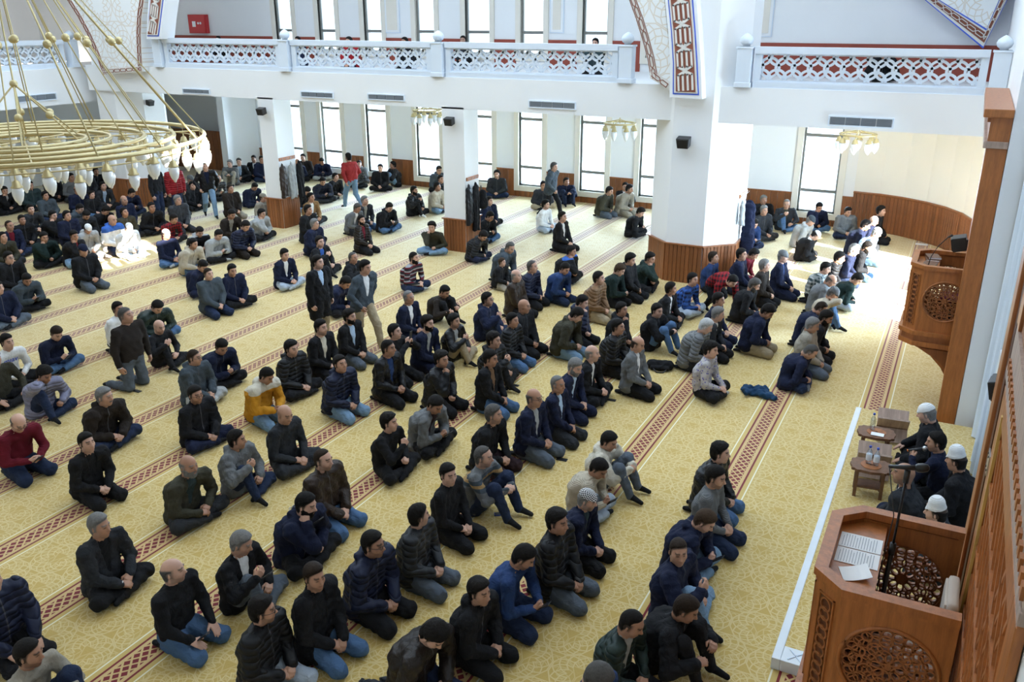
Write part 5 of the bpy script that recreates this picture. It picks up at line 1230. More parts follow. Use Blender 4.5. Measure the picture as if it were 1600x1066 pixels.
def skin():
    t = NT('skin'); o = t.obj(); c = objcol(t)
    def at_(nm): n = t.node('ShaderNodeAttribute'); n.attribute_name = nm; return n.outputs['Fac']
    hair = prop(t, 'hair_colour'); b = t.mix(t.noise(14, 3, o), t.mix(1.0, c, (0.86, 0.82, 0.80), 'MULTIPLY'), t.mix(1.0, c, (1.1, 1.06, 1.04), 'MULTIPLY'))
    b = t.mix(t.math('MULTIPLY', at_('beard'), prop(t, 'stubble', True)), b, hair)
    b = t.mix(t.math('MULTIPLY', at_('scalp'), prop(t, 'shaved', True)), b, hair)
    b = t.mix(t.math('MULTIPLY', at_('lip'), 0.6), b, (0.42, 0.15, 0.12)); b = t.mix(t.math('MULTIPLY', at_('brow'), 0.9), b, hair); b = t.mix(at_('eye'), b, (0.035, 0.025, 0.02))
    t.set(col=b, rough=0.5, spec=0.35); t.b.inputs['Subsurface Weight'].default_value = 0.0; return t.m
SKIN = skin()
def hairmat():
    t = NT('hair'); o = t.obj(); c = objcol(t); n = t.noise(70, 3, o); t.set(col=t.mix(n, t.mix(1.0, c, (0.6, 0.6, 0.6), 'MULTIPLY'), t.mix(1.0, c, (1.5, 1.5, 1.5), 'MULTIPLY')), rough=0.75, spec=0.15); t.bump(n, 0.5, 0.01); return t.m
HAIRM = hairmat()
def capmat():
    t = NT('cap_knit'); c = objcol(t); p = t.xyz(t.obj()); a = t.math('ARCTAN2', p[1], p[0])
    s = t.math('GREATER_THAN', t.math('MULTIPLY', t.math('SINE', t.math('MULTIPLY', a, 14)), t.math('SINE', t.math('MULTIPLY', p[2], 260))), 0.0)
    t.set(col=t.mix(s, c, prop(t, 'second')), rough=0.9); return t.m
CAPM = capmat()
def set_mat(o, m):
    if not o.data.materials: o.data.materials.append(None)
    o.material_slots[0].link = 'OBJECT'; o.material_slots[0].material = m
# ------------------------------------------------------------------ building one person
PAL = dict(black=(0.011, 0.011, 0.013), coal=(0.026, 0.028, 0.033), navy=(0.010, 0.014, 0.038), blue=(0.02, 0.045, 0.13), bright=(0.04, 0.12, 0.42), sky=(0.30, 0.42, 0.55), slate=(0.055, 0.07, 0.085), teal=(0.03, 0.05, 0.055),
    grey=(0.14, 0.145, 0.15), lgrey=(0.36, 0.37, 0.37), stone=(0.30, 0.27, 0.22), brown=(0.035, 0.022, 0.016), dbrown=(0.022, 0.016, 0.013), tan=(0.20, 0.11, 0.055), camel=(0.28, 0.16, 0.07), olive=(0.045, 0.042, 0.028), green=(0.018, 0.032, 0.028), dgreen=(0.010, 0.022, 0.02),
    khaki=(0.36, 0.29, 0.19), beige=(0.46, 0.40, 0.31), cream=(0.62, 0.57, 0.47), white=(0.78, 0.78, 0.78), maroon=(0.13, 0.008, 0.018), red=(0.33, 0.03, 0.03), dred=(0.26, 0.01, 0.015), mustard=(0.55, 0.25, 0.02), lav=(0.24, 0.24, 0.34), lilac=(0.46, 0.43, 0.43),
    denim=(0.065, 0.125, 0.235), ldenim=(0.16, 0.255, 0.37), pale=(0.36, 0.42, 0.50), ddenim=(0.016, 0.026, 0.06), gjean=(0.10, 0.12, 0.15), lblue=(0.42, 0.55, 0.72), plum=(0.035, 0.018, 0.022), purple=(0.16, 0.14, 0.32))
HCOL = dict(k=(0.010, 0.008, 0.007), d=(0.025, 0.016, 0.011), b=(0.05, 0.03, 0.018), g=(0.17, 0.165, 0.16), s=(0.075, 0.07, 0.066), w=(0.42, 0.42, 0.42))
SKINS = [(0.50, 0.29, 0.20), (0.56, 0.34, 0.25), (0.45, 0.25, 0.165), (0.60, 0.37, 0.28), (0.40, 0.215, 0.14)]
PEOPLE = []; NUM = [0]
def neck_tube(a, b, ra, rb, n=10):
    d = (b - a) / np.linalg.norm(b - a); u = np.cross(d, A_(0, 1, 0)); u /= np.linalg.norm(u); v = np.cross(d, u); V = []; Q = []
    for k in range(4):
        t = k / 3; r = ra + (rb - ra) * t
        for i in range(n): V.append(a + (b - a) * t + r * (math.cos(2 * PI * i / n) * u + math.sin(2 * PI * i / n) * v))
    for k in range(3):
        for i in range(n): j = (i + 1) % n; Q.append((k * n + i, k * n + j, (k + 1) * n + j, (k + 1) * n + i))
    return np.array(V), np.array(Q)[:, ::-1]
def frame(x, z):
    x = x / np.linalg.norm(x); z = z - x * (z @ x); z = z / np.linalg.norm(z); return np.stack([x, np.cross(z, x), z], 1)
GRP = 'people seated and standing in the prayer hall'
def person(px, py, pn, face, top, pants, hair, label, second=None, shirt='white', hy=0.0, hp=None, beard=None, glasses=False, phone=None, scale=None, zf=0.0, skin=None, cap2=None, sock='black', wide=None, flip=False, kind_hand=None, watch=False, text=None, root=None, plan=False):
    i = NUM[0]; pn0 = pn; pn = {'K': ('K', 'Ka', 'Kb')[i % 3], 'C': ('C', 'Ca', 'Cb')[(i * 5) % 3]}.get(pn, pn); flip = flip or (pn in ('Ka', 'Kb', 'Ca', 'Cb', 'CP', 'KB', 'CB') and i % 2 == 1)
    if hy == 0.0: hy = 0.5 * (((i * 31) % 17) / 16 - 0.45)
    q = pose(pn); d = q['d']; st, mt, tc = (top.split(':') + ['plain', 'black'])[:3] if ':' in top else (top, 'plain', 'black')
    pm, pc = pants.split(':') if ':' in pants else ('plain', pants); hs, hc_ = hair.split(':')
    sc = scale or 0.97 + 0.07 * ((i * 37) % 11) / 10; wd = wide or 0.98 + 0.10 * ((i * 53) % 7) / 6
    R = rot('z', hy) @ rot('y', d['hp'] if hp is None else hp); hcen = q['base'] + R @ A_(0.022, 0, 0.088)
    a = math.radians(face); sy = -1 if flip else 1; loc_h = hcen * A_(1, sy * wd, 1) * sc
    wp = at(px, py, 2, zf + loc_h[2]); root_ = A_(wp[0] - (math.cos(a) * loc_h[0] - math.sin(a) * loc_h[1]), wp[1] - (math.sin(a) * loc_h[0] + math.cos(a) * loc_h[1]), zf)
    if plan: return root_
    root = root_ if root is None else root
    dist = np.linalg.norm(wp - A_(0, 0, CAM_Z)); lod = 0 if dist < 14.5 else 1
    # skin: head, neck and hands in one mesh
    hv, hq, msk = HEADS[lod]; Vs = [hv @ R.T + hcen]; Qs = [hq]; n = len(hv)
    nv, nq = neck_tube(q['N'] - q['u'] * 0.03, hcen + R @ A_(-0.022, 0, -0.06), 0.064, 0.056); Vs.append(nv); Qs.append(nq + n); n += len(nv)
    hk = kind_hand or d.get('hk', 'curl')
    for (S, E, W) in q['arms']:
        for a0, b0, r0, r1 in ((q['N'] - q['u'] * 0.02, S, 0.045, 0.04), (S, E, 0.04, 0.036), (E, W, 0.036, 0.026)):
            nv, nq = neck_tube(a0 + A_(0, 1e-4, 0), b0, r0, r1, 6); Vs.append(nv); Qs.append(nq + n); n += len(nv)
    for j, (S, E, W) in enumerate(q['arms']):
        s = 1 - 2 * j; dr = (W - E) / np.linalg.norm(W - E)
        if W[2] > q['N'][2] - 0.14 and pn not in ('S', 'W', 'T', 'B', 'KH'): x, z = dr + A_(0.0, -s * 0.3, 0.4), A_(0.8, s * 0.6, 0.0)
        elif pn in ('KP', 'CP'): x, z = dr + A_(0.2, -s * 0.35, 0.1), A_(-0.1, s * 0.9, -0.4)
        elif pn == 'KH': x, z = A_(0.1, -s * 0.4, 0.9), A_(0.3, s * 0.9, 0)
        elif pn in ('S', 'W', 'T'): x, z = dr + A_(0.1, 0, -0.3), A_(0.1, s * 1.0, 0)
        elif pn == 'B': x, z = A_(0.8, -s * 0.2, -0.35), A_(0, 0, 1)
        elif hk == 'flat': x, z = dr + A_(0.6, -s * 0.1, -0.3), A_(0, 0.2 * s, 1)
        else: x, z = dr + A_(0.15, -s * 0.75, -0.1), A_(0.25, s * 0.4, 0.8)
        B = frame(x, z); v, qq = HANDS[lod, hk]
        if s > 0: v = v * A_(1, -1, 1); qq = qq[:, ::-1]
        v = v @ B.T + W; v[:, 2] = np.maximum(v[:, 2], 0.006); Vs.append(v); Qs.append(qq + n); n += len(v)
    V = np.concatenate(Vs); Q = np.concatenate(Qs)
    if flip: V = V * A_(1, -1, 1); Q = Q[:, ::-1]
    me = np_mesh('person', V, Q)
    for nm, ci in (('brow', 0), ('eye', 1), ('lip', 2), ('beard', 3), ('scalp', 5)):
        at_ = me.attributes.new(nm, 'FLOAT', 'POINT'); buf = np.zeros(len(V), np.float32); src = msk[:, ci]
        if nm == 'beard' and beard == 'm': src = msk[:, 4]
        if nm == 'scalp' and hs in ('bald', 'fringe', 'receding'): src = msk[:, 6]
        buf[:len(hv)] = src; at_.data.foreach_set('value', buf)
    o = bpy.data.objects.new('person', me); col.objects.link(o); me.materials.append(SKIN); o.location = root; o.rotation_euler = (0, 0, a); o.scale = (sc, sc * wd, sc)
    sk = SKINS[(i * 7 + 3) % 5] if skin is None else SKINS[skin]; o.color = (*sk, 1); hcol = HCOL[hc_]; o['hair_colour'] = [*map(float, hcol)]
    o['stubble'] = {None: 0.14, 't': 0.45, 'f': 0.8, 'm': 0.6}[beard]; o['shaved'] = {'bald': 0.3, 'fringe': 0.8}.get(hs, 0.92)
    tag(o, label, 'person', GRP)
    def part(name, mesh, mat, c, sec=None, M4=None):
        if flip and mesh.name in FLIPPED: pass
        p = bpy.data.objects.new(name, mesh); col.objects.link(p); p.parent = o; set_mat(p, mat); p.color = (*c, 1)
        if sec is not None: p['second'] = [*map(float, sec)]
        if M4 is not None: p.matrix_basis = Matrix(M4)
        elif flip: p.scale = (1, -1, 1)
        return p
    tm, sh = top_mesh(pn, st, lod)
    nm = {'slim': 'sweater', 'bulky': 'jacket', 'hood': 'hooded_jacket', 'open': 'jacket', 'coat': 'coat'}[st]
    jit = 1 + 0.12 * (((i * 29) % 13) / 12 - 0.5)
    tp = part(nm, tm, CL[mt], tuple(x * jit for x in PAL[tc]), PAL[second] if second else None)
    tp['zip'] = 0.8 if st in ('bulky', 'hood') and mt in ('plain', 'puffer', 'leather') else 0.0
    if text: chest_text(o, q, *text)
    if sh is not None: part('shirt', sh, CL['plain'], PAL[shirt])
    lm, so = trouser_mesh(pn, lod); part('trousers', lm, CL[pm], tuple(x * jit for x in PAL[pc]))
    for k in so: part('sock', k, CL['plain'], PAL[sock])
    H4 = np.eye(4); F3 = np.diag((1, sy, 1.0)); H4[:3, :3] = F3 @ R @ (F3 if flip else np.eye(3)); H4[:3, 3] = hcen * A_(1, sy, 1)
    if hs in ('white_cap', 'round_cap', 'beanie'):
        c = PAL[cap2[0]] if cap2 else PAL['white']
        part('cap' if hs != 'beanie' else 'beanie', hair_mesh(hs, lod), CAPM if cap2 and len(cap2) > 1 else CL['knit'], c, PAL[cap2[1]] if cap2 and len(cap2) > 1 else None, H4)
        part('hair', hair_mesh('fringe', lod), HAIRM, hcol, None, H4)
    elif hs != 'bald': part('hair', hair_mesh(hs, lod), HAIRM, hcol, None, H4)
    if beard == 'f': part('beard', hair_mesh('beard', lod), HAIRM, hcol, None, H4)
    if beard == 'm': part('moustache', hair_mesh('moustache', lod), HAIRM, hcol, None, H4)
    if glasses:
        g = bpy.data.objects.new('spectacles', GLASSES); col.objects.link(g); g.parent = o; g.matrix_basis = Matrix(H4)
    if watch:
        S, E, W = q['arms'][1]; dr = (W - E) / np.linalg.norm(W - E); x = np.cross(dr, A_(0, 0, 1)); x /= np.linalg.norm(x); y = np.cross(dr, x)
        MB().tube([W + dr * 0.012 + 0.034 * (math.cos(t) * x + math.sin(t) * y) for t in np.linspace(0, 2 * PI, 14, endpoint=False)], 0.008, 6, True).build('watch', M['steel'], o, smooth=True)
    PEOPLE.append((label, root, o))
    if phone:
        W = [arm[2] for arm in q['arms']]; Bh = 0.5 * (W[0] + W[1]) + A_(0.095, 0, 0.03)
        if pn == 'KH': Bh = 0.5 * (W[0] + W[1]) + A_(0.03, 0, 0.13)
        if pn not in ('KP', 'CP', 'KH'): Bh = W[1] + A_(0.10, 0.06, 0.035)
        Bh = Bh * A_(1, sy * wd, 1) * sc; wpos = A_(root[0] + math.cos(a) * Bh[0] - math.sin(a) * Bh[1], root[1] + math.sin(a) * Bh[0] + math.cos(a) * Bh[1], zf + Bh[2])
        phone_obj(wpos, a, -0.7 if pn != 'KH' else -1.45, phone)
    return o
FLIPPED = set()
def chest_text(o, q, word, size, c, where):
    cu = bpy.data.curves.new('lettering', 'FONT'); cu.body = word; cu.size = size; cu.align_x = 'CENTER'; cu.align_y = 'CENTER'; cu.extrude = 0.0015
    t = bpy.data.objects.new('lettering', cu); col.objects.link(t); dg = bpy.context.evaluated_depsgraph_get(); me = bpy.data.meshes.new_from_object(t.evaluated_get(dg)); bpy.data.objects.remove(t)
    t = bpy.data.objects.new('lettering', me); col.objects.link(t); t.parent = o; me.materials.clear(); me.materials.append(c)
    u, f, N = q['u'], q['fwd'], q['N']
    if where == 'chest': X, Yv, Zv, p = A_(0, 1, 0), u, f, q['C'] + f * 0.146 + u * 0.065
    else: X, Yv, Zv, p = A_(0, -1, 0), f * -0.2 + u, -f - u * 0.2, N - f * 0.150 + u * 0.01
    X = np.array(X); Zv = np.cross(X, Yv); Mx = np.eye(4); Mx[:3, 0] = X; Mx[:3, 1] = Yv / np.linalg.norm(Yv); Mx[:3, 2] = Zv / np.linalg.norm(Zv); Mx[:3, 3] = p; t.matrix_basis = Matrix(Mx)
NUDGE = {1: (0, -19), 5: (11, -13), 10: (-19, -77), 11: (6, -16), 12: (-1, 46), 13: (13, 47), 15: (-12, 29), 16: (-16, 12), 17: (-31, -56), 18: (60, -65), 21: (-1, 79), 29: (-1, -19), 30: (1, 19), 33: (-51, -38), 34: (51, 38), 37: (-1, -34), 38: (1, 34), 40: (-11, 32), 41: (11, 93), 42: (-11, -93), 49: (-12, -93), 50: (12, 93), 56: (18, -61), 57: (-18, 61), 64: (-5, -18), 65: (5, 18), 67: (-86, -37), 68: (10, 78), 69: (-10, -78), 70: (86, 37), 72: (3, -49), 73: (-78, 27), 74: (79, -12), 75: (-3, 34), 88: (3, -19), 89: (-37, 15), 90: (34, 4), 92: (-36, -71), 93: (36, 71), 108: (-18, -77), 109: (-49, 35), 110: (67, 42), 111: (-19, -2), 112: (19, -47), 113: (0, 49), 115: (-19, 2), 117: (-64, 7), 118: (64, -7), 119: (5, 34), 120: (-5, -34), 121: (-10, 32), 122: (10, -32), 124: (19, -2), 126: (-6, -18), 127: (6, 18), 128: (16, -30), 129: (-16, 30), 138: (46, -16), 139: (-46, 16), 147: (-14, -13), 148: (14, 13), 153: (-10, 94), 155: (10, -94), 158: (63, 11), 159: (4, -49), 160: (-4, 49), 164: (-63, -11), 167: (18, -6), 168: (-15, 40), 169: (-3, -34), 175: (2, -49), 176: (-2, 49), 177: (3, -124), 178: (-3, 124), 181: (35, 35), 184: (12, 32), 185: (-12, -32), 186: (5, 18), 188: (-5, -18), 190: (0, -19), 191: (0, 19), 198: (-27, -90), 200: (-12, 21), 202: (-29, -18), 203: (29, 18), 204: (-11, -32), 205: (48, -11), 206: (-37, 43), 207: (-6, -109), 208: (-29, 74), 209: (-19, 107), 211: (58, -38), 213: (-3, -34), 214: (3, 34), 218: (-17, -9), 220: (-9, 17), 221: (9, -17), 222: (29, -38), 224: (-13, 47), 225: (-30, 151), 226: (30, -151), 227: (121, 138), 228: (-201, 27), 229: (80, -165)}   # millimetres that keep neighbours' knees and elbows clear of each other
QUEUE = []
def P_(*a, **k): QUEUE.append((a, k))
def settle():
    roots = []
    for i, (a, k) in enumerate(QUEUE): NUM[0] = i; roots.append(person(*a, plan=True, **k))
    R = np.array(roots); R0 = R.copy(); seat = np.array([a[2] not in ('S', 'W', 'T', 'B') for a, k in QUEUE])
    for it in range(60):
        for i in range(len(R)):
            d = R[:, :2] - R[i, :2]; dd = np.hypot(*d.T); lim = 0.44 if 0.05 < R[i, 2] < 1 else 0.60; m = (dd < lim) & (np.abs(R[:, 2] - R[i, 2]) < 0.5); m[i] = False
            for j in np.where(m)[0]:
                v = d[j] / max(dd[j], 1e-3) if dd[j] > 1e-3 else np.array((1.0, 0)); w = (lim - dd[j]) * 0.25; R[j, :2] += v * w; R[i, :2] -= v * w
        off = R[:, :2] - R0[:, :2]; l = np.hypot(*off.T); f = np.where(l > 0.30, 0.30 / np.maximum(l, 1e-6), 1); R[:, :2] = R0[:, :2] + off * f[:, None]
        for i in range(len(R)):
            x, y, z = R[i]
            R[i, 1] = min(y, 25.72 if x < -2.6 else 25.0)
            if z < 1:
                for cx, cy, rr in ((-5.28, 19.83, 1.42), (-23.65, 20.0, 1.40), (-11.29, 19.3, 0.86), (-17.22, 19.3, 0.70)):
                    v = R[i, :2] - (cx, cy); l = np.hypot(*v)
                    if l < rr: R[i, :2] = np.array((cx, cy)) + v / l * rr
    for i, (dx, dy) in NUDGE.items(): R[i, :2] += (dx / 1000, dy / 1000)
    for i, (a, k) in enumerate(QUEUE): NUM[0] = i; person(*a, root=R[i], **k)
def phone_obj(p, rz, tilt, label, c=None):
    r = empty('phone', tuple(p), rz); tag(r, label, 'phone', 'mobile phones')
    MB().box((-0.075, -0.037, -0.005), (0.075, 0.037, 0.005)).build('case', c or M['black'], r, None, (0, tilt, 0), bevel=0.003)
    MB().box((-0.069, -0.033, 0.005), (0.069, 0.033, 0.0062)).build('screen', M['darkmetal'], r, None, (0, tilt, 0))
# ------------------------------------------------------------------ everyone in the hall (head position in the photograph, pose, facing)
# front rows
P_(271, 892, 'K2', 8, 'slim:plain:black', 'denim:denim', 'fringe:s', 'person in black shirt and blue jeans kneeling, bottom left', hy=0.4, beard='t', phone='black phone in the lap of the person in black shirt and jeans', wide=1.12)
P_(380, 848, 'U', 5, 'open:plain:black', 'gjean', 'short:g', 'person in black suit with white shirt and steel watch, one knee up', hp=0.35, watch=True, phone='black phone held low by the person in black suit')
P_(156, 822, 'C', 0, 'open:plain:coal', 'black', 'short:g', 'person in charcoal blazer cross-legged with a steel watch', shirt='black', hy=0.2, watch=True)
P_(46, 1022, 'V', 10, 'slim:plain:stone', 'ddenim', 'short:k', 'person in tan sweater with knees drawn up, lower left corner', hy=0.3, beard='t')
P_(-14, 905, 'K2', 0, 'hood:puffer:navy', 'black', 'short:k', 'person in navy padded jacket cut by the left edge at the bottom')
P_(479, 788, 'CF', 0, 'hood:plain:navy', 'black', 'short:k', 'person in navy hooded coat with pale lettering on the hood, hand at mouth', beard='f', hy=0.2, phone='black phone held down by the person with lettered hood', wide=1.08, text=('WE', 0.06, M['labelwhite'], 'hood'))
P_(419, 950, 'K', 8, 'bulky:puffer:black', 'denim:pale', 'full:k', 'bespectacled person in black puffer jacket looking away, bottom left of centre', hy=0.5, glasses=True, beard='t')
P_(485, 906, 'K', 0, 'coat:plain:black', 'denim:denim', 'short:d', 'person in long black overcoat kneeling beside the black puffer jacket', shirt='black', hy=0.3, beard='t')
P_(584, 851, 'K', 0, 'hood:puffer:navy', 'black', 'short:k', 'bespectacled person in dark navy hooded parka kneeling', glasses=True, beard='t', hy=0.1)
P_(655, 806, 'K', 5, 'bulky:puffer:coal', 'gjean', 'short:k', 'person in dark grey quilted jacket looking away towards the prayer wall', hy=0.9)
P_(691, 984, 'KB', -5, 'bulky:leather:dbrown', 'denim:ddenim', 'full:k', 'person in brown leather jacket bowed low at the bottom edge', hp=0.8, beard='t', wide=1.12)
P_(750, 923, 'K', 0, 'hood:plain:black', 'black', 'full:k', 'person in black hooded softshell kneeling, zip collar open', hy=0.2)
P_(814, 877, 'KP', 0, 'slim:plain:blue', 'denim:ddenim', 'short:k', 'person in dark blue shirt kneeling over a phone', phone='black phone in the hands of the person in dark blue shirt', beard='t')
P_(867, 819, 'K', 0, 'bulky:puffer:black', 'gjean', 'full:k', 'person in black quilted puffer and grey trousers kneeling', hy=0.15)
P_(918, 781, 'K', 0, 'coat:plain:navy', 'black', 'round_cap:g', 'person in dark coat wearing a black and white knitted skullcap', shirt='teal', cap2=('white', 'black'), beard='t', hp=0.25)
P_(1107, 812, 'CP', -5, 'hood:plain:navy', 'denim:ldenim', 'short:b', 'person in navy hooded jacket reading a phone in the front row', beard='t', phone='phone held by the person in navy hooded jacket of the front row')
P_(1062, 864, 'U', -5, 'bulky:plain:navy', 'denim:ldenim', 'crop:d', 'person in dark jacket and light jeans facing the camera', hy=-0.9, hp=0.05, wide=1.1)
P_(1000, 968, 'K', -8, 'open:puffer:green', 'black', 'receding:k', 'person in dark green quilted jacket over a pale shirt, bottom right', shirt='lgrey', hp=0.45, hy=-0.1)
P_(1063, 946, 'VB', -10, 'bulky:plain:black', 'black', 'short:d', 'person in black jacket hanging both hands over raised knees', hp=0.45)
P_(936, 1062, 'K', -5, 'bulky:plain:blue', 'denim:denim', 'short:s', 'person in blue denim jacket, only head and shoulders, at the bottom edge', hp=0.6)
P_(1126, 708, 'K', 0, 'bulky:leather:black', 'denim:denim', 'full:k', 'person in black leather jacket and jeans alone near the front stripe', hy=0.1)
P_(1112, 756, 'K', -3, 'slim:knit:grey', 'ddenim', 'short:k', 'person in grey knitted sweater kneeling in the front row', beard='t', hp=0.2)
P_(952, 690, 'V', 0, 'hood:plain:cream', 'denim:gjean', 'short:k', 'person in cream hoodie with hands clasped over raised knees', hp=0.4)
P_(936, 733, 'CP', 0, 'slim:knit:beige', 'denim:pale', 'short:k', 'person in beige sweater hunched over a phone behind the knitted cap', phone='black phone in the hands of the person in beige sweater')
P_(756, 714, 'V', 0, 'slim:band:grey', 'ddenim', 'receding:s', 'person in grey sweater with dark and brown chest bands hugging knees', second='slate', beard='t')
P_(701, 742, 'K', 0, 'slim:plain:black', 'black', 'short:k', 'person in black sweater kneeling left of the banded grey sweater', hy=0.4)
P_(772, 648, 'K', 0, 'open:plain:black', 'plum', 'short:s', 'person in black blazer over black shirt and plum trousers', shirt='black', hy=0.2, beard='t')
P_(835, 622, 'K', 0, 'open:plain:navy', 'gjean', 'fringe:s', 'bespectacled person in navy blazer over pale shirt with grey trousers', shirt='lgrey', glasses=True)
P_(872, 601, 'K', 0, 'open:plain:navy', 'coal', 'receding:g', 'person in navy suit over pale blue shirt kneeling upright', shirt='lblue')
P_(900, 573, 'K', 0, 'open:plain:navy', 'navy', 'short:g', 'person in navy blazer with pale blue shirt, head bowed', shirt='lblue', hp=0.4, beard='f')
P_(925, 553, 'C', 0, 'open:plain:black', 'black', 'fringe:g', 'person in black suit over white shirt cross-legged left of the grey blazer', shirt='white')
P_(997, 538, 'K', 0, 'open:plain:grey', 'black', 'fringe:d', 'person in light grey blazer over white shirt kneeling', shirt='white', hp=0.35)
P_(966, 511, 'K', 0, 'bulky:puffer:black', 'black', 'short:k', 'person in black padded jacket behind the light grey blazer', beard='m')
P_(990, 482, 'KC', 0, 'hood:plain:black', 'black', 'short:k', 'person in black hoodie resting cheek on hand behind the padded jacket')
P_(1009, 487, 'V', -8, 'hood:plain:black', 'denim:denim', 'short:k', 'person in black jacket with arms over knees beside the cheek-resting one', hp=0.15)
P_(1111, 547, 'C', 0, 'slim:print:lilac', 'black', 'full:k', 'person in cream shirt with purple print cross-legged on the stripe', second='purple', sock='lgrey', hp=0.15, hy=0.1)
P_(1267, 550, 'CB', 0, 'coat:plain:navy', 'ddenim', 'receding:s', 'person in long dark coat bowed cross-legged, nearest of the right aisle', hp=0.85, shirt='navy', sock='grey')
P_(1271, 505, 'K', 0, 'bulky:plain:stone', 'gjean', 'short:g', 'person in greyish tweed jacket kneeling in the right aisle', hp=0.35)
P_(1290, 500, 'KB', 0, 'bulky:plain:black', 'black', 'short:k', 'person in black jacket bowed next to the tweed jacket', beard='f', hp=0.5)
P_(1283, 482, 'KB', 0, 'bulky:plain:navy', 'black', 'receding:d', 'person in dark navy jacket stooping behind the tweed jacket')
# rows behind, left to right
P_(504, 721, 'K', 0, 'bulky:leather:brown', 'denim:denim', 'receding:d', 'person in brown leather jacket and jeans kneeling right of the lettered hood', hy=0.1, beard='t', wide=1.1)
P_(437, 652, 'C', 0, 'slim:plain:coal', 'coal', 'bald:d', 'person in charcoal sweater cross-legged', hp=0.3)
P_(380, 683, 'U', 0, 'hood:plain:grey', 'ddenim', 'short:k', 'person in grey hooded jacket over white shirt with arm on raised knee', hy=0.5)
P_(295, 728, 'C', 0, 'open:plain:olive', 'coal', 'fringe:g', 'person in olive parka cross-legged with teal shirt', shirt='teal', beard='f', wide=1.1)
P_(136, 692, 'K', 0, 'open:plain:black', 'black', 'short:k', 'person in black wool coat kneeling with pale collar', shirt='black', hp=-0.05)
P_(29, 661, 'KP', 0, 'slim:knit:maroon', 'ddenim', 'fringe:s', 'person in maroon sweater reading a phone at the left edge', glasses=True, phone='phone in the hands of the person in maroon sweater', wide=1.1)
P_(164, 620, 'C', 0, 'hood:plain:dbrown', 'ddenim', 'short:g', 'person in dark brown coat with hood, left side', beard='m', wide=1.08)
P_(306, 617, 'C', 0, 'bulky:plain:black', 'navy', 'short:k', 'bespectacled person in black jacket and navy trousers cross-legged', glasses=True, beard='t', wide=1.1)
P_(70, 586, 'UF', 0, 'bulky:puffer:lav', 'denim:ddenim', 'curly:k', 'person in lavender puffer jacket holding their head', hp=0.55)
P_(21, 532, 'C', 0, 'slim:plain:white', 'black', 'short:k', 'person in white sweatshirt with blue chest lettering', text=('miav', 0.13, M['bluepaint'], 'chest'))
P_(80, 524, 'CP', 0, 'slim:plain:navy', 'denim:denim', 'short:d', 'person in navy sweater and jeans reading a phone, left side', phone='phone in the hands of the person in navy sweater on the left')
P_(-8, 560, 'C2', 0, 'slim:plain:olive', 'black', 'short:k', 'person in dark olive top cut by the left edge beside the white sweatshirt')
P_(197, 493, 'T', 5, 'slim:knit:dbrown', 'gjean', 'crop:s', 'person in dark brown sweater upright on their knees', hy=0.2, wide=1.16, watch=True)
P_(185, 483, 'K', 5, 'slim:plain:white', 'grey', 'short:k', 'person in white sweatshirt behind the brown sweater')
P_(246, 480, 'CB', -10, 'bulky:leather:green', 'denim:denim', 'short:k', 'person in dark green leather jacket and jeans, head bowed')
P_(249, 511, 'U', 0, 'slim:plain:black', 'black', 'bald:d', 'person in black sweater with rolled sleeves', hp=0.3, beard='t')
P_(309, 555, 'C', 0, 'hood:plain:slate', 'lgrey', 'crop:d', 'bespectacled person in blue-grey hoodie and white trousers', hy=0.3, glasses=True)
P_(342, 546, 'CP', 0, 'bulky:plain:navy', 'black', 'short:k', 'person in navy bomber jacket reading a phone beside the blue-grey hoodie', phone='phone in the hands of the person in navy bomber jacket')
P_(417, 588, 'KP', -5, 'hood:blockcol:mustard', 'denim:ldenim', 'short:k', 'person in mustard and white jacket kneeling over a phone', second='cream', phone='phone in the hands of the person in mustard jacket')
P_(456, 545, 'C', 0, 'hood:puffer:black', 'black', 'full:k', 'person in black puffer with hood', beard='t')
P_(502, 512, 'K', 0, 'open:plain:black', 'black', 'short:k', 'person in black blazer and cream open shirt kneeling', shirt='cream', beard='t')
P_(547, 495, 'K', 0, 'open:plain:black', 'gjean', 'full:k', 'person in black coat over pale blue t-shirt', shirt='lblue', beard='f')
P_(532, 569, 'K', -3, 'hood:puffer:navy', 'denim:ldenim', 'short:k', 'person in navy puffer and light jeans looking up', hp=-0.1, wide=1.05)
P_(607, 544, 'K', -3, 'open:leather:black', 'black', 'crop:k', 'person in black leather jacket over dark blue shirt kneeling', shirt='blue')
P_(619, 518, 'KH', 0, 'slim:plain:black', 'black', 'short:k', 'person in black cardigan holding a phone up to film', phone='black phone held up by the person in black cardigan')
P_(667, 506, 'K', 0, 'open:plain:navy', 'navy', 'full:k', 'person in navy blazer over a pale grey shirt', shirt='lgrey', beard='f')
P_(710, 502, 'U', 0, 'open:leather:black', 'khaki', 'full:k', 'person in black jacket with grey hood and khaki trousers', shirt='lgrey', beard='t')
P_(702, 562, 'KC', 0, 'bulky:leather:black', 'black', 'full:k', 'person in black leather jacket stroking the chin', beard='t', wide=1.08)
P_(675, 636, 'CP', 0, 'open:plain:grey', 'black', 'short:k', 'person in grey blazer looking down at a phone', shirt='plum', phone='dark blue phone in the hands of the person in grey blazer')
P_(615, 657, 'R', 0, 'slim:plain:black', 'black', 'full:k', 'person in black sweater gesturing with one hand', hp=0.0)
P_(755, 560, 'K', 0, 'open:plain:black', 'denim:denim', 'short:k', 'person in black blazer over tan shirt with blue jeans', shirt='tan', skin=4, hp=0.15)
P_(772, 532, 'U', 0, 'hood:puffer:black', 'black', 'full:k', 'person in black hooded puffer with arm stretched to the floor')
P_(806, 498, 'K', 0, 'bulky:puffer:black', 'denim:denim', 'short:k', 'person in black padded jacket and jeans left of the black fleece')
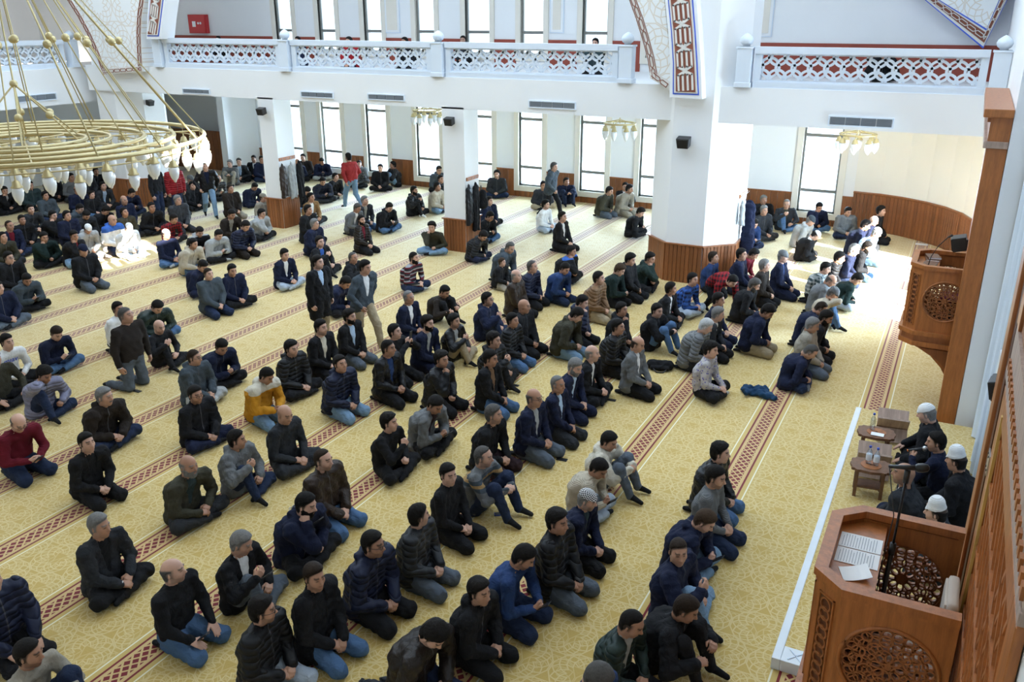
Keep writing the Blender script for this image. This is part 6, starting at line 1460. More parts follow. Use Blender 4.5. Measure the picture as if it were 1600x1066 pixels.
P_(837, 482, 'K', 0, 'bulky:plain:black', 'black', 'bald:d', 'person in black fleece with high collar kneeling between padded jacket and olive hood', beard='m', hp=0.1)
P_(880, 491, 'KB', 0, 'hood:plain:olive', 'denim:ldenim', 'short:k', 'person in dark olive hooded jacket bowed, light jeans')
P_(909, 473, 'KC', 0, 'hood:puffer:navy', 'black', 'short:k', 'person in dark puffer hiding the mouth behind a hand', hp=0.4)
P_(762, 468, 'U', 0, 'hood:plain:navy', 'ddenim', 'short:k', 'bespectacled person in navy hooded jacket with one knee up', glasses=True, beard='t')
P_(695, 456, 'VB', -5, 'slim:knit:dbrown', 'black', 'short:k', 'person in brown sweater burying the face in a hand')
P_(639, 465, 'K', 0, 'open:plain:navy', 'navy', 'receding:g', 'person in navy suit kneeling left of the brown sweater', shirt='white')
P_(647, 403, 'C', -5, 'slim:stripe:maroon', 'ddenim', 'crop:k', 'person in maroon and grey striped sweater', second='coal', beard='f', sock='lgrey')
P_(497, 410, 'S', 0, 'coat:plain:black', 'khaki', 'short:k', 'person standing in long black coat and beige trousers', shirt='lblue', hy=0.1, beard='t')
P_(571, 418, 'W', -10, 'open:plain:slate', 'khaki', 'short:k', 'person walking in grey-blue overshirt and beige trousers', shirt='white', hp=0.2)
P_(540, 442, 'CB', 0, 'bulky:plain:navy', 'black', 'short:k', 'person in navy jacket half hidden behind the walking overshirt')
P_(552, 403, 'U', 0, 'hood:plain:black', 'black', 'receding:s', 'person in black hooded jacket and blue shirt stretching an arm')
P_(445, 398, 'C', -5, 'open:plain:navy', 'denim:pale', 'short:k', 'person in dark zip jacket over white shirt with pale jeans', shirt='white', hp=0.25, sock='lgrey')
P_(500, 378, 'U', 0, 'open:plain:black', 'black', 'short:k', 'person in black coat over bright blue shirt, one knee up', shirt='bright', beard='t')
P_(492, 350, 'K', 0, 'bulky:plain:navy', 'navy', 'short:g', 'person in dark navy jacket kneeling behind the bright blue shirt')
P_(482, 328, 'K', 0, 'coat:plain:black', 'black', 'short:k', 'person in black overcoat kneeling near the coat-hung left pillar', shirt='black')
P_(559, 325, 'KB', 0, 'open:plain:grey', 'coal', 'short:s', 'person in dark grey blazer bending forward', shirt='white', hp=0.5)
P_(573, 314, 'K', -5, 'open:plain:coal', 'denim:denim', 'short:g', 'person in dark blazer over beige shirt and jeans', shirt='stone')
P_(605, 324, 'CP', -8, 'hood:plain:black', 'denim:denim', 'short:k', 'person in black hoodie and jeans typing on a phone', phone='phone in the hands of the person in black hoodie in the middle')
P_(565, 344, 'K', 0, 'open:puffer:dbrown', 'black', 'short:k', 'person in dark jacket over maroon shirt in the middle of the hall', shirt='maroon', beard='f')
P_(654, 297, 'U', -5, 'hood:puffer:black', 'black', 'short:k', 'person in black hooded puffer left of the beige jacket', beard='f', sock='white')
P_(677, 293, 'C', 0, 'bulky:plain:beige', 'denim:ldenim', 'short:k', 'person in beige jacket left of the middle pillar', beard='t')
P_(694, 352, 'CF', -70, 'slim:plain:olive', 'denim:ldenim', 'curly:k', 'person in olive sweatshirt and jeans sitting against the middle pillar', hp=0.2)
P_(785, 409, 'K', -5, 'bulky:plain:black', 'stone', 'short:b', 'small person in black jacket kneeling between larger ones', scale=0.74)
P_(797, 388, 'KB', 0, 'hood:plain:slate', 'black', 'receding:s', 'person in dark grey hooded jacket behind the small person in black jacket', hp=0.6)
P_(755, 369, 'CB', 0, 'hood:puffer:black', 'navy', 'full:k', 'person in black padded parka hunched beside the middle pillar')
P_(754, 342, 'CP', -10, 'bulky:plain:black', 'denim:denim', 'short:k', 'bespectacled person in black jacket and jeans right of the middle pillar', glasses=True)
P_(765, 314, 'C', -10, 'hood:plain:navy', 'black', 'short:k', 'person in dark zip hoodie cross-legged beneath the hanging black coats')
P_(807, 431, 'K', 0, 'bulky:leather:brown', 'black', 'fringe:g', 'person in brown leather jacket, second row of the middle')
P_(832, 417, 'K', 0, 'bulky:puffer:navy', 'black', 'receding:s', 'person in navy padded jacket kneeling right of the brown leather jacket')
P_(883, 420, 'KB', -5, 'bulky:plain:blue', 'ddenim', 'short:k', 'person in blue anorak bowed over jeans', hp=0.6)
P_(893, 393, 'CF', -5, 'bulky:blockcol:black', 'black', 'short:k', 'person in black and royal blue jacket with hand at chin', second='bright')
P_(936, 435, 'K', 0, 'bulky:puffer:tan', 'khaki', 'short:k', 'person in tan puffer jacket and khaki trousers', beard='t')
P_(972, 421, 'KP', 0, 'bulky:plain:dgreen', 'black', 'full:b', 'person in dark green coat reading a phone near the big pier', phone='phone in the hands of the person in dark green coat')
P_(982, 407, 'K', 0, 'hood:plain:black', 'black', 'full:k', 'person in black hooded jacket between the dark green coats', hp=0.3)
P_(1016, 404, 'CF', 0, 'hood:plain:green', 'black', 'short:k', 'person in green parka with hood beside the pier', hp=0.35)
P_(1052, 450, 'C', 0, 'open:plain:black', 'black', 'short:k', 'person in black hoodie over white shirt in front of the pier', shirt='white', sock='black')
P_(1087, 438, 'C', -8, 'slim:plaid:bright', 'denim:pale', 'short:k', 'person in bright blue checked shirt and pale jeans', second='navy')
P_(1137, 440, 'B', -40, 'slim:plaid:dred', 'black', 'short:k', 'person in red and black checked shirt bending to the floor', second='black')
P_(1117, 403, 'C', 0, 'slim:plain:blue', 'black', 'short:d', 'person in denim blue shirt leaning on the pier wainscot', hp=-0.05)
P_(1160, 393, 'K', 0, 'bulky:plain:navy', 'black', 'short:k', 'person in dark navy jacket right of the pier beneath the long coat')
P_(1175, 402, 'KB', 0, 'slim:plain:maroon', 'black', 'short:k', 'person in maroon sweater bowed behind the dark navy jacket')
P_(1195, 415, 'K', 0, 'bulky:plain:dbrown', 'black', 'short:g', 'person in dark brown jacket right of the pier')
P_(1225, 401, 'K', 0, 'open:plain:navy', 'navy', 'beanie:g', 'person in navy blazer wearing a grey woollen cap, right aisle', shirt='blue', cap2=('grey',))
P_(1179, 446, 'KB', 0, 'bulky:plain:black', 'black', 'full:s', 'person in black jacket stooping right of the checked shirts', beard='f', hp=0.5)
P_(1142, 472, 'K', 0, 'slim:plain:navy', 'navy', 'short:k', 'person in plain navy sweater kneeling in front of the red checked shirt', hp=0.15)
P_(1180, 484, 'KB', 0, 'hood:plain:navy', 'khaki', 'full:k', 'person in navy parka with hood and khaki trousers bowed')
P_(1119, 493, 'K', 0, 'open:plain:coal', 'black', 'short:g', 'person in dark waistcoat over white shirt', shirt='white', hp=0.25)
P_(1107, 508, 'KB', 0, 'bulky:puffer:grey', 'coal', 'short:w', 'person in grey padded waistcoat behind the printed shirt', hp=0.55)
# right aisle
P_(1301, 443, 'KB', 0, 'bulky:plain:grey', 'black', 'fringe:s', 'person in dark grey jacket left of the beige sweater in the right aisle')
P_(1300, 454, 'UF', -5, 'slim:plain:beige', 'denim:denim', 'beanie:s', 'person in beige sweater and grey beanie covering the face', cap2=('grey',))
P_(1312, 403, 'KB', 0, 'bulky:puffer:black', 'black', 'short:k', 'person in black puffer right of the aisle sun patch', hp=0.3)
P_(1302, 421, 'KB', 0, 'slim:plaid:teal', 'black', 'short:k', 'person in green checked shirt in the right aisle', second='lgrey', hp=0.35)
P_(1326, 434, 'CB', 0, 'slim:plain:dgreen', 'denim:pale', 'short:k', 'person in dark green sweater hunched in the right aisle')
P_(1337, 390, 'KB', 0, 'bulky:plain:navy', 'ddenim', 'short:g', 'person in navy jacket kneeling in the right aisle sun', hp=0.4)
P_(1353, 387, 'KB', 0, 'bulky:plain:black', 'denim:denim', 'short:k', 'person in dark jacket right of the sunlit navy jacket', beard='f', hp=0.5)
P_(1367, 362, 'KB', 0, 'bulky:plain:lblue', 'denim:denim', 'round_cap:g', 'sunlit person in pale jacket wearing a white skullcap', hp=0.5)
P_(1356, 354, 'KB', 0, 'bulky:plain:navy', 'black', 'short:k', 'person in blue jacket behind the white skullcap', hp=0.45)
P_(1366, 345, 'KB', 0, 'bulky:plain:navy', 'coal', 'bald:g', 'person in navy coat close to the curved wainscot', hp=0.4)
P_(1377, 330, 'K', 0, 'bulky:plain:black', 'black', 'full:k', 'person in black top kneeling furthest forward by the curved wainscot')
P_(1325, 331, 'C', -60, 'bulky:plain:grey', 'ddenim', 'short:k', 'person in grey overshirt sitting against the curved wainscot', hp=0.4)
P_(1280, 324, 'CF', -60, 'bulky:plain:navy', 'denim:denim', 'short:k', 'person in navy jacket covering the eyes under the right window', hp=0.5)
P_(1267, 345, 'CB', -5, 'hood:plain:lgrey', 'black', 'beanie:g', 'sunlit person in pale hooded jacket and grey cap under the right window', cap2=('slate',), hp=0.4)
P_(1275, 368, 'CB', 0, 'bulky:blockcol:black', 'black', 'round_cap:k', 'sunlit person in black and white top in the right aisle', second='white', cap2=('white',))
P_(1229, 319, 'U', -60, 'open:plain:coal', 'denim:denim', 'receding:g', 'person in dark jacket with raised knee left of the right window', shirt='olive', hp=0.3)
P_(1194, 329, 'C', -30, 'bulky:plain:coal', 'coal', 'short:g', 'person in charcoal jacket right of the long hanging coat')
P_(1191, 312, 'C', -60, 'bulky:plain:black', 'black', 'short:g', 'person in black jacket against the far wainscot right of the pier')
P_(1163, 308, 'C', -60, 'bulky:plain:black', 'black', 'short:k', 'person in black jacket mostly hidden by the long hanging coat')
P_(1178, 350, 'CP', -30, 'bulky:plain:blue', 'denim:ddenim', 'short:k', 'person in denim blue waistcoat with a phone below the long hanging coat', phone='phone in the hands of the person in denim blue waistcoat')
# far middle
P_(866, 261, 'W', 0, 'hood:plain:slate', 'black', 'short:s', 'person walking in grey hooded jacket and black trousers near the far windows')
P_(849, 290, 'C', -60, 'bulky:plain:coal', 'khaki', 'short:k', 'person in khaki trousers seated behind the walking grey jacket')
P_(895, 280, 'V', -50, 'bulky:plain:navy', 'denim:ddenim', 'short:k', 'person in dark blue tracksuit top with arm on the window sill')
P_(853, 320, 'C', -5, 'slim:plain:white', 'denim:pale', 'full:k', 'person in white shirt and pale jeans', beard='t')
P_(879, 339, 'K', 0, 'open:plain:black', 'black', 'short:k', 'person in black suit kneeling alone on the far stripe', shirt='white')
P_(985, 288, 'V', -60, 'open:plain:black', 'black', 'short:k', 'bespectacled person in black jacket against the far wainscot', shirt='white', glasses=True)
P_(963, 298, 'KB', -10, 'bulky:plain:olive', 'gjean', 'short:k', 'person in olive drab jacket kneeling at the far window', hp=0.4)
P_(973, 296, 'KB', -10, 'bulky:plain:stone', 'stone', 'short:k', 'person in stone jacket behind the olive drab jacket', beard='t', hp=0.3)
P_(1001, 332, 'CP', 0, 'coat:plain:black', 'black', 'full:k', 'person in black coat with a phone left of the big pier', shirt='black', phone='phone in the hands of the person in black coat left of the pier')
P_(784, 270, 'C', -70, 'bulky:plain:coal', 'ddenim', 'long:k', 'person in black waistcoat sitting against the far wainscot', beard='t')
P_(686, 266, 'C', -40, 'hood:plain:slate', 'black', 'short:k', 'person in slate hoodie by the far window left of the middle pillar', hp=0.3)
P_(689, 280, 'C', -10, 'bulky:plain:black', 'black', 'short:k', 'person in black top half hidden by the middle pillar')
P_(611, 259, 'V', -120, 'bulky:leather:black', 'denim:ldenim', 'short:k', 'person in black leather jacket and jeans lounging at the far wall')
P_(572, 254, 'C', -60, 'hood:plain:grey', 'grey', 'short:k', 'person in grey hoodie against the far wall right of the red shirt')
P_(597, 262, 'C', -60, 'bulky:plain:black', 'black', 'short:k', 'person in dark clothes between the grey hoodie and the leather jacket')
P_(544, 246, 'W', 160, 'slim:plain:red', 'denim:ldenim', 'short:k', 'person walking away in red shirt and blue jeans')
P_(556, 262, 'C', -60, 'slim:plaid:grey', 'coal', 'short:k', 'person in grey checked shirt half hidden by the walking red shirt', second='coal')
P_(502, 251, 'CP', -50, 'bulky:plain:navy', 'lgrey', 'short:k', 'person in navy jacket and white trousers under the far window', phone='phone in the hands of the person in white trousers')
P_(506, 283, 'CP', -20, 'bulky:plaid:coal', 'coal', 'short:k', 'person in dark checked jacket looking down at a phone', second='navy', phone='phone in the hands of the person in dark checked jacket')
P_(523, 277, 'C', -10, 'bulky:plain:black', 'stone', 'short:k', 'person in black jacket right of the dark checked jacket')
P_(480, 299, 'CB', -20, 'bulky:plain:black', 'denim:ldenim', 'full:k', 'person in black and light blue leaning low by the left pillar')
P_(470, 309, 'C', 0, 'open:plain:camel', 'coal', 'short:k', 'person in camel jacket over white shirt beside the left square pillar', shirt='white')
P_(467, 253, 'C', -40, 'slim:plain:navy', 'black', 'fringe:g', 'person in navy sweater right of the hanging grey coat')
P_(479, 247, 'C', -60, 'bulky:plain:dbrown', 'black', 'short:k', 'person in brown jacket against the far wall right of the hanging coats')
P_(411, 309, 'C', 0, 'bulky:plain:stone', 'gjean', 'beanie:d', 'sunlit person in stone hooded top left of the left square pillar', cap2=('stone',))
P_(409, 334, 'CF', 0, 'hood:plain:lgrey', 'black', 'short:k', 'person in pale and black hoodie resting the head on a hand', hp=0.3)
P_(405, 249, 'C', -30, 'bulky:plain:navy', 'ddenim', 'short:k', 'person in navy jacket left of the left square pillar, far back')
P_(393, 250, 'C', -60, 'open:plain:black', 'black', 'short:k', 'person in black blazer, right one of two against the far left wall', shirt='white')
P_(381, 252, 'C', -60, 'open:plain:coal', 'black', 'short:s', 'person in dark blazer, left one of two against the far left wall', shirt='lblue')
P_(359, 256, 'V', -60, 'bulky:plain:grey', 'stone', 'short:g', 'person in grey jacket with raised knees at the far left wall')
P_(398, 292, 'CB', 0, 'bulky:plain:navy', 'navy', 'short:k', 'person in dark blue jacket bowed left of the sunlit hood')
P_(360, 295, 'K', -10, 'bulky:plain:dbrown', 'stone', 'crop:d', 'person in dark brown jacket and tan trousers behind the walking leather jacket')
P_(341, 280, 'CP', -10, 'slim:plaid:coal', 'black', 'bald:d', 'person in dark checked shirt with a phone', second='grey', phone='phone in the hands of the person in checked shirt')
P_(321, 260, 'W', -35, 'open:leather:black', 'denim:ldenim', 'short:k', 'person walking in black leather jacket and light jeans, left side', shirt='navy')
P_(250, 261, 'S', 10, 'slim:plain:black', 'denim:ddenim', 'short:k', 'person standing in black sweater and dark jeans beneath the chandelier rim')
P_(262, 263, 'S', -10, 'bulky:puffer:dred', 'denim:ddenim', 'short:k', 'person standing in red puffer jacket beneath the chandelier rim')
P_(272, 283, 'C', 0, 'bulky:plain:black', 'black', 'short:k', 'bespectacled person in black jacket right of the red puffer', glasses=True)
P_(286, 282, 'CF', -10, 'bulky:plain:coal', 'black', 'beanie:g', 'person in grey knitted cap holding the chin, left side', cap2=('grey',))
P_(275, 295, 'K', 0, 'bulky:plain:coal', 'black', 'short:k', 'person in dark jacket in front of the grey knitted cap')
P_(301, 290, 'C', -10, 'bulky:plain:black', 'black', 'short:k', 'person in black fleece left of the walking leather jacket')
P_(275, 313, 'K', -10, 'bulky:leather:coal', 'coal', 'short:g', 'person in charcoal leather jacket behind the red checked shirt')
P_(272, 342, 'CB', 0, 'slim:plaid:dred', 'black', 'short:k', 'person in red checked shirt bowed on the left side', second='black', hp=0.5)
P_(362, 335, 'KP', -15, 'open:plain:dbrown', 'coal', 'short:k', 'person in brown jacket looking at a phone behind the navy puffer', shirt='stone', phone='phone in the hands of the person in brown jacket on the left')
P_(378, 354, 'KB', -5, 'bulky:puffer:navy', 'dbrown', 'short:k', 'person in navy puffer kneeling with bowed head, left side')
P_(347, 366, 'CP', -10, 'bulky:plain:lgrey', 'black', 'short:k', 'person in pale grey jacket reading a phone', phone='phone in the hands of the person in pale grey jacket', sock='lgrey')
P_(312, 363, 'CP', -10, 'hood:blockcol:black', 'black', 'short:k', 'person in black and white hooded top with a phone', second='lgrey', phone='phone in the hands of the person in black and white hood')
P_(302, 381, 'KB', 0, 'hood:plain:beige', 'denim:denim', 'short:k', 'person in beige hooded parka and jeans leaning forward', beard='t', hp=0.3)
P_(261, 366, 'C', -10, 'slim:plain:navy', 'denim:denim', 'round_cap:k', 'person in navy sweatshirt and jeans wearing a dark patterned skullcap', cap2=('lgrey', 'black'), sock='lgrey')
P_(317, 416, 'CB', 0, 'slim:plain:navy', 'navy', 'short:k', 'person in navy sweater slumped behind the grey-green jacket', hp=0.8)
P_(327, 428, 'K', -8, 'bulky:plain:slate', 'denim:ddenim', 'crop:d', 'person in grey-green jacket and dark jeans kneeling')
P_(362, 423, 'C', -8, 'hood:plain:navy', 'black', 'short:k', 'person in navy anorak and black trousers tugging at the collar', hy=0.2, hp=0.25)
# left crowd
P_(130, 391, 'K', 0, 'bulky:plain:black', 'gjean', 'beanie:k', 'person in black jacket wearing a navy beanie, kneeling alone', cap2=('navy',))
P_(42, 437, 'CP', 0, 'hood:plain:slate', 'black', 'short:k', 'person in blue-grey hoodie reading a phone near the left edge', phone='phone in the hands of the person in blue-grey hoodie')
P_(-3, 450, 'C', 0, 'bulky:plain:navy', 'gjean', 'short:k', 'person in navy jacket cut by the left edge beside the blue-grey hoodie')
P_(14, 403, 'C', 0, 'bulky:plain:black', 'black', 'short:k', 'bespectacled person in black jacket near the left edge', glasses=True)
P_(5, 371, 'C', 0, 'bulky:plain:olive', 'coal', 'short:k', 'person in dark olive jacket looking up at the left edge', hp=-0.1)
P_(15, 353, 'C', 0, 'open:plain:navy', 'ddenim', 'receding:d', 'person in navy blazer over maroon shirt at the left', shirt='maroon', skin=4)
P_(46, 342, 'C', 0, 'bulky:plain:black', 'black', 'short:k', 'person in black jacket left of the one with hand over face')
P_(48, 327, 'C', 0, 'bulky:plain:coal', 'black', 'short:k', 'person in dark jacket behind the black jackets on the left')
P_(77, 338, 'CF', 0, 'bulky:plain:black', 'black', 'short:k', 'person in black top with hand over face, left crowd')
P_(105, 337, 'K', 0, 'bulky:plain:navy', 'ddenim', 'short:k', 'person in navy jacket left of the sunlit figures')
P_(81, 371, 'CF', -10, 'bulky:plain:dgreen', 'black', 'short:k', 'person in dark green jacket with fist at chin', beard='t')
P_(104, 369, 'CF', 0, 'open:plain:black', 'denim:ldenim', 'short:k', 'person in black jacket over maroon shirt resting the cheek on a hand', shirt='maroon')
P_(143, 357, 'KB', 0, 'hood:plain:lgrey', 'lgrey', 'round_cap:k', 'sunlit person in white hooded jacket and white cap, left of the pair', hp=0.7, cap2=('white',))
P_(200, 356, 'KB', 0, 'hood:plain:white', 'pale', 'round_cap:k', 'sunlit person in white jacket and white cap kneeling, right of the pair', hp=0.6, cap2=('white',))
P_(172, 345, 'K', 0, 'hood:blockcol:white', 'ddenim', 'bald:d', 'person in blue and white waistcoat between the two sunlit figures', second='bright', hp=0.2)
P_(200, 331, 'C', 0, 'bulky:plain:olive', 'black', 'short:k', 'person in olive jacket looking up behind the sunlit pair', beard='t', hp=-0.15)
P_(235, 325, 'C', -10, 'bulky:plain:black', 'black', 'short:k', 'person in black jacket left of the red checked shirt')
P_(159, 331, 'CB', 0, 'bulky:plain:black', 'black', 'full:k', 'person in black bowing behind the blue and white waistcoat')
P_(125, 326, 'CP', 0, 'hood:plain:slate', 'ddenim', 'short:k', 'person in slate hoodie looking down, left crowd')
P_(137, 335, 'CB', 0, 'bulky:plain:coal', 'black', 'short:k', 'person in charcoal bowed right of the slate hoodie in the left crowd')
P_(71, 306, 'C', -5, 'bulky:plain:slate', 'ddenim', 'short:k', 'person in slate green jacket seated on the second far-left stripe')
P_(125, 297, 'C', -5, 'bulky:plain:navy', 'black', 'fringe:d', 'person in navy jacket far left behind the chandelier lamps')
P_(160, 291, 'C', -5, 'open:plain:coal', 'black', 'short:k', 'person in dark blazer over pale blue shirt left of the left pier', shirt='lblue')
P_(141, 304, 'C', -5, 'bulky:plain:black', 'denim:denim', 'short:k', 'small person in black and jeans between the navy jacket and the dark blazer', scale=0.86)
P_(206, 302, 'CP', -5, 'bulky:plain:navy', 'ddenim', 'short:k', 'person in navy jacket reading a phone at the left pier wainscot', phone='phone in the hands of the person at the left pier')
P_(194, 313, 'K', 0, 'bulky:plain:navy', 'navy', 'fringe:g', 'person in navy coat in front of the left pier')
P_(81, 278, 'C', -10, 'bulky:plain:black', 'black', 'short:k', 'person in black jacket against the brown panels under the left gallery')
P_(46, 290, 'C', -5, 'bulky:plain:teal', 'coal', 'short:k', 'person in dark green-grey jacket under the chandelier', beard='t')
P_(27, 292, 'C', 20, 'bulky:plain:black', 'black', 'short:k', 'person in black turned away under the chandelier at the left')
P_(8, 298, 'CF', -5, 'open:plain:black', 'black', 'short:k', 'person in black suit with hand on cheek at the far left edge', shirt='lgrey')
P_(112, 277, 'C', -10, 'slim:plain:grey', 'coal', 'short:k', 'person in grey sweater deep under the left gallery')
P_(150, 268, 'C', -10, 'bulky:plain:black', 'black', 'short:k', 'person in black deep under the gallery left of the pier')
P_(132, 272, 'C', -10, 'bulky:plain:coal', 'black', 'short:k', 'person in charcoal deep under the gallery behind the lamps')
# seated row on the platform
P_(1451, 656, 'C2', 178, 'bulky:plain:black', 'black', 'round_cap:g', 'person in black coat and white skullcap, furthest of the five on the platform', zf=0.12, cap2=('white',), beard='t', hp=0.35)
P_(1458, 680, 'R', 176, 'slim:plain:navy', 'black', 'short:k', 'person in navy sweater reciting into a hand microphone on the platform', zf=0.12, beard='t', hp=0.2, flip=True)
P_(1468, 727, 'K', 176, 'coat:plain:black', 'black', 'white_cap:k', 'person in long black robe and white brimless cap in the middle of the platform', zf=0.12, shirt='black', cap2=('white',), hp=0.2)
P_(1449, 746, 'C', 172, 'open:plain:coal', 'navy', 'bald:s', 'person in charcoal blazer seated on the platform between two white caps', zf=0.12, beard='t', hp=0.0)
P_(1450, 786, 'C', 175, 'bulky:plain:coal', 'black', 'white_cap:k', 'person in dark jacket and white cap nearest the wooden pulpit', zf=0.12, cap2=('white',), hp=0.15)
# on the gallery
P_(341, 62, 'K', -85, 'bulky:plain:black', 'black', 'short:k', 'person seated low on the gallery beneath the red cabinet', zf=4.1, scale=0.9)
P_(465, 64, 'K', -85, 'bulky:plain:navy', 'black', 'short:k', 'person seated on the gallery behind the first ball-topped post', zf=4.1)
P_(545, 65, 'K', -85, 'bulky:plain:dred', 'black', 'short:k', 'person seated on the gallery behind the middle balustrade, left one', zf=4.1)
P_(632, 66, 'K', -85, 'bulky:plain:black', 'black', 'short:k', 'person seated on the gallery behind the middle balustrade, right one', zf=4.1)
P_(757, 61, 'K', -85, 'bulky:plain:coal', 'black', 'short:k', 'person seated on the gallery above the vent', zf=4.1)
P_(930, 68, 'K', -85, 'bulky:plain:teal', 'black', 'short:k', 'person seated on the gallery near the arch foot', zf=4.1)
P_(1383, 84, 'CB', -85, 'bulky:plain:black', 'black', 'short:k', 'person in black behind the right balustrade panel', zf=4.1)

settle()
# ------------------------------------------------------------------ hanging coats, bags and other things left about
COATM = {}
def coat_mesh(h, L, w, seed, sleeves=True):
    f = Field((-0.02, -0.42, -L - 0.15), (0.3, 0.42, 0.12), h)
    f.cone((0.10, 0, -0.03), (0.11, 0, -0.16), 0.05, 0.09, 0.03); f.cone((0.10, -0.10, -0.12), (0.10, 0.10, -0.12), 0.07, 0.07, 0.03)
    for y in (-0.09, 0, 0.09): f.cone((0.11, y * w, -0.16), (0.12, y * w * 1.5, -L), 0.085, 0.095, 0.03)
    if sleeves:
        for s in (-1, 1): f.cone((0.10, s * 0.15 * w, -0.15), (0.12, s * 0.235 * w, -0.42), 0.062, 0.055, 0.02); f.cone((0.12, s * 0.235 * w, -0.42), (0.12, s * 0.22 * w, -0.68), 0.055, 0.048, 0.015)
    X, Y, Z = f.grid(); f.F = (f.F + 0.018 * np.sin(34 * Y + 2 * np.sin(5 * Z + seed) + seed) * np.clip(-Z * 1.5, 0, 1) * 0.8 + 0.006 * np.sin(40 * Z + 20 * Y)).astype(np.float32)
    f.cut(lambda X, Y, Z: np.maximum(0.012 - X, -L + 0.03 * np.sin(14 * Y + seed) - Z)); V, Q = f.mesh(); V = relax(V, Q, 1, 0.3); V[:, 0] *= 0.62; V[:, 1] *= 0.62; return np_mesh('coat', V, Q)
def hung_coat(p, rz, L, w, c, mat, label, seed=0, deep=1.0):
    o = link('hanging_coat', None) if False else empty('hanging_coat', tuple(p), rz); tag(o, label, 'coat', 'coats on pillar hooks')
    b = bpy.data.objects.new('cloth_body', coat_mesh(0.02, L, w, seed)); col.objects.link(b); b.parent = o; set_mat(b, CL[mat]); b.color = (*c, 1); b.scale = (deep, 1, 1)
    MB().tube([(0.04, 0, 0.02), (0.05, 0, 0.015), (0.06, 0, -0.03)], 0.008, 5).build('hanger_loop', M['darkmetal'], o)
def hook_board(p, rz, L, label, n=4):
    r = empty('hook_board', tuple(p), rz); tag(r, label, 'hooks', 'wooden coat hook boards')
    MB().box((0.002, -L / 2, 0.03), (0.03, L / 2, 0.12)).build('board', M['wood'], r, bevel=0.006)
    for i in range(n):
        y = -L / 2 + L * (i + 0.5) / n; MB().tube([(0.03, y, 0.08), (0.07, y, 0.07), (0.08, y, 0.11)], 0.007, 6).build('hook', M['steel'], r, smooth=True)
# middle square pillar: right-hand face
X3 = -10.98; hook_board((X3, 19.3, 1.78), 0, 0.6, 'wooden hook board on the middle square pillar')
hung_coat((X3 + 0.03, 18.97, 1.74), 0, 1.0, 0.8, PAL['black'], 'leather', 'black leather jacket hanging on the middle square pillar', 1)
hung_coat((X3 + 0.04, 19.30, 1.74), 0, 1.22, 0.85, PAL['black'], 'plain', 'long black coat hanging on the middle square pillar', 2.2)
r = empty('backpack', (X3 + 0.014, 19.64, 1.05)); tag(r, 'black backpack hanging behind the coats on the middle pillar', 'bag')
f = Field((-0.05, -0.25, -0.1), (0.3, 0.25, 0.55), 0.018); f.cone((0.11, 0, 0.08), (0.10, 0, 0.36), 0.12, 0.10, 0.0); f.cone((0.11, -0.06, 0.08), (0.11, 0.06, 0.08), 0.11, 0.11, 0.04); f.cone((0.19, 0, 0.1), (0.18, 0, 0.2), 0.06, 0.06, 0.02)
b = bpy.data.objects.new('bag_body', np_mesh('bag_body', *f.mesh())); col.objects.link(b); b.parent = r; set_mat(b, CL['plain']); b.color = (*PAL['black'], 1)
MB().tube([(0.06, -0.05, 0.42), (0.05, 0, 0.56), (0.06, 0.05, 0.42)], 0.012, 6).build('loop_handle', M['black'], r, smooth=True)
# left square pillar
X4 = -16.95; hook_board((X4, 19.3, 1.86), 0, 0.68, 'wooden hook board on the left square pillar')
hung_coat((X4 + 0.03, 18.98, 1.82), 0, 0.92, 0.8, PAL['brown'], 'leather', 'dark brown jacket hanging on the left square pillar', 0.4)
hung_coat((X4 + 0.05, 19.33, 1.82), 0, 1.0, 0.85, PAL['lgrey'], 'plain', 'pale grey coat hanging on the left square pillar', 1.7)
hung_coat((X4 + 0.03, 19.69, 1.82), 0, 1.05, 0.8, PAL['black'], 'plain', 'black coat hanging behind the pale grey coat', 3.1)
# big pier, right-hand side
X1 = -4.30; hook_board((X1, 19.85, 1.85), 0, 0.7, 'wooden hook board on the right side of the big pier')
hung_coat((X1 + 0.03, 19.85, 1.8), 0, 1.35, 0.85, PAL['navy'], 'plain', 'long dark navy coat hanging on the right side of the big pier', 0.9, 2.3)
hung_coat((X1 + 0.03, 19.50, 1.84), 0, 0.55, 0.55, PAL['lgrey'], 'plain', 'pale scarf-like jacket hanging beside the long navy coat', 2.7)
# heap of clothes, bag
def heap(px, py, c, mat, label, s=1.0, name='crumpled_jacket', rz=0.0, seed=0):
    p = at(px, py, 2, 0.06); o = empty(name, (p[0], p[1], 0.004), rz); tag(o, label, 'jacket')
    f = Field((-0.4, -0.35, -0.03), (0.4, 0.35, 0.3), 0.014); rg = np.random.default_rng(seed)
    for i in range(11): f.ell((rg.uniform(-0.19, 0.19), rg.uniform(-0.13, 0.13), rg.uniform(0.03, 0.08)), (rg.uniform(0.06, 0.13), rg.uniform(0.05, 0.10), rg.uniform(0.035, 0.06)), 0.03, rot('z', rg.uniform(0, 3)))
    f.cone((0.1, -0.1, 0.05), (0.27, -0.16, 0.04), 0.05, 0.04, 0.02); f.cone((-0.1, 0.1, 0.06), (-0.2, 0.2, 0.04), 0.05, 0.04, 0.02); f.folds(0.012, seed, 1.0); f.floor(0.0); V, Q = f.mesh(); V *= s
    b = bpy.data.objects.new('cloth_body', np_mesh(name, V, Q)); col.objects.link(b); b.parent = o; set_mat(b, CL[mat]); b.color = (*c, 1)
heap(1183, 612, (0.015, 0.05, 0.11), 'plain', 'crumpled dark blue jacket lying on the carpet', 1.0, 'crumpled_jacket', 0.2, 3)
heap(588, 1070, PAL['coal'], 'puffer', 'dark padded jacket bundled on the carpet at the bottom edge', 0.6, 'crumpled_jacket', 0.8, 5)
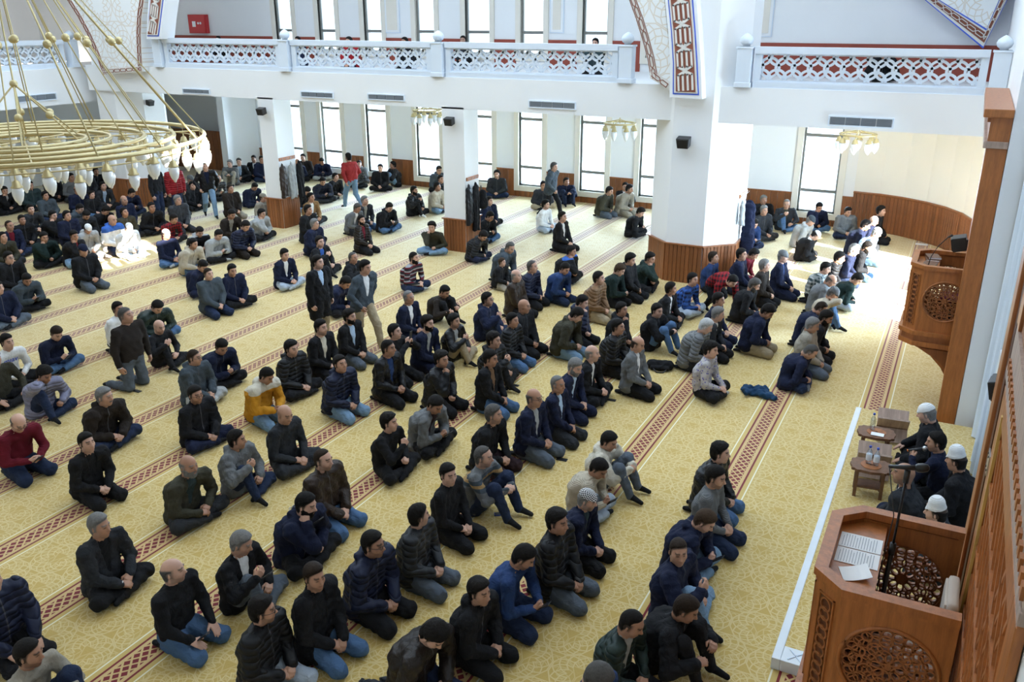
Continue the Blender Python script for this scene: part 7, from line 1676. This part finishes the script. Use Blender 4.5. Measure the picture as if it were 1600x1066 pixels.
p = at(1032, 570, 2, 0.08); r = empty('shoulder_bag', (p[0], p[1], 0.004), 0.25); tag(r, 'black bag lying on the carpet beside the grey blazer', 'bag')
f = Field((-0.35, -0.25, -0.03), (0.35, 0.25, 0.25), 0.014); f.cone((-0.15, 0, 0.075), (0.15, 0, 0.075), 0.085, 0.085, 0.0); f.cone((-0.14, 0.07, 0.06), (0.14, 0.07, 0.06), 0.06, 0.06, 0.03); f.cone((-0.12, -0.09, 0.05), (0.12, -0.09, 0.05), 0.045, 0.045, 0.02); f.folds(0.006, 2); f.floor(0.0)
b = bpy.data.objects.new('bag_body', np_mesh('bag_body', *f.mesh())); col.objects.link(b); b.parent = r; set_mat(b, CL['plain']); b.color = (*PAL['black'], 1)
MB().tube([(-0.12, -0.12, 0.05), (-0.05, -0.2, 0.012), (0.06, -0.19, 0.012), (0.13, -0.12, 0.05)], 0.012, 6).build('strap', M['black'], r, smooth=True)
# phones on the carpet
for px, py, a, lab, c in ((878, 718, 0.1, 'black phone on the carpet beside the bespectacled navy blazer', None), (955, 625, 0.1, 'black phone on the carpet beside the person in black suit', None), (804, 602, 0.1, 'black phone on the carpet behind the navy blazers', None), (214, 611, 0.0, 'black phone on the carpet before the upright brown sweater', None), (782, 803, 0.6, 'blue phone on the carpet beside the banded grey sweater', M['bluecap'])):
    q = at(px, py, 2, 0.008); phone_obj((q[0], q[1], 0.007), a, 0, lab, c)
# hand microphone of the reciter
RECITER = [p[1] for p in PEOPLE if 'reciting' in p[0]][0] * A_(1, 1, 0)
q = RECITER + A_(-0.30, 0.03, 0.70); r = empty('hand_microphone', tuple(q), 0.1); tag(r, 'black hand microphone with orange ring held by the reciter', 'microphone')
MB().tube([(-0.10, 0, -0.02), (0.06, 0, 0.03)], [0.014, 0.021], 10).build('handle', M['black'], r, smooth=True)
MB().sphere((0.085, 0, 0.04), 0.032, 10, 7).build('mesh_head', M['steel'], r, smooth=True)
MB().tube([(-0.105, 0, -0.0215), (-0.095, 0, -0.018)], 0.016, 10).build('orange_ring', plain('orange_plastic', (0.8, 0.2, 0.02), 0.4), r)
# sheets on the carpet of the right aisle
for px, py, lab in ((1440, 382, 'white sheet on the carpet below the curved wainscot'), (1292, 385, 'white sheet on the sunlit carpet of the right aisle')):
    q = at(px, py, 2, 0.003); sheet(q[0] - 0.15, q[0] + 0.15, q[1] - 0.1, q[1] + 0.1, 0.003, lab, False)
